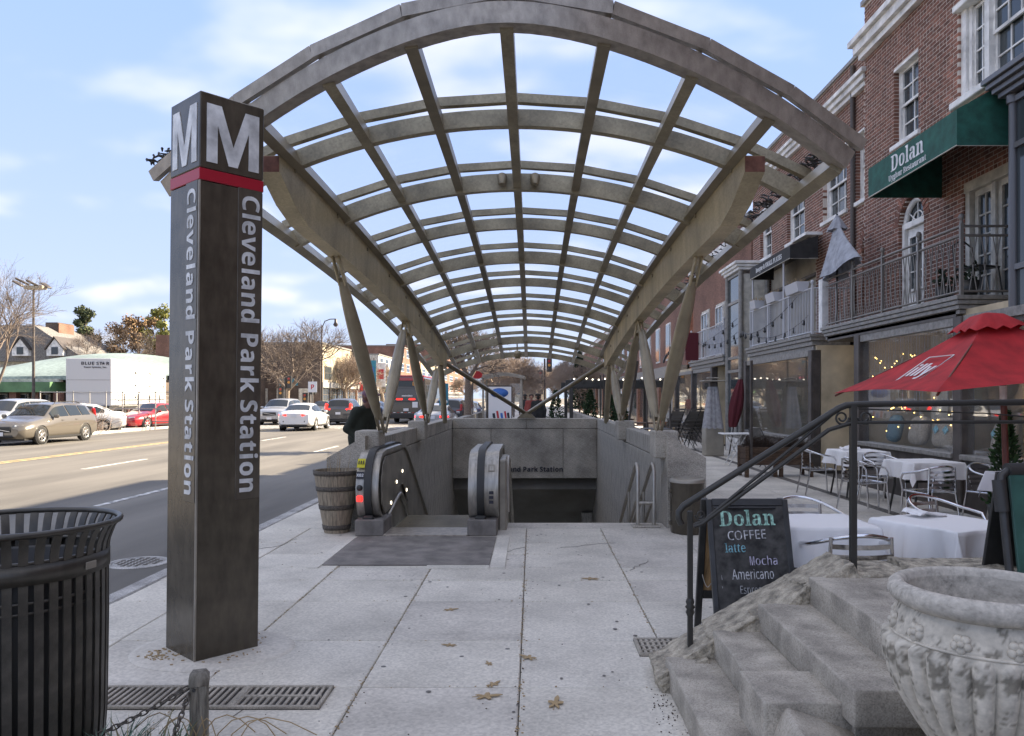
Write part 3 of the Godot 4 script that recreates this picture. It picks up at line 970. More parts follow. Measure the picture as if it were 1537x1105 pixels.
	g = G.new()
	g.lathe([Vector2(0.0, 0.1), Vector2(0.07, 0.09), Vector2(0.10, 0.0), Vector2(0.06, -0.09), Vector2(0.0, -0.1)], 16)
	part(c, "globe_lamp", g.done(), "pipe", Transform3D(Basis.IDENTITY, shell(-0.045, 18.6, -0.22)))
	part(c, "lamp_stem", tubem([shell(-0.045, 18.6, 0.1), shell(-0.045, 18.6, -0.14)], 0.018, 6), "bronze_dull")
	# wind-blown twigs and needles caught along the edges
	g = G.new()
	for i in 420:
		var s := 1.0 if i < 360 else -1.0
		var d := (rng.randf_range(5.6, 8.0) if i < 260 else rng.randf_range(8.4, 12.0)) if s > 0 else rng.randf_range(5.5, 5.85)
		var th := s * th1 * (rng.randf_range(0.97, 1.03) if s > 0 else rng.randf_range(1.04, 1.11))
		var a := shell(th, d, rng.randf_range(0.13, 0.15))
		var b := a + Vector3(-s * rng.randf_range(-0.03, 0.09), rng.randf_range(-0.02, 0.05), rng.randf_range(-0.09, 0.09))
		g.tube([a, a.lerp(b, 0.5) + Vector3(0, 0.01, 0), b], [0.004, 0.010, 0.001], 4)
	part(c, "twig_litter", g.done(), "rubber", Transform3D.IDENTITY, "stuff")

# ---------------------------------------------------------------- the brick row on the right
func free_spans(a: float, b: float, cuts: Array) -> Array:
	var out := [[a, b]]
	for c in cuts:
		var nxt := []
		for s in out:
			if c[1] <= s[0] or c[0] >= s[1]:
				nxt.append(s)
			else:
				if c[0] > s[0] + 0.02: nxt.append([s[0], c[0]])
				if c[1] < s[1] - 0.02: nxt.append([c[1], s[1]])
		out = nxt
	return out

func arch_bands(dc: float, r: float, spring: float) -> Array:
	var out := []
	var n := 8
	for i in n:
		var y0 := r * i / n
		var w := sqrt(maxf(r * r - pow(r * (i + 0.45) / n, 2), 0))
		out.append([dc - w, dc + w, spring + y0, spring + r * (i + 1) / n])
	return out

func brick_wall(b: Node3D, X: float, d0: float, d1: float, y0: float, y1: float, opens: Array, singles: int, laid_to: float):
	# mortar backing
	var ys := [y0, y1]
	for o in opens:
		for y in [o[2], o[3]]:
			if y > y0 and y < y1 and not ys.has(y): ys.append(y)
	ys.sort()
	var g := G.new()
	for i in ys.size() - 1:
		var cuts := []
		for o in opens:
			if o[2] < ys[i + 1] - 0.001 and o[3] > ys[i] + 0.001: cuts.append([o[0] - 0.005, o[1] + 0.005])
		for s in free_spans(d0, d1, cuts):
			g.box(V(X + 0.1465, (ys[i] + ys[i + 1]) / 2, (s[0] + s[1]) / 2), Vector3(0.29, ys[i + 1] - ys[i], s[1] - s[0]))
	part(b, "wall", g.done(), "mortar")
	# bricks, course by course
	var laid := []
	var row := 0
	var y := y0 + 0.034
	while y < y1 - 0.03:
		var cuts := []
		for o in opens:
			if y > o[2] - 0.02 and y < o[3] + 0.02: cuts.append([o[0], o[1]])
		var d := d0 - (0.1065 if row % 2 else 0.0)
		var k := 0
		while d < minf(d1, laid_to):
			var step := 0.213
			if row % 6 == 5: step = 0.1065
			for s in free_spans(maxf(d, d0), minf(d + step - 0.016, d1), cuts):
				if s[1] - s[0] > 0.03: laid.append([(s[0] + s[1]) / 2, y, s[1] - s[0]])
			d += step
			k += 1
		y += 0.0677
		row += 1
	laid.sort_custom(func(p, q): return p[0] + absf(p[1] - 6.0) * 0.25 < q[0] + absf(q[1] - 6.0) * 0.25)
	var bm := boxm(Vector3(0.11, 0.0550, 1.0))
	var seen_n := 0
	var rest := []
	for l in laid:
		var o := Vector3(X + 0.053 + rng.randf_range(-0.0015, 0.0015), l[1], -l[0])
		var in_view: bool = l[0] > 10.62 and l[1] > 4.0 and l[1] < 1.6 + 597.0 * l[0] / 1170.0
		if in_view and seen_n < singles:
			seen_n += 1
			part(b, "brick", bm, "brick%d" % [0, 1, 1, 5, 0, 2, 3, 5, 1, 4][rng.randi() % 10], Transform3D(Basis.from_scale(Vector3(1, 1, l[2])), o))
		else:
			rest.append([o, l[2]])
	var mm := MultiMesh.new()
	mm.transform_format = MultiMesh.TRANSFORM_3D
	mm.use_colors = true
	mm.mesh = bm
	mm.instance_count = rest.size()
	for i in rest.size():
		mm.set_instance_transform(i, Transform3D(Basis.from_scale(Vector3(1, 1, rest[i][1])), rest[i][0]))
		var t := rng.randf_range(0.68, 1.25)
		var r := rng.randf_range(-0.008, 0.012)
		mm.set_instance_color(i, Color(0.255 * t + r, 0.115 * t, 0.078 * t))
	var mi := MultiMeshInstance3D.new()
	mi.multimesh = mm
	mi.material_override = M["brick_many"]
	mi.name = "bricks_beyond"
	mi.set_meta("kind", "stuff")
	b.add_child(mi, true)

func xbox(p: Node, called: String, m, x0: float, x1: float, y0: float, y1: float, d0: float, d1: float, bev := 0.0):
	return part(p, called, boxm(Vector3(x1 - x0, y1 - y0, d1 - d0), bev), m, at((x0 + x1) / 2, (y0 + y1) / 2, (d0 + d1) / 2))

func pane_grid(p: Node, X: float, d0: float, d1: float, y0: float, y1: float, cols: int, rows: int, m := "white", fw := 0.05, pane_m := "far_glass"):
	xbox(p, "frame", m, X - 0.03, X + 0.05, y0, y0 + fw, d0, d1)
	xbox(p, "frame", m, X - 0.03, X + 0.05, y1 - fw, y1, d0, d1)
	xbox(p, "frame", m, X - 0.032, X + 0.048, y0 + fw, y1 - fw, d0, d0 + fw)
	xbox(p, "frame", m, X - 0.032, X + 0.048, y0 + fw, y1 - fw, d1 - fw, d1)
	for i in range(1, cols):
		var d := d0 + fw + (d1 - d0 - 2 * fw) * i / cols
		xbox(p, "muntin", m, X - 0.018, X + 0.03, y0 + fw, y1 - fw, d - 0.012, d + 0.012)
	for i in range(1, rows):
		var y := y0 + fw + (y1 - y0 - 2 * fw) * i / rows
		xbox(p, "muntin", m, X - 0.02, X + 0.028, y - 0.012, y + 0.012, d0 + fw, d1 - fw)
	xbox(p, "pane", pane_m, X + 0.004, X + 0.012, y0 + fw, y1 - fw, d0 + fw, d1 - fw)

func sash(b: Node, X: float, d0: float, d1: float, y0: float, y1: float, cols := 2):
	var w := group_part(b, "window")
	var f := 0.06
	xbox(w, "casing", "white", X + 0.09, X + 0.2, y0 - 0.02, y1, d0, d0 + f)
	xbox(w, "casing", "white", X + 0.09, X + 0.2, y0 - 0.02, y1, d1 - f, d1)
	xbox(w, "casing", "white", X + 0.088, X + 0.2, y1 - f, y1, d0 + f, d1 - f)
	var ym := (y0 + y1) / 2
	pane_grid(w, X + 0.14, d0 + f, d1 - f, ym - 0.02, y1 - f, cols, 2, "white", 0.045)
	pane_grid(w, X + 0.175, d0 + f, d1 - f, y0, ym + 0.025, cols, 2, "white", 0.045)
	part(b, "sill", boxm(Vector3(0.24, 0.09, d1 - d0 + 0.14), 0.01), "white", at(X + 0.06, y0 - 0.05, (d0 + d1) / 2))
	part(b, "lintel", boxm(Vector3(0.2, 0.05, d1 - d0 - 0.01), 0.006), "white", at(X + 0.085, y1 - 0.03, (d0 + d1) / 2))

func arched(b: Node, X: float, dc: float, r: float, y0: float, spring: float, clip_d := -1.0):
	var w := group_part(b, "arched_door")
	# fan light
	var ring := arc(18, func(t): return V(X + 0.12, spring + (r - 0.045) * sin(PI * t), dc + (r - 0.045) * cos(PI * t)))
	part(w, "arch_frame", tubem(ring, 0.055, 6), "white")
	var inner := arc(12, func(t): return V(X + 0.13, spring + r * 0.45 * sin(PI * t), dc + r * 0.45 * cos(PI * t)))
	part(w, "fan_bar", tubem(inner, 0.014, 5), "white")
	for k in [0.2, 0.5, 0.8]:
		part(w, "fan_bar", tubem([V(X + 0.13, spring, dc), V(X + 0.13, spring + (r - 0.05) * sin(PI * k), dc + (r - 0.05) * cos(PI * k))], 0.013, 5), "white")
	var g := G.new()
	for i in 16:
		g.tri(V(X + 0.15, spring, dc), V(X + 0.15, spring + r * sin(PI * i / 16), dc + r * cos(PI * i / 16)), V(X + 0.15, spring + r * sin(PI * (i + 1) / 16), dc + r * cos(PI * (i + 1) / 16)))
	part(w, "fan_pane", g.done(), "far_glass")
	xbox(w, "transom", "white", X + 0.06, X + 0.2, spring - 0.05, spring + 0.05, dc - r, dc + r)
	for s in [-1.0, 1.0]:
		xbox(w, "jamb", "white", X + 0.06, X + 0.2, y0, spring - 0.05, minf(dc + s * r, dc + s * (r - 0.09)), maxf(dc + s * r, dc + s * (r - 0.09)))
	xbox(w, "door_panel", "white", X + 0.13, X + 0.17, y0, spring - 0.06, dc - r + 0.09, dc + r - 0.09)
	pane_grid(w, X + 0.115, dc - r + 0.2, dc + r - 0.2, y0 + 0.5, spring - 0.2, 2, 3, "white", 0.04)
	# brick arch ring
	for i in 17:
		var a := PI * (i + 0.5) / 17
		var o := V(X + 0.05, spring + (r + 0.1) * sin(a), dc + (r + 0.1) * cos(a))
		if clip_d > 0 and -o.z < clip_d: continue
		part(b, "brick", boxm(Vector3(0.124, 0.19, 0.058)), "brick%d" % (rng.randi() % 4), Transform3D(Basis(Vector3.RIGHT, a - PI / 2), o))

func mould(b: Node, called: String, m, X: float, d0: float, d1: float, layers: Array, back: float):
	# stacked layers: [y0, y1, projection]; the ends return by the same projection
	for l in layers:
		xbox(b, called, m, X - l[2], back, l[0], l[1], d0 - l[2], d1 + l[2], 0.006)

func railing(b: Node3D, X: float, d0: float, d1: float, y0: float, y1: float, m: String, pitch: float, crossed: bool, posts: Array, back: float):
	var r := group_part(b, "railing")
	for y in ([y1, y1 - 0.13, y0 + 0.06] if crossed else [y1, y0 + 0.05]):
		part(r, "rail", tubem([V(X, y, d0), V(X, y, d1)], 0.019, 6), m)
		part(r, "rail", tubem([V(X, y, d0), V(back, y, d0)], 0.019, 6), m)
	for d in posts:
		part(r, "post", boxm(Vector3(0.045, y1 - y0 + 0.04, 0.045)), m, at(X, (y0 + y1) / 2 + 0.02, d))
		var g := G.new()
		g.lathe([Vector2(0, 0.1), Vector2(0.03, 0.085), Vector2(0.042, 0.05), Vector2(0.03, 0.015), Vector2(0.018, 0.0), Vector2(0.028, -0.03), Vector2(0.02, -0.05)], 10)
		part(r, "finial", g.done(), m, at(X, y1 + 0.08, d))
	var lines := [[V(X, y0 + 0.06, d0), V(X, y0 + 0.06, d1)], [V(X, y0 + 0.06, d0), V(back, y0 + 0.06, d0)]]
	for l in lines:
		var n := int(l[0].distance_to(l[1]) / pitch)
		var dir: Vector3 = (l[1] - l[0]).normalized()
		var h := (y1 - 0.13 if crossed else y1) - (y0 + 0.06)
		var bars := []
		if crossed:
			var o := dir * pitch * 0.33
			bars = [tubem([-o, o * 0.25 + Vector3(0, h * 0.5, 0), -o + Vector3(0, h, 0)], 0.008, 5), tubem([o, -o * 0.25 + Vector3(0, h * 0.5, 0), o + Vector3(0, h, 0)], 0.008, 5)]
		else:
			bars = [tubem([Vector3.ZERO, Vector3(0, h, 0)], 0.0095, 5)]
		for i in range(1, n):
			var p: Vector3 = l[0] + dir * pitch * i
			for bmesh in bars:
				part(r, "baluster", bmesh, m, Transform3D(Basis.IDENTITY, p))
			if crossed:
				part(r, "collar", boxm(Vector3(0.022, 0.03, 0.022), 0.006), "rail_black", Transform3D(Basis.IDENTITY, p + Vector3(0, h * 0.5, 0)))

func awning(b: Node3D, xf: float, xw: float, d0: float, d1: float, y0: float, yf: float, yw: float, m: String):
	var a := group_part(b, "awning")
	var g := G.new()
	var poly := PackedVector2Array([Vector2(xf, y0), Vector2(xw, y0), Vector2(xw, y0 + 0.012), Vector2(xf + 0.012, y0 + 0.012), Vector2(xf + 0.012, yf - 0.01), Vector2(xw, yw - 0.012), Vector2(xw, yw), Vector2(xf, yf)])
	var shell_poly := PackedVector2Array([Vector2(xf, y0), Vector2(xf + 0.012, y0), Vector2(xf + 0.012, yf - 0.01), Vector2(xw, yw - 0.012), Vector2(xw, yw), Vector2(xf, yf)])
	g.prism(shell_poly, -d1, -d0)
	for d in [d0, d1]:
		g.prism(PackedVector2Array([Vector2(xf + 0.001, y0), Vector2(xw, y0), Vector2(xw, yw - 0.001), Vector2(xf + 0.001, yf - 0.001)]), -d - 0.006, -d + 0.006)
	part(a, "canvas", g.done(), m)
	part(a, "piping", tubem([V(xw, y0, d0), V(xf, y0, d0), V(xf, y0, d1)], 0.01, 5), "cream")
	return a

func brick_row():
	# --- first building
	var b := thing("brick_building", "red brick building with green awning, arched balcony door and restaurant window", "building")
	var X := 6.7
	var opens := [[13.52, 14.43, 6.16, 7.66], [9.5, 12.25, 6.16, 7.68], [9.8, 12.1, 3.0, 4.87], [13.33, 14.25, 2.95, 4.7]]
	opens.append_array(arch_bands(13.79, 0.46, 4.7))
	brick_wall(b, X, 7.5, 15.72, 2.95, 9.5, opens, 292, 15.72)
	sash(b, X, 13.52, 14.43, 6.25, 7.66)
	# wide triple window
	var w := group_part(b, "window")
	xbox(w, "casing", "white", X + 0.04, X + 0.2, 6.2, 7.68, 12.12, 12.25)
	xbox(w, "casing", "white", X + 0.08, X + 0.2, 6.2, 7.68, 12.02, 12.11)
	pane_grid(w, X + 0.15, 11.62, 12.02, 6.22, 7.62, 2, 4, "white", 0.045)
	xbox(w, "casing", "white", X + 0.04, X + 0.2, 6.2, 7.68, 11.5, 11.62)
	pane_grid(w, X + 0.13, 10.2, 11.5, 6.95, 7.62, 4, 2, "white", 0.05)
	pane_grid(w, X + 0.17, 10.2, 11.5, 6.22, 7.0, 4, 2, "white", 0.05)
	xbox(w, "casing", "white", X + 0.04, X + 0.2, 6.2, 7.68, 10.08, 10.2)
	part(b, "sill", boxm(Vector3(0.26, 0.11, 2.95), 0.012), "white", at(X + 0.04, 6.2, 10.9))
	part(b, "lintel", boxm(Vector3(0.26, 0.10, 2.9), 0.01), "white", at(X + 0.05, 7.70, 10.85))
	arched(b, X, 13.79, 0.46, 3.0, 4.7)
	# french doors behind the balcony
	w = group_part(b, "french_door")
	xbox(w, "casing", "cream", X + 0.02, X + 0.2, 3.0, 4.87, 11.98, 12.1)
	xbox(w, "casing", "cream", X + 0.0, X + 0.2, 4.76, 4.9, 9.8, 12.15)
	for q in [[11.45, 11.95], [10.7, 11.35], [10.0, 10.65]]:
		pane_grid(w, X + 0.12, q[0], q[1], 3.05, 4.76, 2, 5, "cream", 0.09)
		xbox(w, "mullion", "cream", X + 0.05, X + 0.2, 3.0, 4.76, q[0] - 0.09, q[0] - 0.005)
	mould(b, "cornice", "white", X, 4.0, 15.62, [[8.4, 8.52, 0.12], [8.525, 8.7, 0.2], [8.705, 8.82, 0.28]], X + 0.1)
	xbox(b, "coping", "trim_grey", X - 0.06, X + 0.4, 9.5, 9.6, 4.0, 15.78)
	xbox(b, "core", "interior_dark", X + 1.4, 14.0, 3.0, 9.4, -6.0, 15.7)
	xbox(b, "roof", "roof_grey", X + 0.3, 14.0, 9.0, 9.2, -6.0, 15.7)
	xbox(b, "wall_beyond_frame", "far_brick", X, X + 0.3, 0.0, 9.5, -8.0, 7.5)
	# green awning
	var a = awning(b, 5.5, 6.7, 10.1, 12.75, 4.87, 5.34, 6.0, "awning_green")
	var face := Basis(Vector3.UP, -PI / 2)
	part(a, "lettering", words("Dolan", 0.24, 0.004, "Droid Serif", 700, true), "letter_white", Transform3D(face, V(5.496, 5.17, 11.45)))
	part(a, "lettering", words("Uyghur Restaurant", 0.085, 0.004, "Droid Serif", 700, true), "letter_white", Transform3D(face, V(5.496, 4.965, 11.45)))
	# balcony
	var bal := group_part(b, "balcony")
	mould(bal, "fascia", "trim_grey", 6.02, 10.95, 15.85, [[2.97, 3.03, 0.12], [2.905, 2.965, 0.10], [2.84, 2.9, 0.07], [2.775, 2.835, 0.04]], 6.7)
	xbox(bal, "deck", "trim_dark", 5.98, 6.7, 2.74, 2.975, 11.0, 15.8)
	railing(b, 6.0, 10.9, 15.9, 3.03, 4.0, "rail_grey", 0.165, true, [10.9, 12.1, 13.35, 14.6], 6.7)
	xbox(b, "white_post", "white", 5.97, 6.1, 2.95, 4.05, 16.05, 16.25)
	# shop window below
	shopfront(b, 6.02, 7.6, 15.9, [14.35, 10.95, 7.7], 0.78, 2.74)
	# bay at the near end
	var bay := group_part(b, "bay_window")
	mould(bay, "cornice", "bay_grey", 6.04, 6.0, 9.85, [[5.62, 5.69, 0.24], [5.55, 5.615, 0.2], [5.48, 5.545, 0.15], [5.41, 5.475, 0.1]], 6.7)
	part(bay, "column", tubem([V(6.05, 2.62, 9.8), V(6.05, 5.41, 9.8)], 0.055, 12), "bay_grey")
	part(bay, "capital", tubem([V(6.05, 5.30, 9.8), V(6.05, 5.40, 9.8)], 0.08, 12), "bay_grey")
	for y in [2.62, 3.2, 4.72, 5.3]:
		xbox(bay, "transom", "bay_grey", 6.02, 6.1, y, y + 0.07, 7.0, 9.74)
	for d in [8.9, 7.9]:
		xbox(bay, "mullion", "bay_grey", 6.015, 6.1, 2.62, 5.4, d - 0.04, d + 0.04)
	xbox(bay, "pane", "far_glass", 6.06, 6.075, 2.69, 5.3, 7.0, 9.74)
	xbox(bay, "end_panel", "bay_grey", 6.08, 6.7, 2.62, 5.4, 9.76, 9.82)
	xbox(bay, "floor", "trim_dark", 6.03, 6.7, 2.55, 2.62, 6.0, 9.85)
	# --- second building
	var b2 := thing("brick_building", "red brick building with white balcony and black sign awning beside the restaurant", "building")
	X = 6.82
	var o2 := [[15.74, 16.42, 5.6, 7.16], [16.9, 18.27, 5.6, 7.16], [19.5, 20.85, 5.6, 7.16], [22.2, 23.3, 5.6, 7.16], [18.75, 22.6, 2.95, 5.4], [15.74, 16.12, 2.95, 4.6]]
	for q in arch_bands(15.7, 0.42, 4.6):
		o2.append([15.74, q[1], q[2], q[3]])
	brick_wall(b2, X, 15.74, 24.1, 2.95, 8.72, o2, 0, 24.1)
	sash(b2, X, 15.74, 16.42, 5.7, 7.16)
	sash(b2, X, 16.9, 18.27, 5.7, 7.16, 3)
	sash(b2, X, 19.5, 20.85, 5.7, 7.16, 3)
	sash(b2, X, 22.2, 23.3, 5.7, 7.16, 2)
	arched(b2, X, 15.7, 0.42, 3.0, 4.6, 15.76)
	mould(b2, "cornice", "white", X, 15.85, 24.0, [[7.93, 8.03, 0.1], [8.035, 8.15, 0.16], [8.155, 8.25, 0.22]], X + 0.1)
	xbox(b2, "coping", "trim_grey", X - 0.05, X + 0.4, 8.72, 8.8, 15.74, 24.15)
	xbox(b2, "core", "interior_dark", X + 1.5, 14.0, 3.0, 8.6, 15.8, 24.0)
	xbox(b2, "roof", "roof_grey", X + 0.3, 14.0, 8.3, 8.5, 15.8, 24.0)
	xbox(b2, "recess_wall", "beige", X + 0.1, X + 0.2, 2.95, 5.4, 18.7, 22.7)
	xbox(b2, "recess_beam", "trim_dark", X - 0.25, X + 0.15, 5.22, 5.42, 18.6, 22.7)
	xbox(b2, "recess_beam", "trim_dark", X - 0.02, X + 0.11, 4.55, 4.62, 18.75, 22.6)
	xbox(b2, "canopy_top", "white", X - 0.4, X, 5.43, 5.5, 18.3, 19.3)
	part(b2, "drain_pipe", tubem([V(6.76, 2.9, 16.45), V(6.76, 8.6, 16.45)], 0.05, 8), "trim_dark")
	bal = group_part(b2, "balcony")
	mould(bal, "fascia", "trim_grey", 6.02, 16.7, 21.6, [[2.90, 2.96, 0.11], [2.82, 2.895, 0.08], [2.72, 2.815, 0.04], [2.62, 2.715, 0.0]], 6.8)
	xbox(bal, "deck", "trim_dark", 6.05, 6.8, 2.6, 2.92, 16.8, 21.5)
	railing(b2, 6.0, 16.7, 21.4, 2.96, 3.95, "rail_white", 0.1, false, [16.7, 18.2, 19.8, 21.4], 6.8)
	shopfront(b2, 6.02, 16.3, 22.3, [21.9, 16.75], 0.68, 2.62)
	# black awning with a sign
	a = awning(b2, 5.95, 6.6, 18.0, 21.3, 4.82, 5.12, 5.35, "awning_black")
	part(a, "lettering", words("bosque & SMALL PLATES", 0.12, 0.004, "Droid Serif", 700, true), "letter_white", Transform3D(face, V(5.945, 4.97, 19.65)))
	for d in [18.6, 21.2]:
		part(b2, "post", tubem([V(6.0, 2.96, d), V(6.0, 4.85, d)], 0.025, 8), "rail_white")
	bay_tall(b2, 22.57, 24.1)
	# --- third building, and the row beyond
	var b3 := thing("brick_building", "lower red brick building with cloth-hung balcony beyond the tall glass bay", "building")
	xbox(b3, "wall", "far_brick", 6.8, 7.1, 2.6, 7.3, 24.2, 33.0)
	for d in [25.0, 27.4, 29.8]:
		var ww := group_part(b3, "window")
		xbox(ww, "frame", "cream", 6.76, 6.82, 3.0, 5.0, d, d + 1.3)
		pane_grid(ww, 6.74, d + 0.1, d + 1.2, 3.1, 4.9, 2, 3, "white", 0.05)
	xbox(b3, "cornice", "white", 6.6, 6.9, 6.7, 6.95, 24.2, 33.0)
	xbox(b3, "coping", "trim_grey", 6.72, 7.2, 7.3, 7.4, 24.2, 33.0)
	xbox(b3, "core", "interior_dark", 7.1, 14.0, 0.0, 7.2, 24.2, 33.0)
	bal = group_part(b3, "balcony")
	mould(bal, "fascia", "trim_grey", 6.02, 24.4, 29.5, [[2.88, 2.95, 0.1], [2.76, 2.875, 0.06], [2.64, 2.755, 0.0]], 6.9)
	railing(b3, 6.0, 24.4, 29.4, 2.95, 3.95, "rail_white", 0.2, false, [24.4, 26.8, 29.4], 6.8)
	xbox(bal, "cloth_screen", "umbrella_grey", 6.04, 6.05, 3.0, 3.9, 24.5, 26.7)
	xbox(bal, "cloth_screen", "umbrella_grey", 6.1, 6.8, 3.0, 3.9, 24.44, 24.45)
	shopfront(b3, 6.02, 24.3, 33.0, [32.6, 29.2, 26.0], 0.6, 2.62)
	var b4 := thing("row_building", "long storefront row with pale cornice continuing down the shaded side", "building")
	xbox(b4, "wall", "far_brick", 6.6, 7.0, 2.6, 7.6, 33.2, 110.0)
	for i in 24:
		var d := 34.0 + i * 3.1
		var ww := group_part(b4, "window")
		xbox(ww, "frame", "white", 6.56, 6.62, 3.4, 5.2, d, d + 1.2)
		xbox(ww, "pane", "far_glass", 6.54, 6.57, 3.48, 5.12, d + 0.08, d + 1.12)
	xbox(b4, "shopfront_band", "trim_grey", 5.95, 6.7, 2.5, 3.0, 33.2, 110.0)
	xbox(b4, "coping", "white", 6.4, 7.0, 7.0, 7.3, 33.2, 110.0)
	xbox(b4, "shop_glass", "far_glass", 6.15, 6.2, 0.5, 2.5, 33.2, 110.0)
	for i in 20:
		xbox(b4, "pier", "far_brick" if i % 2 else "trim_grey", 6.0, 6.5, 0.0, 2.5, 33.3 + i * 3.7, 33.8 + i * 3.7)
	# end of the cross street
	var b5 := thing("apartment_block", "pale apartment block closing the shaded side of the street far away", "building")
	xbox(b5, "wall", "far_stone", 8.0, 30.0, 0.0, 8.0, 112.0, 150.0)
	for r in 2:
		for k in 6:
			xbox(b5, "window", "far_glass", 7.95, 8.05, 2.0 + r * 3.6, 4.0 + r * 3.6, 114.0 + k * 6, 116.4 + k * 6)
			xbox(b5, "window", "far_glass", 9.0 + k * 3.4, 10.6 + k * 3.4, 2.0 + r * 3.6, 4.0 + r * 3.6, 111.94, 112.04)

func bay_tall(b: Node3D, d0: float, d1: float):
	var bay := group_part(b, "glass_bay")
	for q in [[6.04, d0], [6.04, d1], [6.8, d0]]:
		part(bay, "column", tubem([V(q[0], 0.0, q[1]), V(q[0], 5.3, q[1])], 0.07, 10), "trim_grey")
	mould(bay, "cornice", "white", 6.04, d0, d1, [[5.3, 5.38, 0.1], [5.385, 5.46, 0.16], [5.465, 5.54, 0.22]], 6.9)
	for y in [0.4, 2.35, 2.75, 4.4, 5.2]:
		xbox(bay, "transom", "trim_grey", 6.02, 6.1, y, y + 0.08, d0, d1)
	xbox(bay, "pane", "far_glass", 6.055, 6.065, 0.4, 5.3, d0 + 0.05, d1 - 0.05)
	xbox(bay, "side_panel", "cream", 6.1, 6.85, 2.65, 5.2, d0 + 0.03, d0 + 0.06)
	xbox(bay, "base", "white", 5.98, 6.8, 0.0, 0.4, d0 - 0.05, d1 + 0.05)
	xbox(bay, "core", "interior_dark", 6.9, 7.2, 0.0, 5.3, d0 + 0.1, d1)

func shopfront(b: Node3D, X: float, d0: float, d1: float, cols: Array, sill_y: float, head: float):
	var s := group_part(b, "shopfront")
	# piers, sill and dark base
	for d in cols:
		xbox(s, "pier", "trim_dark", X - 0.06, X + 0.14, 0.0, head, d - 0.11, d + 0.11, 0.012)
	for i in cols.size() - 1:
		var a: float = cols[i + 1] + 0.11
		var c: float = cols[i] - 0.11
		xbox(s, "base", "trim_dark", X - 0.02, X + 0.12, 0.0, sill_y - 0.05, a, c)
		xbox(s, "sill", "trim_grey", X - 0.09, X + 0.14, sill_y - 0.045, sill_y + 0.03, a, c, 0.01)
		xbox(s, "head_rail", "trim_grey", X - 0.03, X + 0.1, head - 0.12, head, a, c)
		xbox(s, "pane", "pane_tint", X + 0.03, X + 0.038, sill_y + 0.03, head - 0.12, a, c)
		var n := 1
		for k in range(1, n):
			xbox(s, "mullion", "trim_dark", X, X + 0.08, sill_y, head, a + (c - a) * k / n - 0.03, a + (c - a) * k / n + 0.03)
	var far: float = cols[0] + 0.11
	var near: float = cols[cols.size() - 1] - 0.11
	# entry recess at the far end
	if d1 - far > 0.6:
		xbox(s, "entry_wall", "beige", X + 0.75, X + 0.85, 1.95, head, far, d1)
		xbox(s, "entry_wall", "beige", X + 0.75, X + 0.85, 0.0, 1.95, far + 0.9, d1)
		xbox(s, "entry_door", "trim_dark", X + 0.7, X + 0.76, 0.0, 1.95, far + 0.05, far + 0.9)
		xbox(s, "door_glass", "far_glass", X + 0.69, X + 0.7, 0.3, 1.8, far + 0.18, far + 0.78)
		xbox(s, "entry_side", "beige", X + 0.1, X + 0.75, 0.0, head, far - 0.02, far)
		xbox(s, "entry_soffit", "trim_dark", X + 0.0, X + 0.85, head, head + 0.05, far, d1)
	# the room behind
	xbox(s, "room_floor", "interior_dark", X + 0.12, X + 4.0, -0.05, 0.05, near, far)
	xbox(s, "room_ceiling", "interior_tan", X + 0.05, X + 4.0, head, head + 0.1, near, far)
	xbox(s, "room_wall", "interior_yellow", X + 3.0, X + 3.2, 0.05, head, near, far)
	xbox(s, "room_wall", "interior_tan", X + 0.15, X + 3.0, 0.05, head, far - 0.12, far - 0.02)
	xbox(s, "room_wall", "interior_tan", X + 0.15, X + 3.0, 0.05, head, near, near + 0.1)

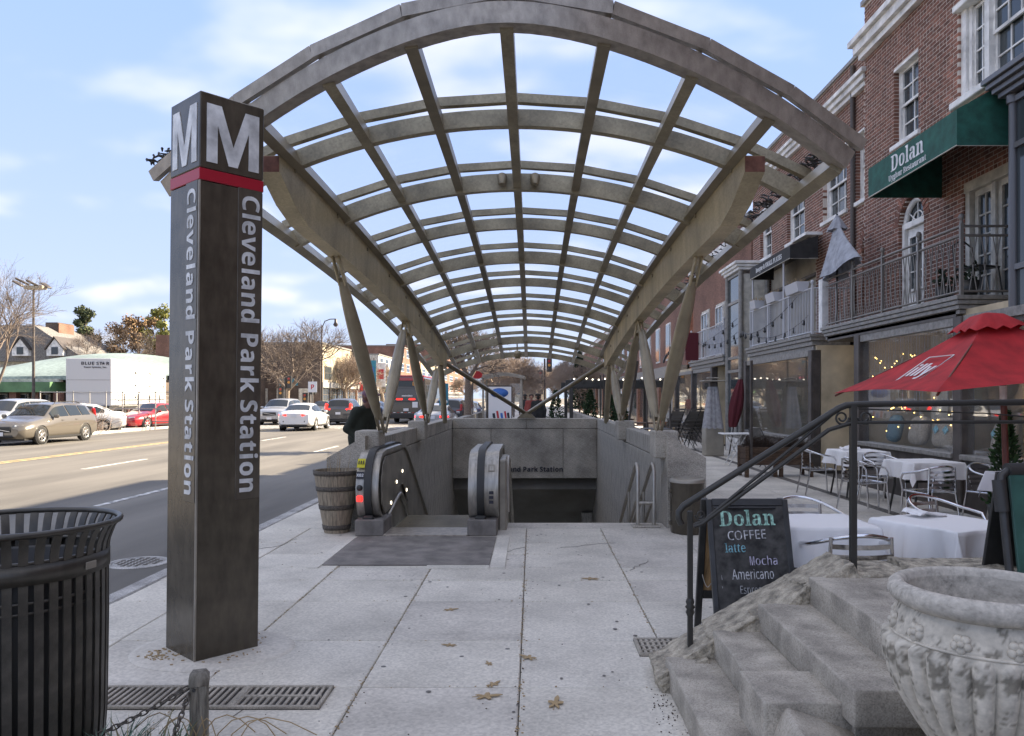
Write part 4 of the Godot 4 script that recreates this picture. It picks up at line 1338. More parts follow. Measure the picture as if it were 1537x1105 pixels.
func shop_things():
	# what stands and hangs in the restaurant window
	var k := 0
	for q in [[13.4, "pillow_teal", "teal cushion leaning in the restaurant window"], [12.55, "pillow_pattern", "mottled woven cushion leaning in the restaurant window"], [11.75, "pillow_pattern", "geometric kilim cushion in the restaurant window nearest the pier"], [10.3, "pillow_pattern", "patterned cushion on the sill beside the conifer"]]:
		var g := G.new()
		var rs := []
		for i in 9:
			var t := -1.0 + 0.25 * i
			var ring := []
			for j in 16:
				var a := TAU * j / 16
				var e := pow(absf(cos(a)), 0.5) * signf(cos(a))
				var f := pow(absf(sin(a)), 0.5) * signf(sin(a))
				var sc := sqrt(maxf(1 - t * t, 0.0))
				ring.append(Vector3(t * 0.09, f * (0.12 + 0.12 * sc), e * (0.13 + 0.13 * sc)))
			rs.append(ring)
		g.rings(rs)
		var c := thing("cushion", q[2], "cushion", V(6.24, 1.07, q[0]), 0.15 * (k % 3 - 1), "cushions in the restaurant window")
		part(c, "cover", g.done(), q[1], Transform3D(Basis(Vector3.BACK, -0.2), Vector3.ZERO))
		if k >= 2:
			for z in [-0.11, 0.11]:
				part(c, "motif", boxm(Vector3(0.004, 0.1, 0.1)), "chalk_blue", Transform3D(Basis(Vector3.BACK, -0.2) * Basis(Vector3.RIGHT, PI / 4), Vector3(-0.095, 0.05, z)))
				part(c, "motif", boxm(Vector3(0.004, 0.12, 0.12)), "far_stone", Transform3D(Basis(Vector3.BACK, -0.2) * Basis(Vector3.RIGHT, PI / 4), Vector3(-0.09, -0.1, z * 0.5)))
		k += 1
	# beaded strings with small lights
	var s := thing("light_strings", "curtain of beaded strings and tiny warm lights inside the restaurant window", "string lights")
	for i in 34:
		var d := 11.2 + i * 0.09
		var l := rng.randf_range(0.5, 1.5)
		part(s, "strand", tubem([V(6.14, 2.6, d), V(6.14 + rng.randf_range(-0.01, 0.03), 2.6 - l, d)], 0.004, 4), "wax" if i % 3 else "curtain")
	for i in 46:
		var d := 11.15 + rng.randf() * 3.0
		var y: float = [2.22 + 0.12 * sin(d * 5.0), 1.35 + 0.1 * sin(d * 3.0), rng.randf_range(1.0, 2.4)][i % 3]
		part(s, "bulb", boxm(Vector3.ONE * 0.018, 0.006), "bulb_glow", at(6.17, y, d))
	# a yellow wall panel and curtain inside the near window
	xbox_thing("room_screen", "yellow plastered partition inside the near restaurant window", "partition", "interior_yellow", 7.0, 7.1, 0.1, 2.6, 8.2, 10.6)
	xbox_thing("window_curtain", "pale curtain hanging inside the restaurant window's middle", "curtain", "curtain", 6.5, 6.53, 0.9, 2.6, 12.2, 12.7)
	# bench tables inside
	for d in [8.6, 9.9]:
		var t := thing("dining_table", ["wooden dining table inside the near restaurant window", "wooden dining table inside by the window pier"][0 if d < 9 else 1], "table", V(6.6, 0.05, d))
		part(t, "tabletop", boxm(Vector3(0.7, 0.04, 0.8), 0.01), "plywood", Transform3D(Basis.IDENTITY, Vector3(0, 0.76, 0)))
		part(t, "pedestal", boxm(Vector3(0.08, 0.74, 0.08)), "trim_dark", Transform3D(Basis.IDENTITY, Vector3(0, 0.37, 0)))
	# flower boxes on the white balcony
	var n := 0
	for q in [[17.7, "white flower box on the white railing nearest its corner post"], [19.3, "white flower box with dried stems in the white railing's middle"], [20.8, "small white planter at the far end of the white railing"]]:
		var f := thing("flower_box", q[1], "planter", V(6.0, 3.96, q[0]), 0.0, "flower boxes on the white balcony")
		var g := G.new()
		g.prism(PackedVector2Array([Vector2(-0.1, 0), Vector2(0.1, 0), Vector2(0.15, 0.22), Vector2(-0.15, 0.22)]), -0.42 + n * 0.1, 0.42 - n * 0.1)
		part(f, "trough", g.done(), "rail_white")
		g = G.new()
		for i in 40:
			var a := Vector3(rng.randf_range(-0.1, 0.1), 0.2, rng.randf_range(-0.3, 0.3))
			g.tube([a, a + Vector3(rng.randf_range(-0.1, 0.1), rng.randf_range(0.02, 0.14), rng.randf_range(-0.1, 0.1))], [0.006, 0.002], 4)
		part(f, "stems", g.done(), "dry_leaf", Transform3D.IDENTITY, "stuff")
		n += 1
	# cafe chair and pots on the first balcony
	var bc := thing("balcony_chair", "dark iron chair on the balcony behind the crossed railing", "chair", V(6.45, 3.03, 11.3), 0.4)
	part(bc, "seat", boxm(Vector3(0.42, 0.03, 0.42), 0.01), "rail_black", Transform3D(Basis.IDENTITY, Vector3(0, 0.45, 0)))
	part(bc, "backrest", tubem([Vector3(-0.2, 0.45, -0.2), Vector3(-0.2, 0.8, -0.24), Vector3(0, 0.9, -0.25), Vector3(0.2, 0.8, -0.24), Vector3(0.2, 0.45, -0.2)], 0.014, 6), "rail_black")
	for i in 4:
		part(bc, "leg", tubem([Vector3(0.19 if i % 2 else -0.19, 0.45, 0.19 if i / 2 else -0.19), Vector3(0.23 if i % 2 else -0.23, 0, 0.23 if i / 2 else -0.23)], 0.012, 6), "rail_black")
	var q2 := 0
	for d in [11.15, 11.8]:
		var pot := thing("plant_pot", ["dark potted plant on the balcony floor beside the iron chair", "dark potted plant on the balcony behind the second baluster bay"][q2], "plant", V(6.25, 3.03, d))
		var g := G.new()
		g.lathe([Vector2(0.0, 0), Vector2(0.1, 0), Vector2(0.14, 0.24), Vector2(0.12, 0.24), Vector2(0, 0.22)], 14)
		part(pot, "pot", g.done(), "rail_black")
		part(pot, "foliage", leaf_ball(0.2, 60, Color(0.02, 0.03, 0.015), 0.05), "leaf_green", Transform3D(Basis.IDENTITY, Vector3(0, 0.34, 0)))
		q2 += 1
	# light strings outside, between the white balcony and the street
	var runs := [[V(6.0, 3.4, 16.9), V(6.0, 2.75, 19.4), V(5.95, 3.55, 22.4)], [V(6.0, 3.9, 17.6), V(5.95, 3.05, 20.6), V(5.95, 3.5, 22.5)], [V(5.95, 3.5, 22.6), V(5.9, 3.0, 25.5), V(5.9, 3.9, 29.0)], [V(5.95, 3.9, 22.6), V(5.95, 3.35, 27.0), V(5.9, 3.3, 33.0)], [V(4.55, 2.9, 27.0), V(4.9, 3.2, 29.0), V(5.6, 3.6, 31.0)]]
	var names := ["lower string of dark bulbs sagging across the white balcony", "upper string of dark bulbs draped over the white balcony rail", "string of bulbs sagging before the cloth-hung balcony", "long bulb string beyond the tall glass bay", "bulb string between thin poles near the canopy's far strut"]
	for i in runs.size():
		var r = runs[i]
		var l := thing("bulb_string", names[i], "string lights", Vector3.ZERO, 0.0, "bulb strings along the row")
		var pts := arc(16, func(t): return (r[0] as Vector3).lerp(r[1], t).lerp((r[1] as Vector3).lerp(r[2], t), t))
		part(l, "cable", tubem(pts, 0.008, 4), "bulb_dark")
		for j in range(1, 16, 2):
			var g := G.new()
			g.lathe([Vector2(0, 0.06), Vector2(0.022, 0.05), Vector2(0.026, 0.0), Vector2(0.04, -0.05), Vector2(0.0, -0.09)], 8)
			part(l, "bulb", g.done(), "bulb_dark", Transform3D(Basis.IDENTITY, pts[j] - Vector3(0, 0.06, 0)))
	# grey closed umbrella drawn over the first balcony's end
	var u := thing("grey_umbrella", "folded grey parasol tilted over the end of the crossed balcony railing", "umbrella", V(6.1, 3.03, 15.6))
	var g := G.new()
	var rs := []
	for i in 13:
		var t := i / 12.0
		var ring := []
		for j in 40:
			var a := TAU * j / 40
			var f := 1.0 + 0.16 * t * cos(a * 8.0)
			var rx := (0.05 + 0.34 * t) * f
			var along := Vector3(cos(a) * rx * 0.55, 2.12 - 1.15 * t + 0.04 * sin(a * 4.0) * t, sin(a) * rx)
			# the cloth is pulled down and towards the street end
			if sin(a) > 0: along += Vector3(-0.1 * t, 0.16 * t * sin(a), sin(a) * 0.95 * pow(t, 1.3))
			ring.append(along)
		rs.append(ring)
	g.rings(rs, true, false)
	part(u, "cloth", g.done(), "umbrella_grey")
	g = G.new()
	rs = []
	for i in 4:
		var ring := []
		for j in 24:
			var a := TAU * j / 24
			var rr := 0.03 + 0.065 * i * (1.0 + 0.2 * cos(a * 8))
			ring.append(Vector3(cos(a) * rr * 0.8, 2.22 - 0.1 * i, sin(a) * rr))
		rs.append(ring)
	g.rings(rs, true, false)
	part(u, "top_valance", g.done(), "umbrella_grey")
	part(u, "pole", tubem([Vector3(0, 0, 0), Vector3(0, 2.25, 0)], 0.022, 8), "rail_black")
	# dark red blade sign farther on
	xbox_thing("blade_sign", "dark red hanging sign board behind the canopy strut", "sign", "maroon_cloth", 4.72, 5.12, 2.75, 3.6, 24.0, 24.06)

func xbox_thing(called: String, label: String, category: String, m, x0: float, x1: float, y0: float, y1: float, d0: float, d1: float, group := ""):
	return whole(called, boxm(Vector3(x1 - x0, y1 - y0, d1 - d0), 0.004), m, label, category, at((x0 + x1) / 2, (y0 + y1) / 2, (d0 + d1) / 2), group)

func leaf_ball(r: float, n: int, c: Color, size: float, squash := 1.0) -> ArrayMesh:
	var g := G.new()
	for i in n:
		var dir := Vector3(rng.randfn(), rng.randfn(), rng.randfn()).normalized()
		var p := dir * r * pow(rng.randf(), 0.4) * Vector3(1, squash, 1)
		var t := rng.randf_range(0.6, 1.5)
		g.col(Color(c.r * t, c.g * t, c.b * t))
		var a := Vector3(rng.randfn(), rng.randfn(), rng.randfn()).normalized() * size
		var b := a.cross(dir).normalized() * size * 0.6
		g.quad(p - a, p - b, p + a, p + b)
	return g.done()

# ---------------------------------------------------------------- foreground and street furniture
func rock(size: Vector3, n: Vector3i, amp: float, sd: int, rad := 0.02, craggy := false) -> ArrayMesh:
	var nz := FastNoiseLite.new()
	nz.seed = sd
	nz.frequency = 3.0
	nz.fractal_octaves = 5
	if craggy: nz.fractal_gain = 0.6
	var g := G.new()
	if not craggy: g.smooth()
	rad = minf(rad, size[size.min_axis_index()] * 0.3)
	var f := func(p: Vector3) -> Vector3:
		var q := p * size
		var r := Vector3(nz.get_noise_3d(q.x, q.y, q.z), nz.get_noise_3d(q.x + 9, q.y, q.z), nz.get_noise_3d(q.x, q.y + 9, q.z)) * amp
		# worn, rounded edges
		var inner := size * 0.5 - Vector3.ONE * rad
		var core := q.clamp(-inner, inner)
		if (q - core).length() > rad: q = core + (q - core).normalized() * rad
		if craggy:
			# split along its beds: ledges that step in and out with height
			var bed := floorf((q.y + 0.02 * nz.get_noise_2d(q.x, q.z)) / 0.028)
			var step := nz.get_noise_3d(bed * 3.7, q.x * 0.5, q.z * 0.5) * amp * 0.8
			r += Vector3(0.2, 0.15, 1.0) * step * signf(q.z)
		return q + r
	# cells as narrow as the rounding at the two ends, even ones between
	var cut := func(i: int, m: int, L: float) -> float:
		if i == 0: return -0.5
		if i == m: return 0.5
		var e := rad * 1.1 / L
		return lerpf(-0.5 + e, 0.5 - e, float(i - 1) / maxf(m - 2, 1))
	for ax in 3:
		var a1 := (ax + 1) % 3
		var a2 := (ax + 2) % 3
		for s in [-0.5, 0.5]:
			for i in n[a1]:
				for j in n[a2]:
					var c := []
					for o in [[0, 0], [1, 0], [1, 1], [0, 1]]:
						var v := Vector3.ZERO
						v[ax] = s
						v[a1] = cut.call(i + o[0], n[a1], size[a1])
						v[a2] = cut.call(j + o[1], n[a2], size[a2])
						c.append(f.call(v))
					if s > 0: g.quad(c[0], c[1], c[2], c[3])
					else: g.quad(c[3], c[2], c[1], c[0])
	return g.done()

func pylon():
	var rx := Vector3(0.676, 0, -0.737)
	var nz := Vector3(0.737, 0, 0.676)
	var o := V(-2.03, 0, 4.68) + (rx - nz) * 0.205
	var p := thing("station_pylon", "tall square brown pylon with white M and vertical station name", "sign")
	p.transform = Transform3D(Basis(Vector3.BACK, deg_to_rad(-0.62)) * Basis(rx, Vector3.UP, nz) * Basis.from_scale(Vector3(0.975, 0.985, 0.975)), o)
	part(p, "shaft", boxm(Vector3(0.42, 3.03, 0.42), 0.004), "pylon_brown", Transform3D(Basis.IDENTITY, Vector3(0, 1.44, 0)))
	part(p, "head", boxm(Vector3(0.424, 0.465, 0.424), 0.006), "pylon_brown", Transform3D(Basis.IDENTITY, Vector3(0, 3.2675, 0)))
	part(p, "red_band", boxm(Vector3(0.426, 0.072, 0.426), 0.003), "red_band", Transform3D(Basis.IDENTITY, Vector3(0, 2.995, 0)))
	var mp := PackedVector2Array()
	for q in [[0, 0], [0, 1], [0.27, 1], [0.5, 0.33], [0.73, 1], [1, 1], [1, 0], [0.8, 0], [0.8, 0.66], [0.585, 0], [0.415, 0], [0.2, 0.66], [0.2, 0]]:
		mp.append(Vector2((q[0] - 0.5) * 0.345, (q[1] - 0.5) * 0.36))
	var g := G.new()
	g.prism(mp, 0.0, 0.004)
	var m := g.done()
	var left := Basis(Vector3.UP, -PI / 2)
	part(p, "letter_m", m, "letter_white", Transform3D(Basis.IDENTITY, Vector3(0.003, 3.255, 0.212)))
	part(p, "letter_m", m, "letter_white", Transform3D(left, Vector3(-0.212, 3.255, 0.0)))
	var t := words("Cleveland Park Station", 0.115, 0.003, "Droid Sans", 700)
	var w := t.get_aabb().size.x
	var turn := Basis(Vector3.BACK, -PI / 2) * Basis.from_scale(Vector3(1.89 / w, 1, 1))
	part(p, "name_strip", boxm(Vector3(0.165, 1.98, 0.006), 0.002), "pylon_strip", Transform3D(Basis.IDENTITY, Vector3(0.122, 1.97, 0.2105)))
	part(p, "lettering", t, "letter_white", Transform3D(turn, Vector3(0.122, 1.97, 0.2155)))
	part(p, "name_strip", boxm(Vector3(0.165, 1.98, 0.006), 0.002), "pylon_strip", Transform3D(left, Vector3(-0.2105, 1.97, 0.108)))
	part(p, "lettering", t, "letter_white", Transform3D(left * turn, Vector3(-0.2155, 1.97, 0.108)))
	for s in [[0.0, 0.212], [0.212, 0.0]]:
		pass
	part(p, "corner_trim", boxm(Vector3(0.012, 2.96, 0.012), 0.002), "steel_dull", Transform3D(Basis.IDENTITY, Vector3(-0.2085, 1.475, 0.2085)))
	# oval concrete footing
	g = G.new()
	var ring := []
	g.lathe([Vector2(0, 0.012), Vector2(0.44, 0.012), Vector2(0.47, 0.008), Vector2(0.48, 0.0)], 36)
	whole("pylon_footing", g.done(), "concrete_b", "round concrete footing around the brown pylon's base", "footing", Transform3D(Basis.from_scale(Vector3(1.05, 1, 0.85)), o + Vector3(0.02, 0, 0.02)))
	g = G.new()
	for i in 90:
		var a := rng.randf() * TAU
		var q := o + Vector3(cos(a) * rng.randf_range(0.26, 0.36), 0.014, sin(a) * rng.randf_range(0.26, 0.36))
		if i % 2: q = o + Vector3(-0.26 + rng.randfn() * 0.06, 0.014, 0.16 + rng.randfn() * 0.05)
		g.box(q, Vector3(rng.randf_range(0.004, 0.02), 0.006, rng.randf_range(0.004, 0.02)), 0, Basis(Vector3.UP, a))
	part(self, "debris", g.done(), "dry_leaf", Transform3D.IDENTITY, "stuff")

func trash_can():
	var c := thing("litter_basket", "tall dark slatted steel litter basket with flared rim by the kerb", "litter bin", V(-2.13, 0, 3.2))
	var n := 42
	var prof := [Vector2(0.325, 0.05), Vector2(0.34, 0.3), Vector2(0.345, 0.7), Vector2(0.345, 0.95), Vector2(0.352, 1.0), Vector2(0.37, 1.05), Vector2(0.388, 1.08)]
	var pts := []; var ups := []
	for i in prof.size():
		pts.append(Vector3(prof[i].x, prof[i].y, 0))
		var t: Vector2 = (prof[min(i + 1, prof.size() - 1)] - prof[max(i - 1, 0)]).normalized()
		ups.append(Vector3(t.y, -t.x, 0))
	var g := G.new()
	g.bar(pts, ups, 0.032, 0.007)
	var slat := g.done()
	for i in n:
		part(c, "slat", slat, "can_metal", Transform3D(Basis(Vector3.UP, TAU * i / n), Vector3.ZERO))
	for b in [[0.350, 0.89, 0.075], [0.346, 0.05, 0.05]]:
		g = G.new()
		g.lathe([Vector2(b[0] - 0.012, b[1]), Vector2(b[0], b[1]), Vector2(b[0], b[1] + b[2]), Vector2(b[0] - 0.012, b[1] + b[2])], 48)
		part(c, "band", g.done(), "can_metal")
	for b in [[0.388, 1.085, 0.013], [0.335, 0.97, 0.008], [0.335, 0.82, 0.006], [0.33, 0.78, 0.006]]:
		part(c, "hoop", tubem(arc(48, func(t): return Vector3(cos(TAU * t) * b[0], b[1], sin(TAU * t) * b[0])), b[2], 8), "can_metal")
	g = G.new()
	g.lathe([Vector2(0.0, 0.08), Vector2(0.27, 0.08), Vector2(0.30, 0.93), Vector2(0.305, 0.94), Vector2(0.31, 0.93), Vector2(0.285, 0.06), Vector2(0, 0.06)], 32)
	part(c, "liner", g.done(), "rubber")
	part(c, "maker_plate", boxm(Vector3(0.004, 0.03, 0.06), 0.002), "steel_dull", Transform3D(Basis(Vector3.UP, -0.15), Vector3(cos(0.15) * 0.352, 0.925, sin(0.15) * 0.352)))

func grate(called: String, label: String, x0: float, x1: float, d0: float, d1: float, slant: float):
	var t := thing(called, label, "drain grate", V(0, 0.004, 0), 0, "drain grates in the pavement")
	part(t, "pit", boxm(Vector3(x1 - x0, 0.02, d1 - d0)), "pit_black", at((x0 + x1) / 2, -0.008, (d0 + d1) / 2))  # flat plate: the shadow inside the pit is put into its black colour
	for q in [[x0, x1, d0, d0 + 0.022], [x0, x1, d1 - 0.022, d1], [x0, x0 + 0.022, d0 + 0.022, d1 - 0.022], [x1 - 0.022, x1, d0 + 0.022, d1 - 0.022]]:
		part(t, "frame", boxm(Vector3(q[1] - q[0], 0.024, q[3] - q[2]), 0.004), "granite_step", at((q[0] + q[1]) / 2, 0.004, (q[2] + q[3]) / 2))
	var x := x0 + 0.045
	var bar := boxm(Vector3(0.019, 0.018, (d1 - d0 - 0.044)), 0.003)
	while x < x1 - 0.04:
		part(t, "bar", bar, "granite_step", Transform3D(Basis(Vector3.UP, slant), V(x, 0.003, (d0 + d1) / 2)))
		x += 0.036
	if x1 - x0 > 1.0:
		part(t, "bar", boxm(Vector3(0.42, 0.02, 0.02), 0.003), "granite_step", at(x1 - 0.24, 0.006, (d0 + d1) / 2))
		part(t, "bar", boxm(Vector3(0.03, 0.02, d1 - d0 - 0.05), 0.003), "granite_step", at(x1 - 0.46, 0.006, (d0 + d1) / 2))
	else:
		for k in 3:
			part(t, "bar", boxm(Vector3(x1 - x0 - 0.05, 0.02, 0.016), 0.003), "granite_step", at((x0 + x1) / 2, 0.006, lerpf(d0, d1, 0.25 + 0.25 * k)))

func chain(label: String, a: Vector3, b: Vector3, sag: float):
	var t := thing("chain", label, "chain", Vector3.ZERO, 0, "rusty chains of the tree bed")
	var n := int(a.distance_to(b) / 0.028)
	var g := G.new()
	g.tube(arc(14, func(q): return Vector3(cos(TAU * q) * 0.019, sin(TAU * q) * 0.010, 0)), 0.0036, 5)
	var link := g.done()
	for i in n:
		var u := (i + 0.5) / n
		var p := a.lerp(b, u) - Vector3(0, sag * 4 * u * (1 - u), 0)
		var q := a.lerp(b, u + 0.02) - Vector3(0, sag * 4 * (u + 0.02) * (0.98 - u), 0)
		var dir := (q - p).normalized()
		var s := dir.cross(Vector3.UP).normalized()
		var up := s.cross(dir)
		if i % 2: 
			var tmp := s; s = up; up = -tmp
		part(t, "link", link, "barrel_hoop", Transform3D(Basis(dir, up, s), p))

func tree_bed():
	var p := thing("chain_post", "short weathered wooden post with a chamfered cap holding chains", "post", V(-1.453, 0, 3.4), 0.35)
	part(p, "shaft", boxm(Vector3(0.075, 0.40, 0.075), 0.006), "wood_grey", Transform3D(Basis.IDENTITY, Vector3(0, 0.17, 0)))
	var g := G.new()
	g.lathe([Vector2(0.057, 0.352), Vector2(0.058, 0.385), Vector2(0.038, 0.408), Vector2(0, 0.410)], 4)
	part(p, "cap", g.done(), "wood_grey", Transform3D(Basis(Vector3.UP, PI / 4), Vector3.ZERO))
	part(p, "eye_bolt", tubem([Vector3(-0.02, 0.34, 0.036), Vector3(-0.02, 0.34, 0.045)], 0.008, 8), "rubber")
	chain("rusty chain sagging left from the wooden post towards the litter basket", V(-1.49, 0.345, 3.38), V(-1.95, 0.17, 3.1), 0.02)
	chain("rusty chain dropping forward from the wooden post", V(-1.475, 0.33, 3.35), V(-1.46, 0.02, 2.9), 0.01)
	var bed := struct("planting_bed", sheet(-2.6, -1.40, 2.2, 3.42, 0.012, 0.02), "soil")
	g = G.new()
	for i in 320:
		var o := V(rng.randf_range(-1.78, -1.46), 0.0, rng.randf_range(2.95, 3.3))
		var h := rng.randf_range(0.16, 0.37)
		var lean := Vector3(rng.randfn(0, 0.35), 0, rng.randfn(0, 0.35))
		var s := Vector3(rng.randfn(), 0, rng.randfn()).normalized() * 0.009
		var t := rng.randf_range(0.75, 1.3)
		g.col(Color(0.13 * t, 0.20 * t, 0.145 * t) if i % 5 else Color(0.36 * t, 0.31 * t, 0.17 * t))
		var prev := o
		for k in 4:
			var u := (k + 1) / 4.0
			var q := o + Vector3(0, h * u * (1.0 - 0.25 * u), 0) + lean * h * u * u
			var w0 := s * (1.1 - 0.25 * k)
			var w1 := s * (0.85 - 0.27 * k)
			g.quad(prev - w0, prev + w0, q + w1, q - w1)
			prev = q
	part(self, "ground_cover", g.done(), "leaf_green", Transform3D.IDENTITY, "stuff")
	g = G.new()
	for i in 9:
		var o := V(-1.40 + rng.randf_range(-0.1, 0.12), 0, 3.32 + rng.randf_range(-0.05, 0.05))
		g.tube(arc(6, func(t): return o + Vector3((0.16 * t + 0.04 * i * t * t) * (1 if i % 2 else -0.5), 0.24 * sin(t * 2.4), -0.02 * t)), 0.0025, 4)
	part(self, "dry_stems", g.done(), "dry_leaf", Transform3D.IDENTITY, "stuff")

func barrel():
	var b := thing("barrel_planter", "weathered half-barrel planter with dark hoops left of the escalator", "planter", V(-2.335, 0, 9.3))
	var r := func(y: float) -> float: return lerpf(0.145, 0.27, pow(y / 0.74, 0.9))
	for i in 22:
		var a := TAU * i / 22
		var g := G.new()
		var rs := []
		for k in 5:
			var y := 0.74 * k / 4
			var rr: float = r.call(y)
			var hw := PI / 22 * 0.965
			rs.append([Vector3(cos(a - hw) * rr, y, sin(a - hw) * rr), Vector3(cos(a + hw) * rr, y, sin(a + hw) * rr), Vector3(cos(a + hw) * (rr - 0.02), y, sin(a + hw) * (rr - 0.02)), Vector3(cos(a - hw) * (rr - 0.02), y, sin(a - hw) * (rr - 0.02))])
		for k in 4:
			for j in 4:
				g.quad(rs[k][j], rs[k][(j + 1) % 4], rs[k + 1][(j + 1) % 4], rs[k + 1][j])
		g.quad(rs[4][0], rs[4][1], rs[4][2], rs[4][3])
		part(b, "stave", g.done(), "barrel_wood")
	for y in [0.04, 0.28, 0.50, 0.685]:
		var g := G.new()
		var r0: float = r.call(y)
		var r1: float = r.call(y + 0.055)
		g.lathe([Vector2(r0 - 0.01, y), Vector2(r0 + 0.007, y), Vector2(r1 + 0.007, y + 0.055), Vector2(r1 - 0.01, y + 0.055)], 32)
		part(b, "hoop", g.done(), "barrel_hoop")
	var g := G.new()
	g.lathe([Vector2(0, 0.68), Vector2(0.245, 0.68)], 24)
	part(b, "soil", g.done(), "soil")
	g = G.new()
	for i in 40:
		var a := rng.randf() * TAU
		var q := Vector3(cos(a), 0, sin(a)) * rng.randf() * 0.22 + Vector3(0, 0.69, 0)
		g.box(q, Vector3.ONE * rng.randf_range(0.01, 0.03), 0, Basis(Vector3(1, 1, 0).normalized(), a))
	for i in 6:
		var q := Vector3(rng.randf_range(-0.15, 0.15), 0.68, rng.randf_range(-0.15, 0.15))
		g.tube([q, q + Vector3(rng.randf_range(-0.06, 0.06), 0.28, 0)], [0.004, 0.001], 4)
	part(b, "dead_plants", g.done(), "dry_leaf", Transform3D.IDENTITY, "stuff")

func bins():
	var c := thing("ash_bin", "round dark bronze bin with a pale flat lid by the parapet pier", "litter bin", V(1.84, 0, 9.25))
	var g := G.new()
	g.lathe([Vector2(0.19, 0), Vector2(0.2, 0.02), Vector2(0.2, 0.58), Vector2(0.205, 0.59), Vector2(0.205, 0.62)], 32)
	part(c, "body", g.done(), "pylon_brown")
	g = G.new()
	g.lathe([Vector2(0.208, 0.60), Vector2(0.208, 0.635), Vector2(0.17, 0.65), Vector2(0.165, 0.64), Vector2(0.0, 0.64)], 32)
	part(c, "lid", g.done(), "steel_dull")
	for y in [0.12, 0.5]:
		part(c, "hinge", boxm(Vector3(0.03, 0.05, 0.03), 0.006), "pylon_brown", Transform3D(Basis.IDENTITY, Vector3(-0.205, y, 0.03)))

func chalk_sign():
	var s := thing("chalkboard_sign", "black folding chalkboard listing coffees in chalk beside the stone steps", "sign")
	var top := V(1.40, 0.933, 5.1)
	var front := Basis(Vector3.RIGHT, -atan2(0.30, 0.93))
	var fx := Transform3D(front, top)
	part(s, "board", boxm(Vector3(0.48, 0.97, 0.022), 0.004), "chalkboard", fx * Transform3D(Basis.IDENTITY, Vector3(0, -0.49, 0)))
	for q in [[-0.247, 0.035, -0.49, 0.98], [0.247, 0.035, -0.49, 0.98]]:
		part(s, "frame", boxm(Vector3(q[1], q[3], 0.03), 0.005), "black_paint", fx * Transform3D(Basis.IDENTITY, Vector3(q[0], q[2], 0.002)))
	part(s, "frame", boxm(Vector3(0.46, 0.05, 0.03), 0.005), "black_paint", fx * Transform3D(Basis.IDENTITY, Vector3(0, -0.02, 0.002)))
	part(s, "chalk_ledge", boxm(Vector3(0.40, 0.012, 0.02), 0.004), "black_paint", fx * Transform3D(Basis.IDENTITY, Vector3(-0.02, -0.058, 0.02)))
	# back frame
	var back := Transform3D(Basis(Vector3.RIGHT, atan2(0.22, 0.93)), top + Vector3(0, 0, -0.02))
	for x in [-0.27, 0.23]:
		part(s, "back_leg", boxm(Vector3(0.045, 0.97, 0.03), 0.004), "black_paint", back * Transform3D(Basis.IDENTITY, Vector3(x, -0.48, 0)))
	part(s, "back_rail", boxm(Vector3(0.46, 0.06, 0.025), 0.004), "black_paint", back * Transform3D(Basis.IDENTITY, Vector3(-0.02, -0.68, 0)))
	part(s, "back_panel", boxm(Vector3(0.46, 0.6, 0.012)), "plywood", back * Transform3D(Basis.IDENTITY, Vector3(-0.02, -0.36, 0.0)))
	part(s, "stay_chain", tubem(arc(8, func(t): return V(1.135, 0.42 - 0.05 * sin(PI * t), lerpf(5.2, 4.95, t))), 0.003, 4), "steel")
	# writing
	var lines := [["Dolan", 0.098, -0.01, -0.125, "chalk_mint", "Droid Serif", 700], ["COFFEE", 0.058, -0.02, -0.232, "chalk_white", "Droid Sans", 400], ["latte", 0.056, -0.10, -0.315, "chalk_blue", "Droid Serif", 400], ["Mocha", 0.056, 0.075, -0.395, "chalk_lilac", "Droid Sans Mono", 400], ["Americano", 0.062, 0.0, -0.48, "chalk_white", "Droid Sans", 400], ["Espresso", 0.05, 0.0, -0.575, "chalk_grey", "Droid Sans", 400]]
	for l in lines:
		var t := words(l[0], l[1], 0.0015, l[5], l[6], l[0] in ["latte", "COFFEE"])
		var sx: float = {"Dolan": 0.36, "COFFEE": 0.245, "latte": 0.13, "Mocha": 0.175, "Americano": 0.265, "Espresso": 0.18}[l[0]] / t.get_aabb().size.x
		part(s, "lettering", t, l[4], fx * Transform3D(Basis(Vector3.BACK, 0.02 if l[0] != "COFFEE" else 0.05) * Basis.from_scale(Vector3(sx, 1, 1)), Vector3(l[2], l[3], 0.0125)))
	# smiling face and chalk smears
	part(s, "smiley", tubem(arc(18, func(t): return Vector3(0.175 + 0.021 * cos(TAU * t), -0.585 + 0.021 * sin(TAU * t), 0.0125)), 0.0022, 4), "chalk_white", fx)
	part(s, "smiley", tubem(arc(8, func(t): return Vector3(0.175 + 0.012 * cos(PI + PI * t), -0.588 + 0.010 * sin(PI + PI * t), 0.0125)), 0.002, 4), "chalk_white", fx)
	for x in [0.168, 0.182]:
		part(s, "smiley", boxm(Vector3(0.005, 0.006, 0.002)), "chalk_white", fx * Transform3D(Basis.IDENTITY, Vector3(x, -0.578, 0.0125)))
	for q in [[-0.205, -0.72, 0.03], [-0.2, -0.56, 0.012], [-0.2, -0.5, 0.03], [0.045, -0.65, 0.07]]:
		part(s, "smear", boxm(Vector3(0.003, q[2], 0.0012)), "chalk_grey", fx * Transform3D(Basis(Vector3.BACK, 0.1), Vector3(q[0], q[1], 0.0118)))

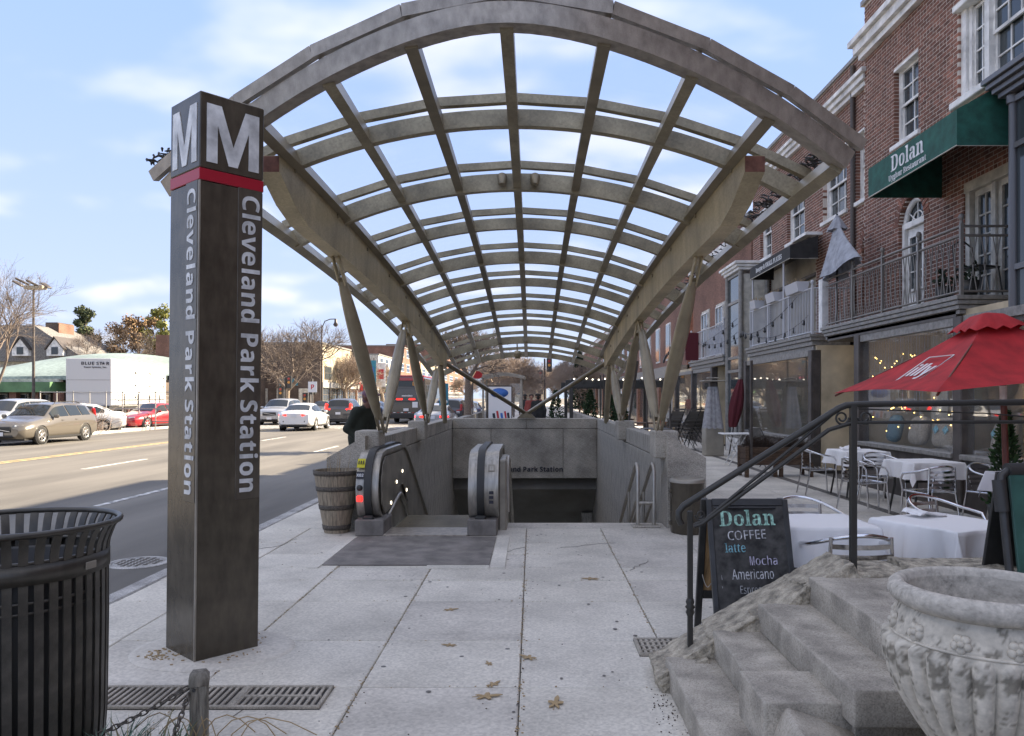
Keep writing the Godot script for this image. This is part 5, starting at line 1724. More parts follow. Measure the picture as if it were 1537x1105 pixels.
func stone_steps():
	var s := thing("stone_steps", "worn granite steps climbing from the pavement beside the stone urn", "steps")
	var edge := [0.745, 1.01, 1.263, 1.543]
	var near := [2.3, 3.3, 3.06, 2.7]
	for i in 4:
		var y := 0.15 * (i + 1)
		var x1: float = 1.85 if i < 3 else 4.6
		var size := Vector3(x1 - edge[i], 0.15 if i < 3 else 0.16, 4.36 - near[i])
		part(s, "tread", rock(size, Vector3i(20, 4, 30), 0.005, 30 + i, 0.007), "granite_step", at((edge[i] + x1) / 2, y - size.y / 2, (4.36 + near[i]) / 2))
		part(s, "infill", boxm(Vector3(x1 - edge[i] - 0.04, y - 0.1, 4.3 - near[i] - 0.1)), "granite_step", at((edge[i] + x1) / 2 + 0.02, (y - 0.1) / 2, (4.36 + near[i]) / 2))
	part(s, "side_block", rock(Vector3(0.37, 0.24, 0.38), Vector3i(14, 8, 14), 0.006, 51, 0.007), "granite_step", at(1.13, 0.235, 3.37))
	part(s, "side_block", rock(Vector3(0.40, 0.3, 0.5), Vector3i(14, 10, 14), 0.016, 52, 0.016), "granite_step", Transform3D(Basis(Vector3.BACK, -0.35) * Basis(Vector3.RIGHT, 0.12), V(1.16, 0.11, 2.98)))
	part(s, "side_block", rock(Vector3(0.7, 0.36, 0.8), Vector3i(6, 4, 6), 0.02, 53), "granite_step", at(1.6, 0.18, 2.45))
	part(s, "terrace_slab", boxm(Vector3(3.0, 0.5, 1.6), 0.01), "granite_step", at(3.2, 0.28, 3.5))
	part(s, "marble_chip", rock(Vector3(0.04, 0.10, 0.08), Vector3i(6, 8, 8), 0.012, 54, 0.006), "urn_stone", at(1.54, 0.53, 3.36))
	var c := thing("stone_cheek_wall", "rough weathered stone cheek wall sloping up along the steps", "wall")
	var slope := atan2(0.54, 0.97)
	var sizes := [0.30, 0.27, 0.36, 0.29]
	var run := 0.0
	for k in 4:
		var L: float = sizes[k]
		var mid := (run + L / 2) / 1.22
		part(c, "cap_stone", rock(Vector3(L + 0.012, 0.13 + 0.02 * (k % 2), 0.35 + 0.03 * ((k + 1) % 2)), Vector3i(26, 10, 28), 0.030, 61 + k, 0.008, true), "stone", Transform3D(Basis(Vector3.BACK, slope + [0.05, -0.04, 0.03, -0.03][k]) * Basis(Vector3.UP, [0.04, -0.05, 0.02, 0.05][k]), V(0.80 + mid * 1.0, 0.055 + mid * 0.55, 4.5 + 0.012 * (k % 3))))
		run += L
	var x := 1.72
	for k in 6:
		var L: float = [0.42, 0.55, 0.38, 0.6, 0.5, 0.45][k]
		part(c, "cap_stone", rock(Vector3(L - 0.004, 0.13 + 0.015 * (k % 2), 0.36), Vector3i(30, 8, 26), 0.026, 71 + k, 0.008, true), "stone", Transform3D(Basis(Vector3.UP, [0.03, -0.02, 0.04, -0.03, 0.02, 0.0][k]), V(x + L / 2, 0.555 + 0.008 * (k % 3), 4.52)))
		x += L
	part(c, "foot_stone", rock(Vector3(0.3, 0.16, 0.38), Vector3i(24, 12, 24), 0.035, 65, 0.01, true), "stone", Transform3D(Basis(Vector3.BACK, 0.3), V(0.845, 0.055, 4.42)))
	var g := G.new()
	g.prism(PackedVector2Array([Vector2(0.85, 0.0), Vector2(4.4, 0.0), Vector2(4.4, 0.52), Vector2(1.72, 0.52), Vector2(0.86, 0.06)]), -4.62, -4.38)
	part(c, "rubble_core", g.done(), "stone")
	part(c, "timber_ledge", boxm(Vector3(2.2, 0.09, 0.12), 0.008), "wood_grey", at(3.05, 0.55, 4.76))
	# grass tuft between the stones
	g = G.new()
	for i in 60:
		var o := V(1.30 + rng.randfn(0, 0.02), 0.16, 2.92 + rng.randfn(0, 0.02))
		var h := rng.randf_range(0.06, 0.15)
		var l := Vector3(rng.randfn(0, 0.4), 0, rng.randfn(0, 0.3)) * h
		var t := rng.randf_range(0.7, 1.4)
		g.col(Color(0.10 * t, 0.22 * t, 0.03 * t))
		g.tri(o - Vector3(0.003, 0, 0), o + Vector3(0.003, 0, 0), o + l + Vector3(0, h, 0))
	part(self, "grass", g.done(), "leaf_green", Transform3D.IDENTITY, "stuff")
	# hand railing
	var r := thing("iron_railing", "black wrought iron railing with scrolls along the stone cheek wall", "railing")
	var D := 4.47
	var p := func(x: float, y: float) -> Vector3: return V(x, y, D)
	part(r, "top_rail", tubem([p.call(0.856, 0.872), p.call(0.840, 0.905), p.call(0.840, 0.945), p.call(0.868, 0.980), p.call(1.76, 1.54), p.call(1.80, 1.556), p.call(1.87, 1.562), p.call(3.1, 1.577), p.call(4.4, 1.59)], 0.019, 10), "rail_black")
	part(r, "middle_rail", tubem([p.call(0.93, 0.872), p.call(0.99, 0.90), p.call(1.75, 1.527)], 0.0095, 8), "rail_black")
	part(r, "lower_rail", tubem([p.call(0.925, 0.862), p.call(0.97, 0.875), p.call(1.70, 1.415), p.call(1.83, 1.455)], 0.013, 8), "rail_black")
	part(r, "lower_rail", tubem([p.call(1.85, 1.458), p.call(4.4, 1.465)], 0.010, 8), "rail_black")
	part(r, "wire", tubem([p.call(1.87, 1.535), p.call(2.6, 1.51), p.call(3.2, 1.46)], 0.004, 5), "rail_black")
	part(r, "post", boxm(Vector3(0.03, 0.90, 0.03), 0.004), "rail_black", at(0.905, 0.50, D))
	part(r, "post", boxm(Vector3(0.036, 1.0, 0.036), 0.004), "rail_black", at(1.84, 1.06, D))
	var g2 := G.new()
	g2.lathe([Vector2(0.018, -0.05), Vector2(0.026, -0.03), Vector2(0.02, -0.012), Vector2(0.03, 0.0), Vector2(0.02, 0.012), Vector2(0.026, 0.03), Vector2(0.018, 0.05)], 12)
	part(r, "collar", g2.done(), "rail_black", at(0.905, 0.40, D))
	for q in [[0.965, 0.925, 0.032, 1], [1.775, 1.485, 0.042, -1], [1.91, 1.485, 0.042, 1]]:
		part(r, "scroll", tubem(arc(22, func(t): return V(q[0] + q[3] * q[2] * (1 - 0.65 * t) * cos(TAU * 1.5 * t + PI), q[1] + q[2] * (1 - 0.65 * t) * sin(TAU * 1.5 * t + PI), D)), 0.006, 6), "rail_black")

func urn():
	var u := thing("stone_urn", "large weathered white stone urn with fluted body and grey rim", "urn", V(1.46, 0.34, 2.5))
	var prof := func(y: float) -> float:
		# y from 0 (foot) to 0.62 (under the rim)
		if y < 0.05: return 0.15
		var t := (y - 0.05) / 0.57
		return 0.085 + 0.203 * sin(PI * 0.5 * clampf(t / 0.76, 0, 1)) - 0.05 * pow(clampf((t - 0.76) / 0.24, 0, 1), 1.4)
	var rs := []
	var segs := 28 * 10
	var n := 64
	for i in n + 1:
		var y := 0.60 * i / n
		var ring := []
		for j in segs:
			var a := -TAU * j / segs
			var r: float = prof.call(y)
			# fluting: rounded ribs that end in half-round heads
			var ph: float = absf(fposmod(float(j) / 10.0, 1.0) - 0.5) * 2.0      # 0 at the rib's middle
			var head := 0.462 + 0.035 * sqrt(maxf(1.0 - ph * ph, 0.0))
			var k := smoothstep(0.07, 0.14, y) * (1.0 - smoothstep(head - 0.012, head, y))
			r += 0.033 * k * (sqrt(maxf(1.0 - ph * ph * 0.98, 0.0)) - 0.25) * clampf(r / 0.25, 0.3, 1)
			ring.append(Vector3(cos(a) * r, y, sin(a) * r))
		rs.append(ring)
	var g := G.new()
	# lichen and soot in irregular patches, mostly about the rib heads
	var nz := FastNoiseLite.new()
	nz.seed = 7
	nz.frequency = 16.0
	nz.fractal_octaves = 5
	nz.fractal_gain = 0.7
	g.smooth()
	var shade := func(v: Vector3) -> Color:
		var k := nz.get_noise_3d(v.x, v.y, v.z) + 0.30 * exp(-pow((v.y - 0.435) / 0.05, 2)) - 0.02
		var t := smoothstep(0.16, 0.38, k)
		return Color(1, 1, 1).lerp(Color(0.30, 0.29, 0.27), t * 0.85)
	for i in rs.size() - 1:
		for j in segs:
			var q := [rs[i][j], rs[i][(j + 1) % segs], rs[i + 1][(j + 1) % segs], rs[i + 1][j]]
			for k in [0, 2, 1, 0, 3, 2]:
				g.col(shade.call(q[k]))
				g.st.add_vertex(q[k])
	part(u, "body", g.done(), "urn_stone")
	g = G.new()
	g.lathe([Vector2(0.235, 0.585), Vector2(0.255, 0.59), Vector2(0.283, 0.605), Vector2(0.294, 0.625), Vector2(0.290, 0.648), Vector2(0.275, 0.660), Vector2(0.255, 0.664), Vector2(0.243, 0.655), Vector2(0.236, 0.635)], 72)
	part(u, "rim", g.done(), "urn_rim")
	g = G.new()
	g.lathe([Vector2(0.236, 0.636), Vector2(0.235, 0.55), Vector2(0.22, 0.42), Vector2(0.0, 0.40)], 48)
	part(u, "inside", g.done(), "urn_rim")
	part(u, "bead", tubem(arc(60, func(t): return Vector3(cos(TAU * t) * (prof.call(0.502) + 0.001), 0.502, sin(TAU * t) * (prof.call(0.502) + 0.001))), 0.005, 6), "urn_stone")
	# rosettes round the neck
	for i in 12:
		var a := TAU * (i + 0.47) / 12
		g = G.new()
		for k in 5:
			var b := TAU * k / 5
			g.lathe([Vector2(0, 0.010), Vector2(0.009, 0.008), Vector2(0.0135, 0.003), Vector2(0.0145, -0.004)], 10, Vector3(cos(b) * 0.017, 0, sin(b) * 0.017))
		g.lathe([Vector2(0, 0.018), Vector2(0.008, 0.015), Vector2(0.011, 0.005)], 10)
		var r: float = float(prof.call(0.531)) + 0.003
		part(u, "rosette", g.done(), "urn_stone", Transform3D(Basis(Vector3.UP, -a) * Basis(Vector3.BACK, -PI / 2 + 0.22), Vector3(cos(a) * r, 0.531, sin(a) * r)))
	# leaf mask low on the body
	for i in 9:
		var a := PI * 0.60 + rng.randfn(0, 0.16)
		var y := rng.randf_range(0.06, 0.19)
		var r: float = prof.call(y)
		part(u, "leaf_relief", rock(Vector3(0.03, 0.07, 0.045), Vector3i(5, 6, 5), 0.018, 80 + i), "urn_stone", Transform3D(Basis(Vector3.UP, -a), Vector3(cos(a) * r, y, sin(a) * r)))
	g = G.new()
	g.lathe([Vector2(0.0, -0.02), Vector2(0.17, -0.02), Vector2(0.17, 0.02), Vector2(0.14, 0.05), Vector2(0.09, 0.07)], 36)
	part(u, "foot", g.done(), "urn_stone")

func make_chair(label: String, group: String) -> Node3D:
	var c := thing("cafe_chair", label, "chair", Vector3.ZERO, 0, group)
	var hoop := []
	for i in 21:
		var a := PI * i / 20
		hoop.append(Vector3(0.265 * cos(a), 0.66 + 0.10 * pow(sin(a), 1.5), 0.06 - 0.31 * sin(a)))
	hoop.push_front(Vector3(0.262, 0.64, 0.17)); hoop.push_back(Vector3(-0.262, 0.64, 0.17))
	hoop.push_front(Vector3(0.25, 0.56, 0.225)); hoop.push_back(Vector3(-0.25, 0.56, 0.225))
	hoop.push_front(Vector3(0.225, 0.44, 0.22)); hoop.push_back(Vector3(-0.225, 0.44, 0.22))
	hoop.push_front(Vector3(0.235, 0.0, 0.25)); hoop.push_back(Vector3(-0.235, 0.0, 0.25))
	part(c, "frame", tubem(hoop, 0.0135, 10), "chrome")
	for s in [-1.0, 1.0]:
		part(c, "leg", tubem([Vector3(s * 0.21, 0.0, -0.27), Vector3(s * 0.20, 0.42, -0.19), Vector3(s * 0.185, 0.74, -0.195)], 0.0125, 8), "chrome")
		part(c, "side_rail", tubem([Vector3(s * 0.21, 0.425, 0.22), Vector3(s * 0.20, 0.415, -0.2)], 0.012, 8), "chrome")
	part(c, "front_rail", tubem([Vector3(-0.22, 0.425, 0.22), Vector3(0.22, 0.425, 0.22)], 0.012, 8), "chrome")
	for i in 6:
		var z := 0.185 - i * 0.072
		var g := G.new()
		g.bar(arc(6, func(t): return Vector3(lerpf(-0.205, 0.205, t), 0.44 - 0.012 * sin(PI * t), z)), arc(6, func(t): return Vector3.UP), 0.045, 0.005)
		part(c, "seat_slat", g.done(), "chrome")
	for i in 4:
		var y := 0.50 + i * 0.062
		var g := G.new()
		g.bar(arc(8, func(t): return Vector3(lerpf(-0.19, 0.19, t), y, -0.195 - 0.045 * sin(PI * t))), arc(8, func(t): return Vector3(0, 0, 1)), 0.03, 0.004)
		part(c, "back_slat", g.done(), "chrome")
	return c

func make_table(label: String, w: float, l: float) -> Node3D:
	var t := thing("cafe_table", label, "table", Vector3.ZERO, 0, "cafe tables under white cloths")
	part(t, "tabletop", boxm(Vector3(w - 0.03, 0.03, l - 0.03), 0.005), "rail_black", Transform3D(Basis.IDENTITY, Vector3(0, 0.715, 0)))
	for i in 4:
		var sx := 1.0 if i % 2 else -1.0
		var sz := 1.0 if i / 2 else -1.0
		part(t, "leg", tubem([Vector3(sx * (w * 0.36), 0.70, sz * l * 0.36), Vector3(sx * (w * 0.36), 0.40, sz * l * 0.36), Vector3(sx * (w * 0.44), 0.0, sz * l * 0.42)], 0.016, 8), "rail_black")
	part(t, "under_rail", boxm(Vector3(w * 0.72, 0.03, 0.03)), "rail_black", Transform3D(Basis.IDENTITY, Vector3(0, 0.46, 0)))
	return t

func cloth(label: String, pos: Vector3, turn: float, w: float, l: float, drop: float, sd: int):
	# a square of linen over the table: flat on top, hanging in folds, the corners lowest
	var nz := FastNoiseLite.new()
	nz.seed = sd
	nz.frequency = 2.2
	var n := 44
	var W := w + drop * 2
	var L := l + drop * 2
	var f := func(i: int, j: int) -> Vector3:
		var u := (float(i) / n - 0.5) * W
		var v := (float(j) / n - 0.5) * L
		var ox := maxf(absf(u) - w / 2, 0.0)
		var oz := maxf(absf(v) - l / 2, 0.0)
		var x := clampf(u, -w / 2, w / 2)
		var z := clampf(v, -l / 2, l / 2)
		var y := 0.743 + 0.004 * nz.get_noise_2d(u * 5, v * 9)
		if ox > 0 and oz > 0:
			# a corner falls as one hanging fold
			var rr := sqrt(ox * ox + oz * oz)
			var ang := atan2(oz, ox)
			var ripple := 0.03 * sin(ang * 4.0)
			x += signf(u) * (rr * 0.22 * cos(ang) + ripple * rr)
			z += signf(v) * (rr * 0.22 * sin(ang) - ripple * rr)
			y -= rr * 0.97 - 0.008
		elif ox > 0 or oz > 0:
			var o := ox + oz
			var along := v if ox > 0 else u
			var fold := nz.get_noise_2d(along * 1.6, 3.0 if ox > 0 else 8.0) * 0.16 * o / drop
			if ox > 0: x += signf(u) * (o * 0.10 + fold)
			else: z += signf(v) * (o * 0.10 + fold)
			y -= maxf(o - 0.012, 0) * 0.99
		return Vector3(x, y, z)
	var g := G.new()
	g.smooth()
	for i in n:
		for j in n:
			g.quad(f.call(i, j), f.call(i, j + 1), f.call(i + 1, j + 1), f.call(i + 1, j))
	whole("tablecloth", g.done(), "linen", label, "tablecloth", Transform3D(Basis(Vector3.UP, turn), pos), "white tablecloths")

func cafe():
	var ts := [[1.99, 5.44, 0.0, 0.62, 0.62, "black table under white cloth right behind the chalkboard", "white cloth on the table right behind the chalkboard"], [2.86, 5.4, 0.42, 0.66, 0.70, "black table set askew between chalkboard table and teal sign", "white cloth hanging in points on the table set askew"], [5.30, 12.7, 0.0, 0.7, 0.8, "cafe table farthest down the restaurant window", "white cloth on the table farthest down the restaurant window"], [5.32, 10.6, 0.1, 0.72, 0.72, "cafe table in the middle of the restaurant window", "white cloth on the table in the middle of the window"], [5.62, 8.75, 0.0, 0.66, 0.7, "cafe table by the conifer, partly behind the teal sign", "white cloth by the conifer, partly behind the teal sign"]]
	var k := 0
	for t in ts:
		var o := make_table(t[5], t[3], t[4])
		o.position = V(t[0], 0, t[1]); o.rotation.y = t[2]
		cloth(t[6], V(t[0], 0, t[1]), t[2], t[3], t[4], 0.27 if k < 2 else 0.24, 5 + k)
		k += 1
	# a crumpled napkin
	whole("napkin", rock(Vector3(0.26, 0.012, 0.17), Vector3i(26, 3, 20), 0.075, 91, 0.004), "linen", "crumpled white napkin on the askew table", "napkin", Transform3D(Basis(Vector3.UP, 0.5), V(2.83, 0.768, 5.62)))
	whole("napkin", rock(Vector3(0.26, 0.03, 0.2), Vector3i(20, 4, 16), 0.06, 92, 0.006), "linen", "folded white napkin on the farthest window table", "napkin", at(5.2, 0.775, 12.75))
	var cs := [[2.24, 6.35, 0.05, "aluminium chair behind the table next to the chalkboard"], [3.42, 6.5, 0.45, "aluminium chair behind the table set askew"], [2.02, 4.98, PI, "aluminium chair close behind the cheek wall, its back to the steps"], [3.35, 4.98, -1.9, "aluminium chair half behind the teal sign"], [4.72, 12.9, PI / 2, "aluminium chair at the street side of the farthest window table"], [5.25, 11.7, 0.2, "aluminium chair between the two far window tables"], [4.98, 9.75, PI + 0.25, "aluminium chair with its back to the street at the middle table"], [5.75, 9.75, 0.3, "aluminium chair between conifer table and middle table"], [4.62, 10.9, PI / 2 + 0.2, "aluminium chair on the street side of the middle window table"]]
	var first: Node3D
	for i in cs.size():
		var c = cs[i]
		if i == 0:
			first = make_chair(c[3], "aluminium cafe chairs")
			first.position = V(c[0], 0, c[1]); first.rotation.y = c[2]
		else:
			copy(first, V(c[0], 0, c[1]), c[2], c[3], "cafe_chair")
	# conifer in a pot by the window pier
	var p := thing("potted_conifer", "bushy green conifer in a pot by the restaurant window", "plant", V(5.62, 0, 9.25))
	var g := G.new()
	g.lathe([Vector2(0, 0), Vector2(0.15, 0), Vector2(0.2, 0.34), Vector2(0.17, 0.34), Vector2(0, 0.3)], 20)
	part(p, "pot", g.done(), "rail_black")
	part(p, "foliage", conifer(1.1, 0.26, 1500, Color(0.035, 0.075, 0.022), 0.035), "leaf_green", Transform3D(Basis.IDENTITY, Vector3(0, 0.32, 0)))
	part(p, "trunk", tubem([Vector3(0, 0.3, 0), Vector3(0, 1.2, 0)], [0.025, 0.008], 6), "bark")
	teal_board()
	red_umbrella()
	# wooden planter with poles
	var w := thing("wooden_planter", "long dark wooden planter with dead ferns and two thin poles", "planter", V(4.95, 0, 15.9), 0.06)
	for r in 3:
		for s in [-1.0, 1.0]:
			part(w, "plank", boxm(Vector3(1.36, 0.115, 0.025), 0.006), "wood_dark", Transform3D(Basis.IDENTITY, Vector3(0, 0.30 + r * 0.122, s * 0.21)))
			part(w, "plank", boxm(Vector3(0.025, 0.115, 0.39), 0.006), "wood_dark", Transform3D(Basis.IDENTITY, Vector3(s * 0.67, 0.30 + r * 0.122, 0)))
	for i in 4:
		part(w, "leg", boxm(Vector3(0.075, 0.62, 0.075), 0.006), "wood_dark", Transform3D(Basis.IDENTITY, Vector3(0.66 if i % 2 else -0.66, 0.31, 0.22 if i / 2 else -0.22)))
	for x in [-0.06, 0.06]:
		part(w, "leg", boxm(Vector3(0.07, 0.25, 0.07), 0.006), "wood_dark", Transform3D(Basis.IDENTITY, Vector3(x, 0.125, 0.18)))
	for x in [-0.58, 0.66]:
		part(w, "pole", boxm(Vector3(0.05, 2.05, 0.05), 0.005), "trim_dark", Transform3D(Basis.IDENTITY, Vector3(x, 1.32, 0.26)))
	part(w, "soil", boxm(Vector3(1.3, 0.04, 0.38)), "soil", Transform3D(Basis.IDENTITY, Vector3(0, 0.58, 0)))
	g = G.new()
	for i in 700:
		var x := rng.randf_range(-0.62, 0.62)
		var o := Vector3(x, 0.58, rng.randf_range(-0.17, 0.17))
		var h := rng.randf_range(0.08, 0.26) * (1.0 if absf(absf(x) - 0.32) < 0.22 else 0.4)
		g.tube([o, o + Vector3(rng.randfn(0, 0.05), h * 0.7, rng.randfn(0, 0.05)), o + Vector3(rng.randfn(0, 0.12), h, rng.randfn(0, 0.12))], [0.005, 0.004, 0.001], 3, false)
	part(w, "dead_ferns", g.done(), "soil", Transform3D.IDENTITY, "stuff")
	# bistro table and folding chair farther on
	var b := thing("bistro_table", "small pale folding bistro table beside the wooden planter", "table", V(4.86, 0, 18.6))
	part(b, "tabletop", boxm(Vector3(0.72, 0.03, 0.6), 0.008), "white", Transform3D(Basis.IDENTITY, Vector3(0, 0.74, 0)))
	for s in [-1.0, 1.0]:
		part(b, "leg", tubem([Vector3(-0.22, 0, s * 0.2), Vector3(0.2, 0.73, s * 0.2)], 0.014, 6), "white")
		part(b, "leg", tubem([Vector3(0.22, 0, s * 0.2), Vector3(-0.2, 0.73, s * 0.2)], 0.014, 6), "white")
	var f := thing("folding_chair", "grey folding chair with a mesh back beside the wooden planter", "chair", V(5.25, 0, 17.7), 0.6)
	part(f, "seat", boxm(Vector3(0.42, 0.025, 0.4), 0.006), "rail_black", Transform3D(Basis.IDENTITY, Vector3(0, 0.45, 0)))
	part(f, "backrest", boxm(Vector3(0.42, 0.42, 0.012), 0.004), "trim_grey", Transform3D(Basis(Vector3.RIGHT, -0.15), Vector3(0, 0.70, -0.22)))
	for s in [-1.0, 1.0]:
		part(f, "leg", tubem([Vector3(s * 0.21, 0, -0.28), Vector3(s * 0.21, 0.5, 0.18)], 0.011, 6), "rail_black")
		part(f, "leg", tubem([Vector3(s * 0.21, 0, 0.26), Vector3(s * 0.21, 0.9, -0.26)], 0.011, 6), "rail_black")
	# patio heater under its cover, folded maroon parasol, stacked chairs
	var h := thing("patio_heater", "covered grey pyramid patio heater outside the tall glass bay", "patio heater", V(4.98, 0, 21.5))
	g = G.new()
	var rs := []
	for i in 9:
		var ring := []
		for j in 48:
			var a := TAU * j / 48
			var sq := 1.0 / maxf(absf(cos(a)), absf(sin(a)))
			var rr := lerpf(0.25, 0.12, i / 8.0) * sq * (1 + 0.06 * cos(a * 12))
			ring.append(Vector3(cos(a) * rr, 0.75 + 1.15 * i / 8.0, sin(a) * rr))
		rs.append(ring)
	g.rings(rs)
	part(h, "cover", g.done(), "heater_cover")
	part(h, "base_box", boxm(Vector3(0.5, 0.78, 0.5), 0.02), "beige", Transform3D(Basis.IDENTITY, Vector3(0, 0.39, 0)))
	part(h, "neck", boxm(Vector3(0.2, 0.14, 0.2), 0.01), "trim_dark", Transform3D(Basis.IDENTITY, Vector3(0, 1.96, 0)))
	part(h, "reflector", boxm(Vector3(0.62, 0.03, 0.62), 0.01), "steel_dull", Transform3D(Basis.IDENTITY, Vector3(0, 2.06, 0)))
	part(h, "reflector", boxm(Vector3(0.3, 0.03, 0.3), 0.01), "steel_dull", Transform3D(Basis.IDENTITY, Vector3(0, 2.14, 0)))
	var pa := thing("maroon_parasol", "folded maroon parasol leaning against the tall glass bay", "umbrella", V(5.45, 0.1, 21.2))
	g = G.new()
	rs = []
	for i in 10:
		var t := i / 9.0
		var ring := []
		for j in 24:
			var a := TAU * j / 24
			var rr := (0.03 + 0.13 * sin(PI * clampf(0.15 + t * 0.8, 0, 1))) * (1 + 0.22 * cos(6 * a))
			ring.append(Vector3(cos(a) * rr + 0.22 * t, 0.7 + 1.3 * t, sin(a) * rr))
		rs.append(ring)
	g.rings(rs)
	part(pa, "cloth", g.done(), "maroon_cloth")
	part(pa, "pole", tubem([Vector3(-0.1, -0.1, 0), Vector3(0.23, 2.05, 0)], 0.02, 6), "trim_dark")
	var stack_spots := [[4.35, 24.4, "stack of dark folding chairs against the canopy strut"], [4.75, 24.1, "stack of dark folding chairs beside the patio heater"], [5.1, 24.6, "stack of dark folding chairs farthest behind the heater"]]
	var n2 := 0
	var chair0: Node3D
	for q in stack_spots:
		for i in 5:
			var lab: String = "dark slatted folding chair, %s in the %s" % [["lowest", "second", "third", "fourth", "topmost"][i], q[2]]
			if chair0 == null:
				chair0 = thing("stacked_chair", lab, "chair", Vector3.ZERO, 0, "stacked dark chairs")
				for s in [-1.0, 1.0]:
					part(chair0, "leg", tubem([Vector3(s * 0.2, 0, -0.3), Vector3(s * 0.2, 0.85, 0.25)], 0.011, 4), "rail_black")
					part(chair0, "leg", tubem([Vector3(s * 0.2, 0, 0.26), Vector3(s * 0.2, 0.5, -0.24)], 0.011, 4), "rail_black")
				for k2 in 5:
					part(chair0, "slat", boxm(Vector3(0.42, 0.012, 0.05)), "rail_grey", Transform3D(Basis.IDENTITY, Vector3(0, 0.45, -0.18 + 0.08 * k2)))
				for k2 in 3:
					part(chair0, "slat", boxm(Vector3(0.42, 0.05, 0.012)), "rail_grey", Transform3D(Basis.IDENTITY, Vector3(0, 0.62 + 0.08 * k2, 0.1 + 0.05 * k2)))
				chair0.position = V(q[0], 0, q[1])
			else:
				copy(chair0, V(q[0] + 0.03 * i, 0.115 * i, q[1] - 0.05 * i), 0.25 * n2 + 0.08 * i, lab, "stacked_chair")
		n2 += 1
	# black tables by the struts
	for q in [[3.45, 21.8, "black square table beside the parapet's far strut"], [2.9, 24.6, "black square table farther along the parapet"]]:
		var t := thing("black_table", q[2], "table", V(q[0], 0, q[1]), 0, "black tables beyond the parapet")
		part(t, "tabletop", boxm(Vector3(0.75, 0.03, 0.75), 0.006), "rail_black", Transform3D(Basis.IDENTITY, Vector3(0, 0.73, 0)))
		part(t, "pedestal", boxm(Vector3(0.07, 0.7, 0.07)), "rail_black", Transform3D(Basis.IDENTITY, Vector3(0, 0.36, 0)))
		part(t, "foot", boxm(Vector3(0.5, 0.03, 0.5), 0.01), "rail_black", Transform3D(Basis.IDENTITY, Vector3(0, 0.015, 0)))
	for q in [[4.05, 22.9, 3.1, "thin black pole standing between canopy strut and balcony"], [3.75, 25.5, 3.0, "thin black pole farther behind the canopy strut"]]:
		whole("thin_pole", tubem([Vector3.ZERO, Vector3(0, q[2], 0)], 0.03, 6), "trim_dark", q[3], "pole", at(q[0], 0, q[1]), "poles for bulb strings")
	whole("leaning_pole", tubem([Vector3.ZERO, Vector3(0.35, 2.4, 0)], 0.028, 6), "trim_dark", "black pole leaning between the canopy's right struts", "pole", at(1.95, 0, 17.0))

func conifer(h: float, r: float, n: int, c: Color, size: float) -> ArrayMesh:
	var g := G.new()
	for i in n:
		var y := pow(rng.randf(), 1.1)
		var a := rng.randf() * TAU
		var rr := r * (1.0 - pow(y, 1.6)) * (0.75 + 0.25 * sin(a * 5 + y * 13)) * pow(rng.randf(), 0.35)
		var p := Vector3(cos(a) * rr, y * h, sin(a) * rr)
		var dir := (Vector3(cos(a), 0.9, sin(a)) + Vector3(rng.randfn(), rng.randfn(), rng.randfn()) * 0.4).normalized()
		var s := dir.cross(Vector3(rng.randfn(), rng.randfn(), rng.randfn())).normalized()
		var t := rng.randf_range(0.55, 1.6)
		g.col(Color(c.r * t, c.g * t, c.b * t))
		g.quad(p, p + (dir + s * 0.45) * size, p + dir * size * 2.0, p + (dir - s * 0.45) * size)
	return g.done()

func teal_board():
	var t := thing("teal_signboard", "teal sandwich board with a rounded black frame by the urn", "sign", V(2.90, 0, 4.26), 0.12)
	var lean := Basis(Vector3.RIGHT, -0.14)
	part(t, "panel", boxm(Vector3(0.62, 0.66, 0.02), 0.004), "board_teal", Transform3D(lean, Vector3(0.02, 0.86, 0.0)))
	part(t, "panel_back", boxm(Vector3(0.6, 0.7, 0.02), 0.004), "black_paint", Transform3D(Basis(Vector3.RIGHT, 0.2), Vector3(0.02, 0.84, -0.22)))
	var hoop := [Vector3(-0.335, 0.40, 0.06), Vector3(-0.335, 1.10, -0.04), Vector3(-0.325, 1.17, -0.05), Vector3(-0.28, 1.205, -0.055), Vector3(0.30, 1.205, -0.055), Vector3(0.36, 1.15, -0.05), Vector3(0.37, 0.4, 0.06)]
	part(t, "frame", tubem(hoop, 0.022, 10), "black_paint")
	part(t, "side_pad", tubem([Vector3(-0.345, 0.98, -0.02), Vector3(-0.345, 1.15, -0.045)], 0.036, 10), "rubber")
	part(t, "top_bar", tubem([Vector3(-0.29, 1.205, -0.055), Vector3(0.32, 1.205, -0.055)], 0.036, 12), "rubber")
	part(t, "lettering", words("11am", 0.11, 0.002, "Droid Sans", 700), "neon_green", Transform3D(lean, Vector3(0.06, 0.80, 0.021)))

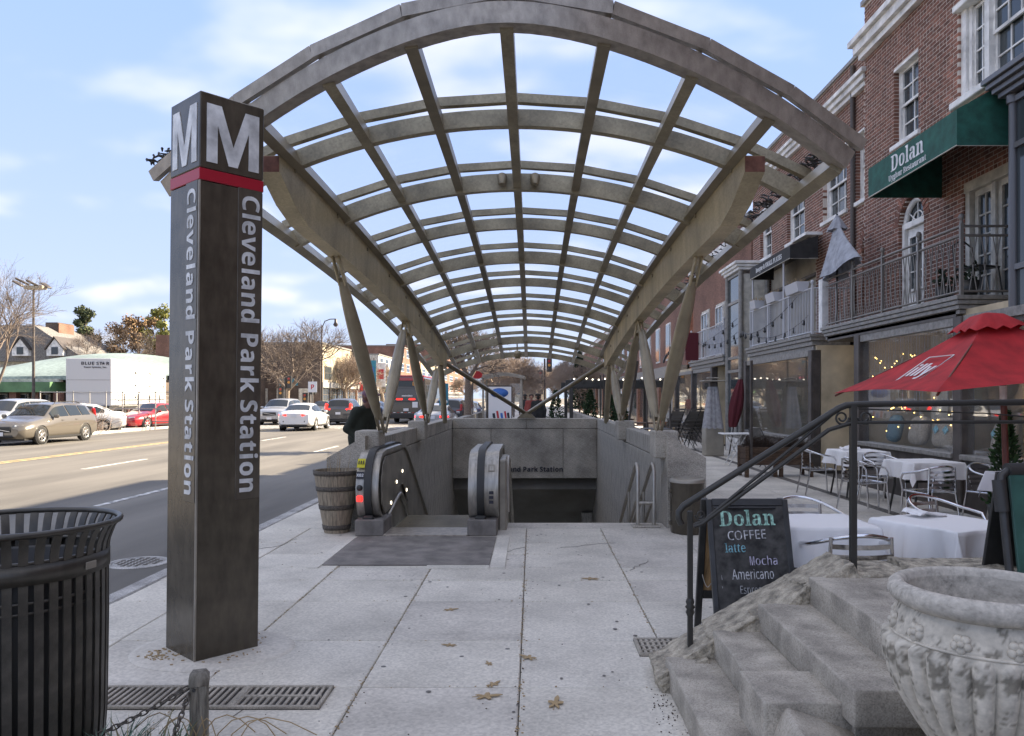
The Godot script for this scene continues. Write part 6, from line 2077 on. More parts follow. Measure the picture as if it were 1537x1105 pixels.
func red_umbrella():
	var u := thing("red_umbrella", "large red square parasol with a white logo over the cafe tables", "umbrella", V(4.75, 0, 7.9))
	var tilt := Basis(Vector3.BACK, 0.06)
	var top := group_part(u, "canopy", Transform3D(tilt, Vector3(0, 0.0, 0)))
	var h := 1.15
	var yr := 1.72
	var ya := 2.42
	var cor := [Vector3(-h, yr, -h), Vector3(-h, yr, h), Vector3(h, yr, h), Vector3(h, yr, -h)]
	for i in 4:
		var a: Vector3 = cor[i]
		var b: Vector3 = cor[(i + 1) % 4]
		var g := G.new()
		g.smooth()
		var n := 14
		var f := func(q: int, r: int) -> Vector3:
			var v := float(q) / n
			var p := Vector3(0, ya, 0).lerp(a.lerp(b, float(r) / n), v)
			p.y -= 0.10 * sin(PI * v) * (0.45 + 0.55 * sin(PI * r / n)) - 0.035 * v * sin(PI * r / n)
			return p
		for q in n:
			for r in n:
				g.quad(f.call(q, r), f.call(q + 1, r), f.call(q + 1, r + 1), f.call(q, r + 1))
		part(top, "panel", g.done(), "umbrella_red")
		part(top, "rib", tubem([Vector3(0, ya - 0.06, 0), a * 0.99 + Vector3(0, -0.01, 0)], 0.012, 5), "pole_wood")
	# the little valance on top
	var g2 := G.new()
	var rs := []
	for i in 4:
		var ring := []
		for j in 48:
			var an := TAU * j / 48
			var rr: float = [0.02, 0.12, 0.24, 0.30][i] * (1.0 / maxf(absf(cos(an)), absf(sin(an)))) * 0.9
			ring.append(Vector3(cos(an) * rr, ya + [0.045, 0.02, -0.075, -0.125][i] + (0.018 * cos(an * 12) if i == 3 else 0.0), sin(an) * rr))
		rs.append(ring)
	g2.rings(rs, true, false)
	part(top, "top_valance", g2.done(), "umbrella_red")
	# logo on the street-side panel
	var nrm := Vector3(-(ya - yr), h, 0).normalized()
	var up := Vector3(h, ya - yr, 0).normalized()
	var side := up.cross(nrm)
	var c := Vector3(-h * 0.64, lerpf(ya, yr, 0.64) - 0.055, 0.12) 
	var bs := Basis(side, up, nrm)
	var lg := Transform3D(bs, c + nrm * 0.012)
	var s := 0.235
	part(top, "logo_frame", tubem([Vector3(-s, -s, 0), Vector3(s, -s, 0), Vector3(s, s, 0), Vector3(-s, s, 0), Vector3(-s, -s, 0)], 0.007, 4), "white_plain", lg)
	part(top, "logo_lettering", words("illy", 0.20, 0.004, "Droid Sans", 700, true), "white_plain", lg * Transform3D(Basis.IDENTITY, Vector3(0, -0.01, 0.0)))
	part(u, "pole", tubem([Vector3(0.08, 0.0, 0), Vector3(0, 2.4, 0)], 0.03, 12), "pole_wood")
	part(u, "base", boxm(Vector3(0.5, 0.09, 0.5), 0.02), "rail_black", Transform3D(Basis.IDENTITY, Vector3(0.08, 0.045, 0)))
	part(u, "tape", tubem([Vector3(0.025, 1.58, 0), Vector3(0.022, 1.72, 0)], 0.033, 12), "white")

# ---------------------------------------------------------------- vehicles
const SEDAN := [[0.0, 0.34, 0.56, 0.66, 0.60, 0.5], [0.025, 0.22, 0.66, 0.80, 0.71, 0.62], [0.10, 0.19, 0.74, 0.895, 0.82, 0.70], [0.26, 0.18, 0.83, 0.91, 0.93, 0.72], [0.32, 0.18, 0.87, 0.91, 0.98, 0.70], [0.47, 0.18, 0.91, 0.91, 1.40, 0.56], [0.58, 0.18, 0.93, 0.91, 1.45, 0.56], [0.72, 0.18, 0.95, 0.91, 1.38, 0.56], [0.86, 0.2, 0.98, 0.90, 1.06, 0.66], [0.96, 0.26, 0.97, 0.86, 1.01, 0.66], [1.0, 0.36, 0.84, 0.76, 0.90, 0.58]]
const WAGON := [[0.0, 0.34, 0.58, 0.68, 0.64, 0.5], [0.025, 0.24, 0.70, 0.82, 0.77, 0.64], [0.10, 0.22, 0.80, 0.91, 0.88, 0.72], [0.25, 0.22, 0.88, 0.93, 0.98, 0.74], [0.30, 0.22, 0.92, 0.93, 1.03, 0.72], [0.44, 0.22, 0.96, 0.93, 1.47, 0.60], [0.58, 0.22, 0.97, 0.93, 1.54, 0.60], [0.80, 0.22, 0.99, 0.93, 1.52, 0.60], [0.90, 0.24, 1.0, 0.92, 1.46, 0.60], [0.97, 0.28, 1.0, 0.89, 1.08, 0.70], [1.0, 0.36, 0.90, 0.80, 0.96, 0.62]]
const SUV := [[0.0, 0.38, 0.66, 0.70, 0.72, 0.55], [0.02, 0.28, 0.82, 0.84, 0.88, 0.68], [0.08, 0.25, 0.92, 0.91, 1.0, 0.74], [0.23, 0.25, 0.98, 0.92, 1.09, 0.75], [0.28, 0.25, 1.0, 0.92, 1.13, 0.74], [0.42, 0.25, 1.03, 0.92, 1.60, 0.62], [0.58, 0.25, 1.04, 0.92, 1.68, 0.62], [0.84, 0.25, 1.07, 0.92, 1.66, 0.62], [0.92, 0.27, 1.08, 0.91, 1.58, 0.61], [0.97, 0.30, 1.06, 0.89, 1.10, 0.72], [1.0, 0.38, 0.95, 0.82, 1.0, 0.66]]

func car_section(st: Array, t: float, L: float) -> Array:
	var i := 0
	while i < st.size() - 2 and t > st[i + 1][0]: i += 1
	var a = st[i]
	var b = st[i + 1]
	var u := clampf((t - a[0]) / (b[0] - a[0]), 0, 1)
	var v := []
	for k in 6: v.append(lerpf(a[k], b[k], u))
	var z := (t - 0.5) * L
	var yb: float = v[1]; var ys: float = v[2]; var w: float = v[3]; var yt: float = v[4]; var tw: float = v[5]
	return [Vector3(w * 0.86, yb, z), Vector3(w * 0.985, yb + 0.10, z), Vector3(w, (yb + ys) * 0.5 + 0.06, z), Vector3(w - 0.025, ys, z), Vector3(tw, yt - 0.035, z), Vector3(tw * 0.62, yt, z), Vector3(0, yt + 0.012, z)]

func make_car(called: String, label: String, cat: String, st: Array, L: float, paint: String, pos: Vector3, yaw: float, braking := false, roof_rails := false) -> Node3D:
	var c := thing(called, label, cat, pos, yaw, "cars on the street")
	var g := G.new()
	var rs := []
	var n := 44
	for i in n + 1:
		var s := car_section(st, float(i) / n, L)
		var ring := []
		for p in s: ring.append(p)
		for k in range(s.size() - 2, -1, -1): ring.append(Vector3(-s[k].x, s[k].y, s[k].z))
		rs.append(ring)
	g.rings(rs, true, true)
	part(c, "body", g.done(), paint)
	# side glass
	var t0: float = st[4][0] + 0.055
	var t1: float = st[8][0] - (0.03 if st != SEDAN else 0.06)
	var cuts := [[t0, lerpf(t0, t1, 0.40)], [lerpf(t0, t1, 0.43), lerpf(t0, t1, 0.74)], [lerpf(t0, t1, 0.77), t1]]
	for s in [-1.0, 1.0]:
		for q in cuts:
			g = G.new()
			g.smooth()
			var m := 6
			for i in m:
				var ta := lerpf(q[0], q[1], float(i) / m)
				var tb := lerpf(q[0], q[1], float(i + 1) / m)
				var A := car_section(st, ta, L)
				var B := car_section(st, tb, L)
				var o := Vector3(0.014, 0.004, 0)
				var quad_pts := []
				for e in [[A, 0.1], [B, 0.1], [B, 0.86], [A, 0.86]]:
					var p: Vector3 = (e[0][3] as Vector3).lerp(e[0][4], e[1]) + o
					quad_pts.append(Vector3(p.x * s, p.y, p.z))
				g.quad(quad_pts[0], quad_pts[1], quad_pts[2], quad_pts[3])
			part(c, "side_window", g.done(), "car_glass")
		# waist trim and door handles
		for tt in [0.47, 0.66]:
			var p: Vector3 = car_section(st, tt, L)[3]
			part(c, "door_handle", boxm(Vector3(0.02, 0.03, 0.17), 0.008), paint, Transform3D(Basis.IDENTITY, Vector3((p.x + 0.022) * s, p.y - 0.09, p.z)))
		var mp: Vector3 = car_section(st, st[4][0] + 0.06, L)[3]
		part(c, "mirror", boxm(Vector3(0.2, 0.14, 0.1), 0.04), paint, Transform3D(Basis.IDENTITY, Vector3((mp.x + 0.09) * s, mp.y + 0.09, mp.z)))
		g = G.new()
		g.bar([Vector3(0.935 * s * st[5][3] / 0.91, 0.30, -L * 0.24), Vector3(0.935 * s * st[5][3] / 0.91, 0.30, L * 0.20)], [Vector3.UP, Vector3.UP], 0.03, 0.08)
		part(c, "sill", g.done(), "car_trim")
	# windscreen and rear window
	var ws := [[st[4][0] + 0.012, st[5][0] - 0.008, "windscreen"], [st[7][0] + 0.02 if st == SEDAN else st[8][0] + 0.004, st[8][0] - 0.01 if st == SEDAN else st[9][0] - 0.006, "rear_window"]]
	for q in ws:
		g = G.new()
		g.smooth()
		var cols := []
		for i in 5:
			var s := car_section(st, lerpf(q[0], q[1], i / 4.0), L)
			var row := []
			for k in 9:
				var f := (k / 8.0 - 0.5) * 2.0
				var x: float = f * s[4].x * 0.96
				var y: float = lerpf(s[6].y, s[4].y, pow(absf(f), 2.2))
				row.append(Vector3(x, y + 0.016, s[4].z + (-0.006 if q[2] == "windscreen" else 0.008)))
			cols.append(row)
		for i in 4:
			for k in 8:
				g.quad(cols[i][k], cols[i + 1][k], cols[i + 1][k + 1], cols[i][k + 1])
		part(c, q[2], g.done(), "car_glass")
	# wheels
	var wr := 0.335 if st != SUV else 0.36
	for z in [-L * 0.30, L * 0.285]:
		for s in [-1.0, 1.0]:
			var wx: float = st[5][3] - 0.10
			var w := group_part(c, "wheel", Transform3D(Basis(Vector3.BACK, -PI / 2 * s), Vector3(wx * s, wr, z)))
			g = G.new()
			g.lathe([Vector2(wr * 0.62, -0.10), Vector2(wr * 0.94, -0.10), Vector2(wr, -0.06), Vector2(wr, 0.07), Vector2(wr * 0.94, 0.108), Vector2(wr * 0.64, 0.108)], 28)
			part(w, "tyre", g.done(), "tyre")
			g = G.new()
			g.lathe([Vector2(wr * 0.64, 0.105), Vector2(wr * 0.60, 0.085), Vector2(wr * 0.58, 0.05), Vector2(0.0, 0.05)], 20)
			part(w, "well", g.done(), "car_trim")
			g = G.new()
			for k in 6:
				g.box(Basis(Vector3.UP, TAU * k / 6) * Vector3(wr * 0.32, 0.088, 0), Vector3(wr * 0.60, 0.025, 0.055), 0.008, Basis(Vector3.UP, TAU * k / 6))
			g.lathe([Vector2(0, 0.108), Vector2(0.05, 0.10), Vector2(0.07, 0.08)], 12)
			g.lathe([Vector2(wr * 0.655, 0.108), Vector2(wr * 0.63, 0.112), Vector2(wr * 0.59, 0.10), Vector2(wr * 0.585, 0.07)], 24)
			part(w, "rim", g.done(), "rim")
			g = G.new()
			g.lathe([Vector2(wr * 0.9, 0.0), Vector2(wr * 1.14, 0.0), Vector2(wr * 1.14, 0.112), Vector2(wr * 1.05, 0.106), Vector2(wr * 1.05, 0.0)], 28)
			part(w, "arch", g.done(), "car_trim")
	# lamps, grille, plates, bumpers
	var zf := -L / 2
	var zr := L / 2
	var yl: float = st[1][2] - 0.02
	for s in [-1.0, 1.0]:
		part(c, "headlamp", boxm(Vector3(0.36, 0.13, 0.2), 0.05), "head_lamp", Transform3D(Basis(Vector3.UP, -0.42 * s), Vector3(0.60 * s, yl, zf + 0.20)))
		part(c, "fog_lamp", boxm(Vector3(0.16, 0.08, 0.1), 0.03), "car_trim", Transform3D(Basis(Vector3.UP, -0.3 * s), Vector3(0.62 * s, 0.38, zf + 0.10)))
		var th: Vector3 = car_section(st, 0.975, L)[3]
		if st == SEDAN:
			part(c, "tail_lamp", boxm(Vector3(0.44, 0.11, 0.16), 0.035), "brake_lamp" if braking else "tail_lamp", Transform3D(Basis(Vector3.UP, 0.22 * s), Vector3(0.585 * s, th.y - 0.09, zr - 0.085)))
		else:
			part(c, "tail_lamp", boxm(Vector3(0.15, 0.42, 0.16), 0.045), "brake_lamp" if braking else "tail_lamp", Transform3D(Basis(Vector3.RIGHT, -0.28), Vector3(0.76 * s, th.y + 0.12, zr - 0.17)))
			part(c, "tail_lamp", boxm(Vector3(0.32, 0.12, 0.12), 0.035), "brake_lamp" if braking else "tail_lamp", Transform3D(Basis(Vector3.UP, 0.2 * s), Vector3(0.64 * s, th.y - 0.06, zr - 0.075)))
		part(c, "rear_vent", boxm(Vector3(0.22, 0.12, 0.08), 0.03), "car_trim", Transform3D(Basis(Vector3.UP, 0.25 * s), Vector3(0.60 * s, 0.50, zr - 0.05)))
	part(c, "grille", boxm(Vector3(0.86, 0.22, 0.10), 0.03), "car_trim", Transform3D(Basis.IDENTITY, Vector3(0, yl - 0.10, zf + 0.025)))
	part(c, "grille_bar", boxm(Vector3(0.80, 0.022, 0.02)), "rim", Transform3D(Basis(Vector3.BACK, 0.18), Vector3(0, yl - 0.10, zf - 0.028)))
	part(c, "lower_grille", boxm(Vector3(1.0, 0.12, 0.10), 0.03), "car_trim", Transform3D(Basis.IDENTITY, Vector3(0, 0.34, zf + 0.04)))
	part(c, "number_plate", boxm(Vector3(0.31, 0.15, 0.02), 0.005), "plate", Transform3D(Basis.IDENTITY, Vector3(0, 0.80 if st == SEDAN else 0.74, zr + 0.004)))
	part(c, "front_plate", boxm(Vector3(0.31, 0.14, 0.02), 0.005), "plate", Transform3D(Basis.IDENTITY, Vector3(0, 0.42, zf - 0.02)))
	part(c, "rear_diffuser", boxm(Vector3(1.36, 0.20, 0.12), 0.05), "car_trim", Transform3D(Basis.IDENTITY, Vector3(0, 0.30, zr - 0.10)))
	if st == SEDAN:
		part(c, "trunk_strip", boxm(Vector3(1.0, 0.035, 0.05), 0.01), "tail_lamp", Transform3D(Basis.IDENTITY, Vector3(0, car_section(st, 0.975, L)[3].y - 0.075, zr - 0.028)))
	part(c, "under_tray", boxm(Vector3(1.5, 0.12, L * 0.9)), "car_trim", Transform3D(Basis.IDENTITY, Vector3(0, 0.24, 0)))
	if roof_rails:
		for s in [-1.0, 1.0]:
			part(c, "roof_rail", tubem([Vector3(0.56 * s, 1.44, -0.2), Vector3(0.57 * s, 1.56, -0.05), Vector3(0.57 * s, 1.575, 1.3), Vector3(0.56 * s, 1.5, 1.6)], 0.018, 6), "car_trim")
	return c

func bus():
	var b := thing("city_bus", "dark grey and red city bus seen from behind, driving away", "bus", V(-8.45, -0.13, 52.0), 0.0)
	# local: the rear face at z = 0, the bus runs to -Z
	var g := G.new()
	g.box(Vector3(0, 1.72, -6.0), Vector3(2.55, 2.75, 12.0), 0.09)
	part(b, "body", g.done(), "bus_grey")
	part(b, "roof_pod", boxm(Vector3(2.35, 0.16, 11.0), 0.06), "car_red", Transform3D(Basis.IDENTITY, Vector3(0, 3.16, -5.9)))
	part(b, "red_crown", boxm(Vector3(2.4, 0.2, 0.06), 0.02), "car_red", Transform3D(Basis.IDENTITY, Vector3(0, 2.96, 0.0)))
	part(b, "destination_sign", boxm(Vector3(1.95, 0.36, 0.03), 0.02), "car_glass", Transform3D(Basis.IDENTITY, Vector3(0, 2.66, 0.002)))
	part(b, "lettering", words("L2", 0.24), "amber", Transform3D(Basis.IDENTITY, Vector3(0.62, 2.66, 0.02)))
	part(b, "rear_window", boxm(Vector3(1.6, 0.62, 0.03), 0.02), "car_grey", Transform3D(Basis.IDENTITY, Vector3(0.02, 2.02, 0.002)))
	part(b, "lettering", words("metrobus", 0.11), "white_plain", Transform3D(Basis.IDENTITY, Vector3(0.1, 1.86, 0.022)))
	for x in [-0.42, 0.42]:
		part(b, "brake_light", boxm(Vector3(0.42, 0.07, 0.04), 0.015), "brake_lamp", Transform3D(Basis.IDENTITY, Vector3(x, 1.62, 0.005)))
	for s in [-1.0, 1.0]:
		for y in [1.18, 0.98]:
			part(b, "tail_light", tubem([Vector3(1.10 * s, y, 0), Vector3(1.10 * s, y, 0.03)], 0.085, 12), "brake_lamp")
		part(b, "lamp_panel", boxm(Vector3(0.24, 0.62, 0.03), 0.02), "tail_lamp", Transform3D(Basis.IDENTITY, Vector3(1.10 * s, 1.08, -0.003)))
	part(b, "poster", boxm(Vector3(0.36, 0.40, 0.01)), "plate", Transform3D(Basis.IDENTITY, Vector3(0.62, 1.27, 0.006)))
	part(b, "number_plate", boxm(Vector3(0.34, 0.17, 0.01)), "plate", Transform3D(Basis.IDENTITY, Vector3(0.02, 0.93, 0.006)))
	part(b, "vent_band", boxm(Vector3(2.1, 0.06, 0.02)), "car_trim", Transform3D(Basis.IDENTITY, Vector3(0, 1.48, 0.003)))
	for i in 9:
		part(b, "reflector", boxm(Vector3(0.14, 0.045, 0.012)), "plate" if i % 2 else "tail_lamp", Transform3D(Basis.IDENTITY, Vector3(-1.0 + i * 0.25, 0.74, 0.006)))
	part(b, "bumper", boxm(Vector3(2.5, 0.36, 0.16), 0.05), "car_trim", Transform3D(Basis.IDENTITY, Vector3(0, 0.50, 0.03)))
	for s in [-1.0, 1.0]:
		for z in [-3.2, -9.4]:
			g = G.new()
			g.lathe([Vector2(0.25, -0.14), Vector2(0.48, -0.14), Vector2(0.5, 0), Vector2(0.48, 0.14), Vector2(0.25, 0.14), Vector2(0.1, 0.1), Vector2(0, 0.1)], 20)
			part(b, "wheel", g.done(), "tyre", Transform3D(Basis(Vector3.BACK, -PI / 2 * s), Vector3(1.14 * s, 0.5, z)))
		for k in 7:
			part(b, "side_window", boxm(Vector3(0.02, 0.9, 1.35), 0.008), "car_glass", Transform3D(Basis.IDENTITY, Vector3(1.279 * s, 2.1, -1.2 - k * 1.5)))

func vehicles():
	var y := -0.13
	make_car("station_wagon", "taupe station wagon with roof rails coming towards the camera", "car", WAGON, 4.82, "car_taupe", V(-19.05, y, 30.25), PI, false, true)
	make_car("parked_car", "silver off-roader half out of view behind the taupe wagon", "car", SUV, 4.6, "car_silver", V(-23.2, y, 34.6), PI)
	make_car("parked_car", "white saloon showing only its tail behind the taupe wagon", "car", SEDAN, 4.6, "car_white", V(-22.6, y, 38.4), PI / 2 + 0.45)
	make_car("parked_car", "bright red saloon facing the camera beside the pylon", "car", SEDAN, 4.87, "car_red", V(-21.4, y, 43.8), PI - 0.22)
	make_car("moving_car", "white saloon driving away with red tail lamps", "car", SEDAN, 4.55, "car_white", V(-12.35, y, 42.4), 0.03, true)
	make_car("parked_car", "pale silver off-roader beyond the white driving saloon", "car", SUV, 4.7, "car_silver", V(-16.6, y, 51.5), PI)
	make_car("moving_car", "dark grey off-roader with lit brake lamps behind the white saloon", "car", SUV, 4.55, "car_grey", V(-12.3, y, 51.4), 0.02, true)
	make_car("moving_car", "small dark saloon ahead of the grey off-roader", "car", SEDAN, 4.5, "car_blue", V(-12.6, y, 63.0), 0.0)
	make_car("parked_car", "silver saloon at the kerb with a glowing tail lamp beside the teal stop sign", "car", SEDAN, 4.6, "car_silver", V(-4.75, y, 39.0), 0.0, true)
	make_car("parked_car", "black off-roader parked beyond the silver kerbside saloon", "car", SUV, 4.7, "car_black", V(-4.8, y, 46.5), 0.0)
	make_car("parked_car", "white off-roader parked beyond the black one along the near kerb", "car", SUV, 4.7, "car_white", V(-4.8, y, 53.5), 0.0)
	make_car("parked_car", "blue saloon parked farther along the near kerb", "car", SEDAN, 4.6, "car_blue", V(-4.8, y, 61.0), 0.0)
	make_car("parked_car", "dark saloon at the far kerb below the bare street tree", "car", SEDAN, 4.6, "car_black", V(-19.4, y, 62.0), PI)
	make_car("parked_car", "grey saloon at the far kerb before the stone-faced shop", "car", SEDAN, 4.6, "car_grey", V(-19.4, y, 72.0), PI)
	make_car("moving_car", "white saloon far down the street in the oncoming lane", "car", SEDAN, 4.6, "car_white", V(-15.6, y, 86.0), PI)
	bus()
	# generator trailer
	var t := thing("generator_trailer", "large white box trailer with black lettering on its grey end", "trailer", V(-24.3, -0.13, 45.0), 0.20)
	# local: the long lit side looks to +X, the end to +Z; the near corner is the origin
	part(t, "box", boxm(Vector3(2.4, 2.75, 12.0), 0.03), "trailer_white", Transform3D(Basis.IDENTITY, Vector3(-1.2, 2.62, -6.0)))
	part(t, "chassis", boxm(Vector3(2.2, 0.25, 12.2)), "car_trim", Transform3D(Basis.IDENTITY, Vector3(-1.2, 1.12, -6.0)))
	part(t, "lettering", words("BLUE ST", 0.17, 0.01, "Droid Sans", 700, true), "dark_print", Transform3D(Basis.from_scale(Vector3(1.25, 1, 1)), Vector3(-1.05, 3.70, 0.012)))
	part(t, "lettering", words("R", 0.17, 0.01, "Droid Sans", 700, true), "dark_print", Transform3D(Basis.from_scale(Vector3(1.25, 1, 1)), Vector3(-0.2, 3.70, 0.012)))
	var star := PackedVector2Array()
	for i in 10:
		var a := PI / 2 + TAU * i / 10
		var r := 0.11 if i % 2 == 0 else 0.045
		star.append(Vector2(cos(a) * r, sin(a) * r))
	var g := G.new()
	g.prism(star, 0, 0.01)
	part(t, "star", g.done(), "dark_print", Transform3D(Basis.IDENTITY, Vector3(-0.43, 3.70, 0.008)))
	part(t, "lettering", words("Power Systems, Inc.", 0.09, 0.01, "Droid Sans", 700, true), "dark_print", Transform3D(Basis.IDENTITY, Vector3(-0.85, 3.48, 0.012)))
	part(t, "end_seam", boxm(Vector3(2.3, 0.02, 0.01)), "trim_grey", Transform3D(Basis.IDENTITY, Vector3(-1.2, 2.75, 0.004)))
	part(t, "end_seam", boxm(Vector3(2.3, 0.02, 0.01)), "trim_grey", Transform3D(Basis.IDENTITY, Vector3(-1.2, 1.95, 0.004)))
	var side := Basis(Vector3.UP, PI / 2)
	for z in [-5.2, -8.4]:
		part(t, "louvre", boxm(Vector3(0.02, 0.38, 1.1), 0.006), "far_grey", Transform3D(Basis.IDENTITY, Vector3(0.005, 3.12, z)))
	for q in [[-4.6, 2.5], [-4.6, 1.75], [-4.6, 3.3], [-7.8, 2.5], [-7.8, 1.75], [-7.8, 3.35], [-11.2, 2.5], [-11.2, 3.1]]:
		part(t, "latch", boxm(Vector3(0.05, 0.12, 0.16)), "car_trim", Transform3D(Basis.IDENTITY, Vector3(0.02, q[1], q[0])))
	part(t, "lettering", words("BLUE STAR", 0.14), "far_grey", Transform3D(side, Vector3(0.012, 3.62, -2.8)))
	for z in [-2.5, -9.0, -10.2]:
		for x in [-0.15, -2.25]:
			g = G.new()
			g.lathe([Vector2(0.25, -0.14), Vector2(0.48, -0.14), Vector2(0.5, 0), Vector2(0.48, 0.14), Vector2(0.2, 0.14), Vector2(0, 0.1)], 18)
			part(t, "wheel", g.done(), "tyre", Transform3D(Basis(Vector3.BACK, -PI / 2), Vector3(x, 0.5, z)))
	for z in [-0.8, -3.5, -6.0, -8.5, -11.4]:
		part(t, "guard_post", tubem([Vector3(0.45, 0.6, z), Vector3(0.45, 1.95, z)], 0.035, 6), "car_trim")
	for yy in [1.25, 1.55, 1.85]:
		part(t, "guard_rail", tubem([Vector3(0.45, yy, 0.3), Vector3(0.45, yy, -11.8)], 0.03, 6), "trim_grey")

# ---------------------------------------------------------------- trees
func grow(g: G, p: Vector3, dir: Vector3, l: float, r: float, depth: int, droop: float, thin: float):
	var n := 3
	var pts := [p]
	var rad := [r]
	var d := dir
	for i in n:
		d = (d + Vector3(rng.randfn(), rng.randfn() * 0.5, rng.randfn()) * 0.13 + Vector3(0, droop, 0)).normalized()
		pts.append(pts[i] + d * l / n)
		rad.append(lerpf(r, r * 0.62, float(i + 1) / n))
	g.tube(pts, rad, 7 if depth > 4 else (5 if depth > 2 else 3), false)
	if depth <= 0: return
	var kids := 2 + (1 if rng.randf() < 0.75 else 0)
	for k in kids + 1:
		var at_end := k < kids
		var base: Vector3 = pts[n] if at_end else pts[2]
		var ax := d.cross(Vector3(rng.randfn(), rng.randfn(), rng.randfn())).normalized()
		var nd := d.rotated(ax, rng.randf_range(0.28, 0.75) * (1.0 if at_end else 1.3))
		grow(g, base, nd, l * rng.randf_range(0.62, 0.86), maxf(r * rng.randf_range(0.48, 0.66), thin), depth - 1, droop, thin)

func bare_tree(called: String, label: String, pos: Vector3, h: float, r: float, trunk_h: float, lean: Vector3, depth: int, sd: int, bark: String, twig: String, limbs := 4, thin := 0.006, spread := 0.75) -> Node3D:
	var keep := rng.state
	rng.seed = sd
	var t := thing(called, label, "tree", pos, 0, "bare street trees")
	var top := Vector3(0, trunk_h, 0) + lean
	part(t, "trunk", tubem([Vector3(0, -0.15, 0), Vector3(0, 0.2, 0) , lean * 0.4 + Vector3(0, trunk_h * 0.5, 0), top], [r * 1.45, r * 1.12, r * 0.98, r * 0.9], 12), bark)
	var g := G.new()
	for i in limbs:
		var a := TAU * i / limbs + rng.randf() * 0.8
		var dir := (Vector3(cos(a) * spread, 0.9, sin(a) * spread) + lean * 0.3).normalized()
		grow(g, top - Vector3(0, 0.1, 0), dir, (h - trunk_h) * rng.randf_range(0.30, 0.38), r * rng.randf_range(0.5, 0.7), depth, 0.03, thin)
	part(t, "crown", g.done(), twig)
	rng.state = keep
	return t

func leafy_tree(called: String, label: String, pos: Vector3, h: float, w: float, crown_from: float, n: int, col: Color, conic: bool, sd: int, leaf := 0.3):
	var keep := rng.state
	rng.seed = sd
	var t := thing(called, label, "tree", pos, 0, "trees behind the lot")
	part(t, "trunk", tubem([Vector3(0, -0.2, 0), Vector3(0.1, h * 0.5, 0), Vector3(0, h * 0.93, 0)], [0.28, 0.18, 0.04], 8), "bark")
	var lg := G.new()
	var g := G.new()
	var puffs := []
	for i in 34:
		var u := rng.randf()
		var y := crown_from + (h - crown_from) * u
		var rr := w * ((1.0 - u * 0.92) if conic else sqrt(maxf(1.0 - pow(u * 1.9 - 0.9, 2), 0.05))) * rng.randf_range(0.5, 1.0)
		var a := rng.randf() * TAU
		var c := Vector3(cos(a) * rr, y, sin(a) * rr)
		puffs.append([c, rng.randf_range(0.45, 1.0) * w * (0.26 if conic else 0.36)])
		lg.tube([Vector3(0.05, y * (0.9 if conic else 0.75), 0), c], [0.06, 0.02], 4, false)
	for i in n:
		var q = puffs[rng.randi() % puffs.size()]
		var dir := Vector3(rng.randfn(), rng.randfn() * 0.7, rng.randfn()).normalized()
		var p: Vector3 = q[0] + dir * q[1] * pow(rng.randf(), 0.4)
		var t2 := rng.randf_range(0.5, 1.6)
		g.col(Color(col.r * t2, col.g * t2, col.b * t2))
		var a := Vector3(rng.randfn(), rng.randfn(), rng.randfn()).normalized() * leaf
		var b := a.cross(dir).normalized() * leaf * 0.55
		g.quad(p - a, p - b, p + a, p + b)
	part(t, "limbs", lg.done(), "bark")
	part(t, "crown", g.done(), "leaf_green")
	rng.state = keep

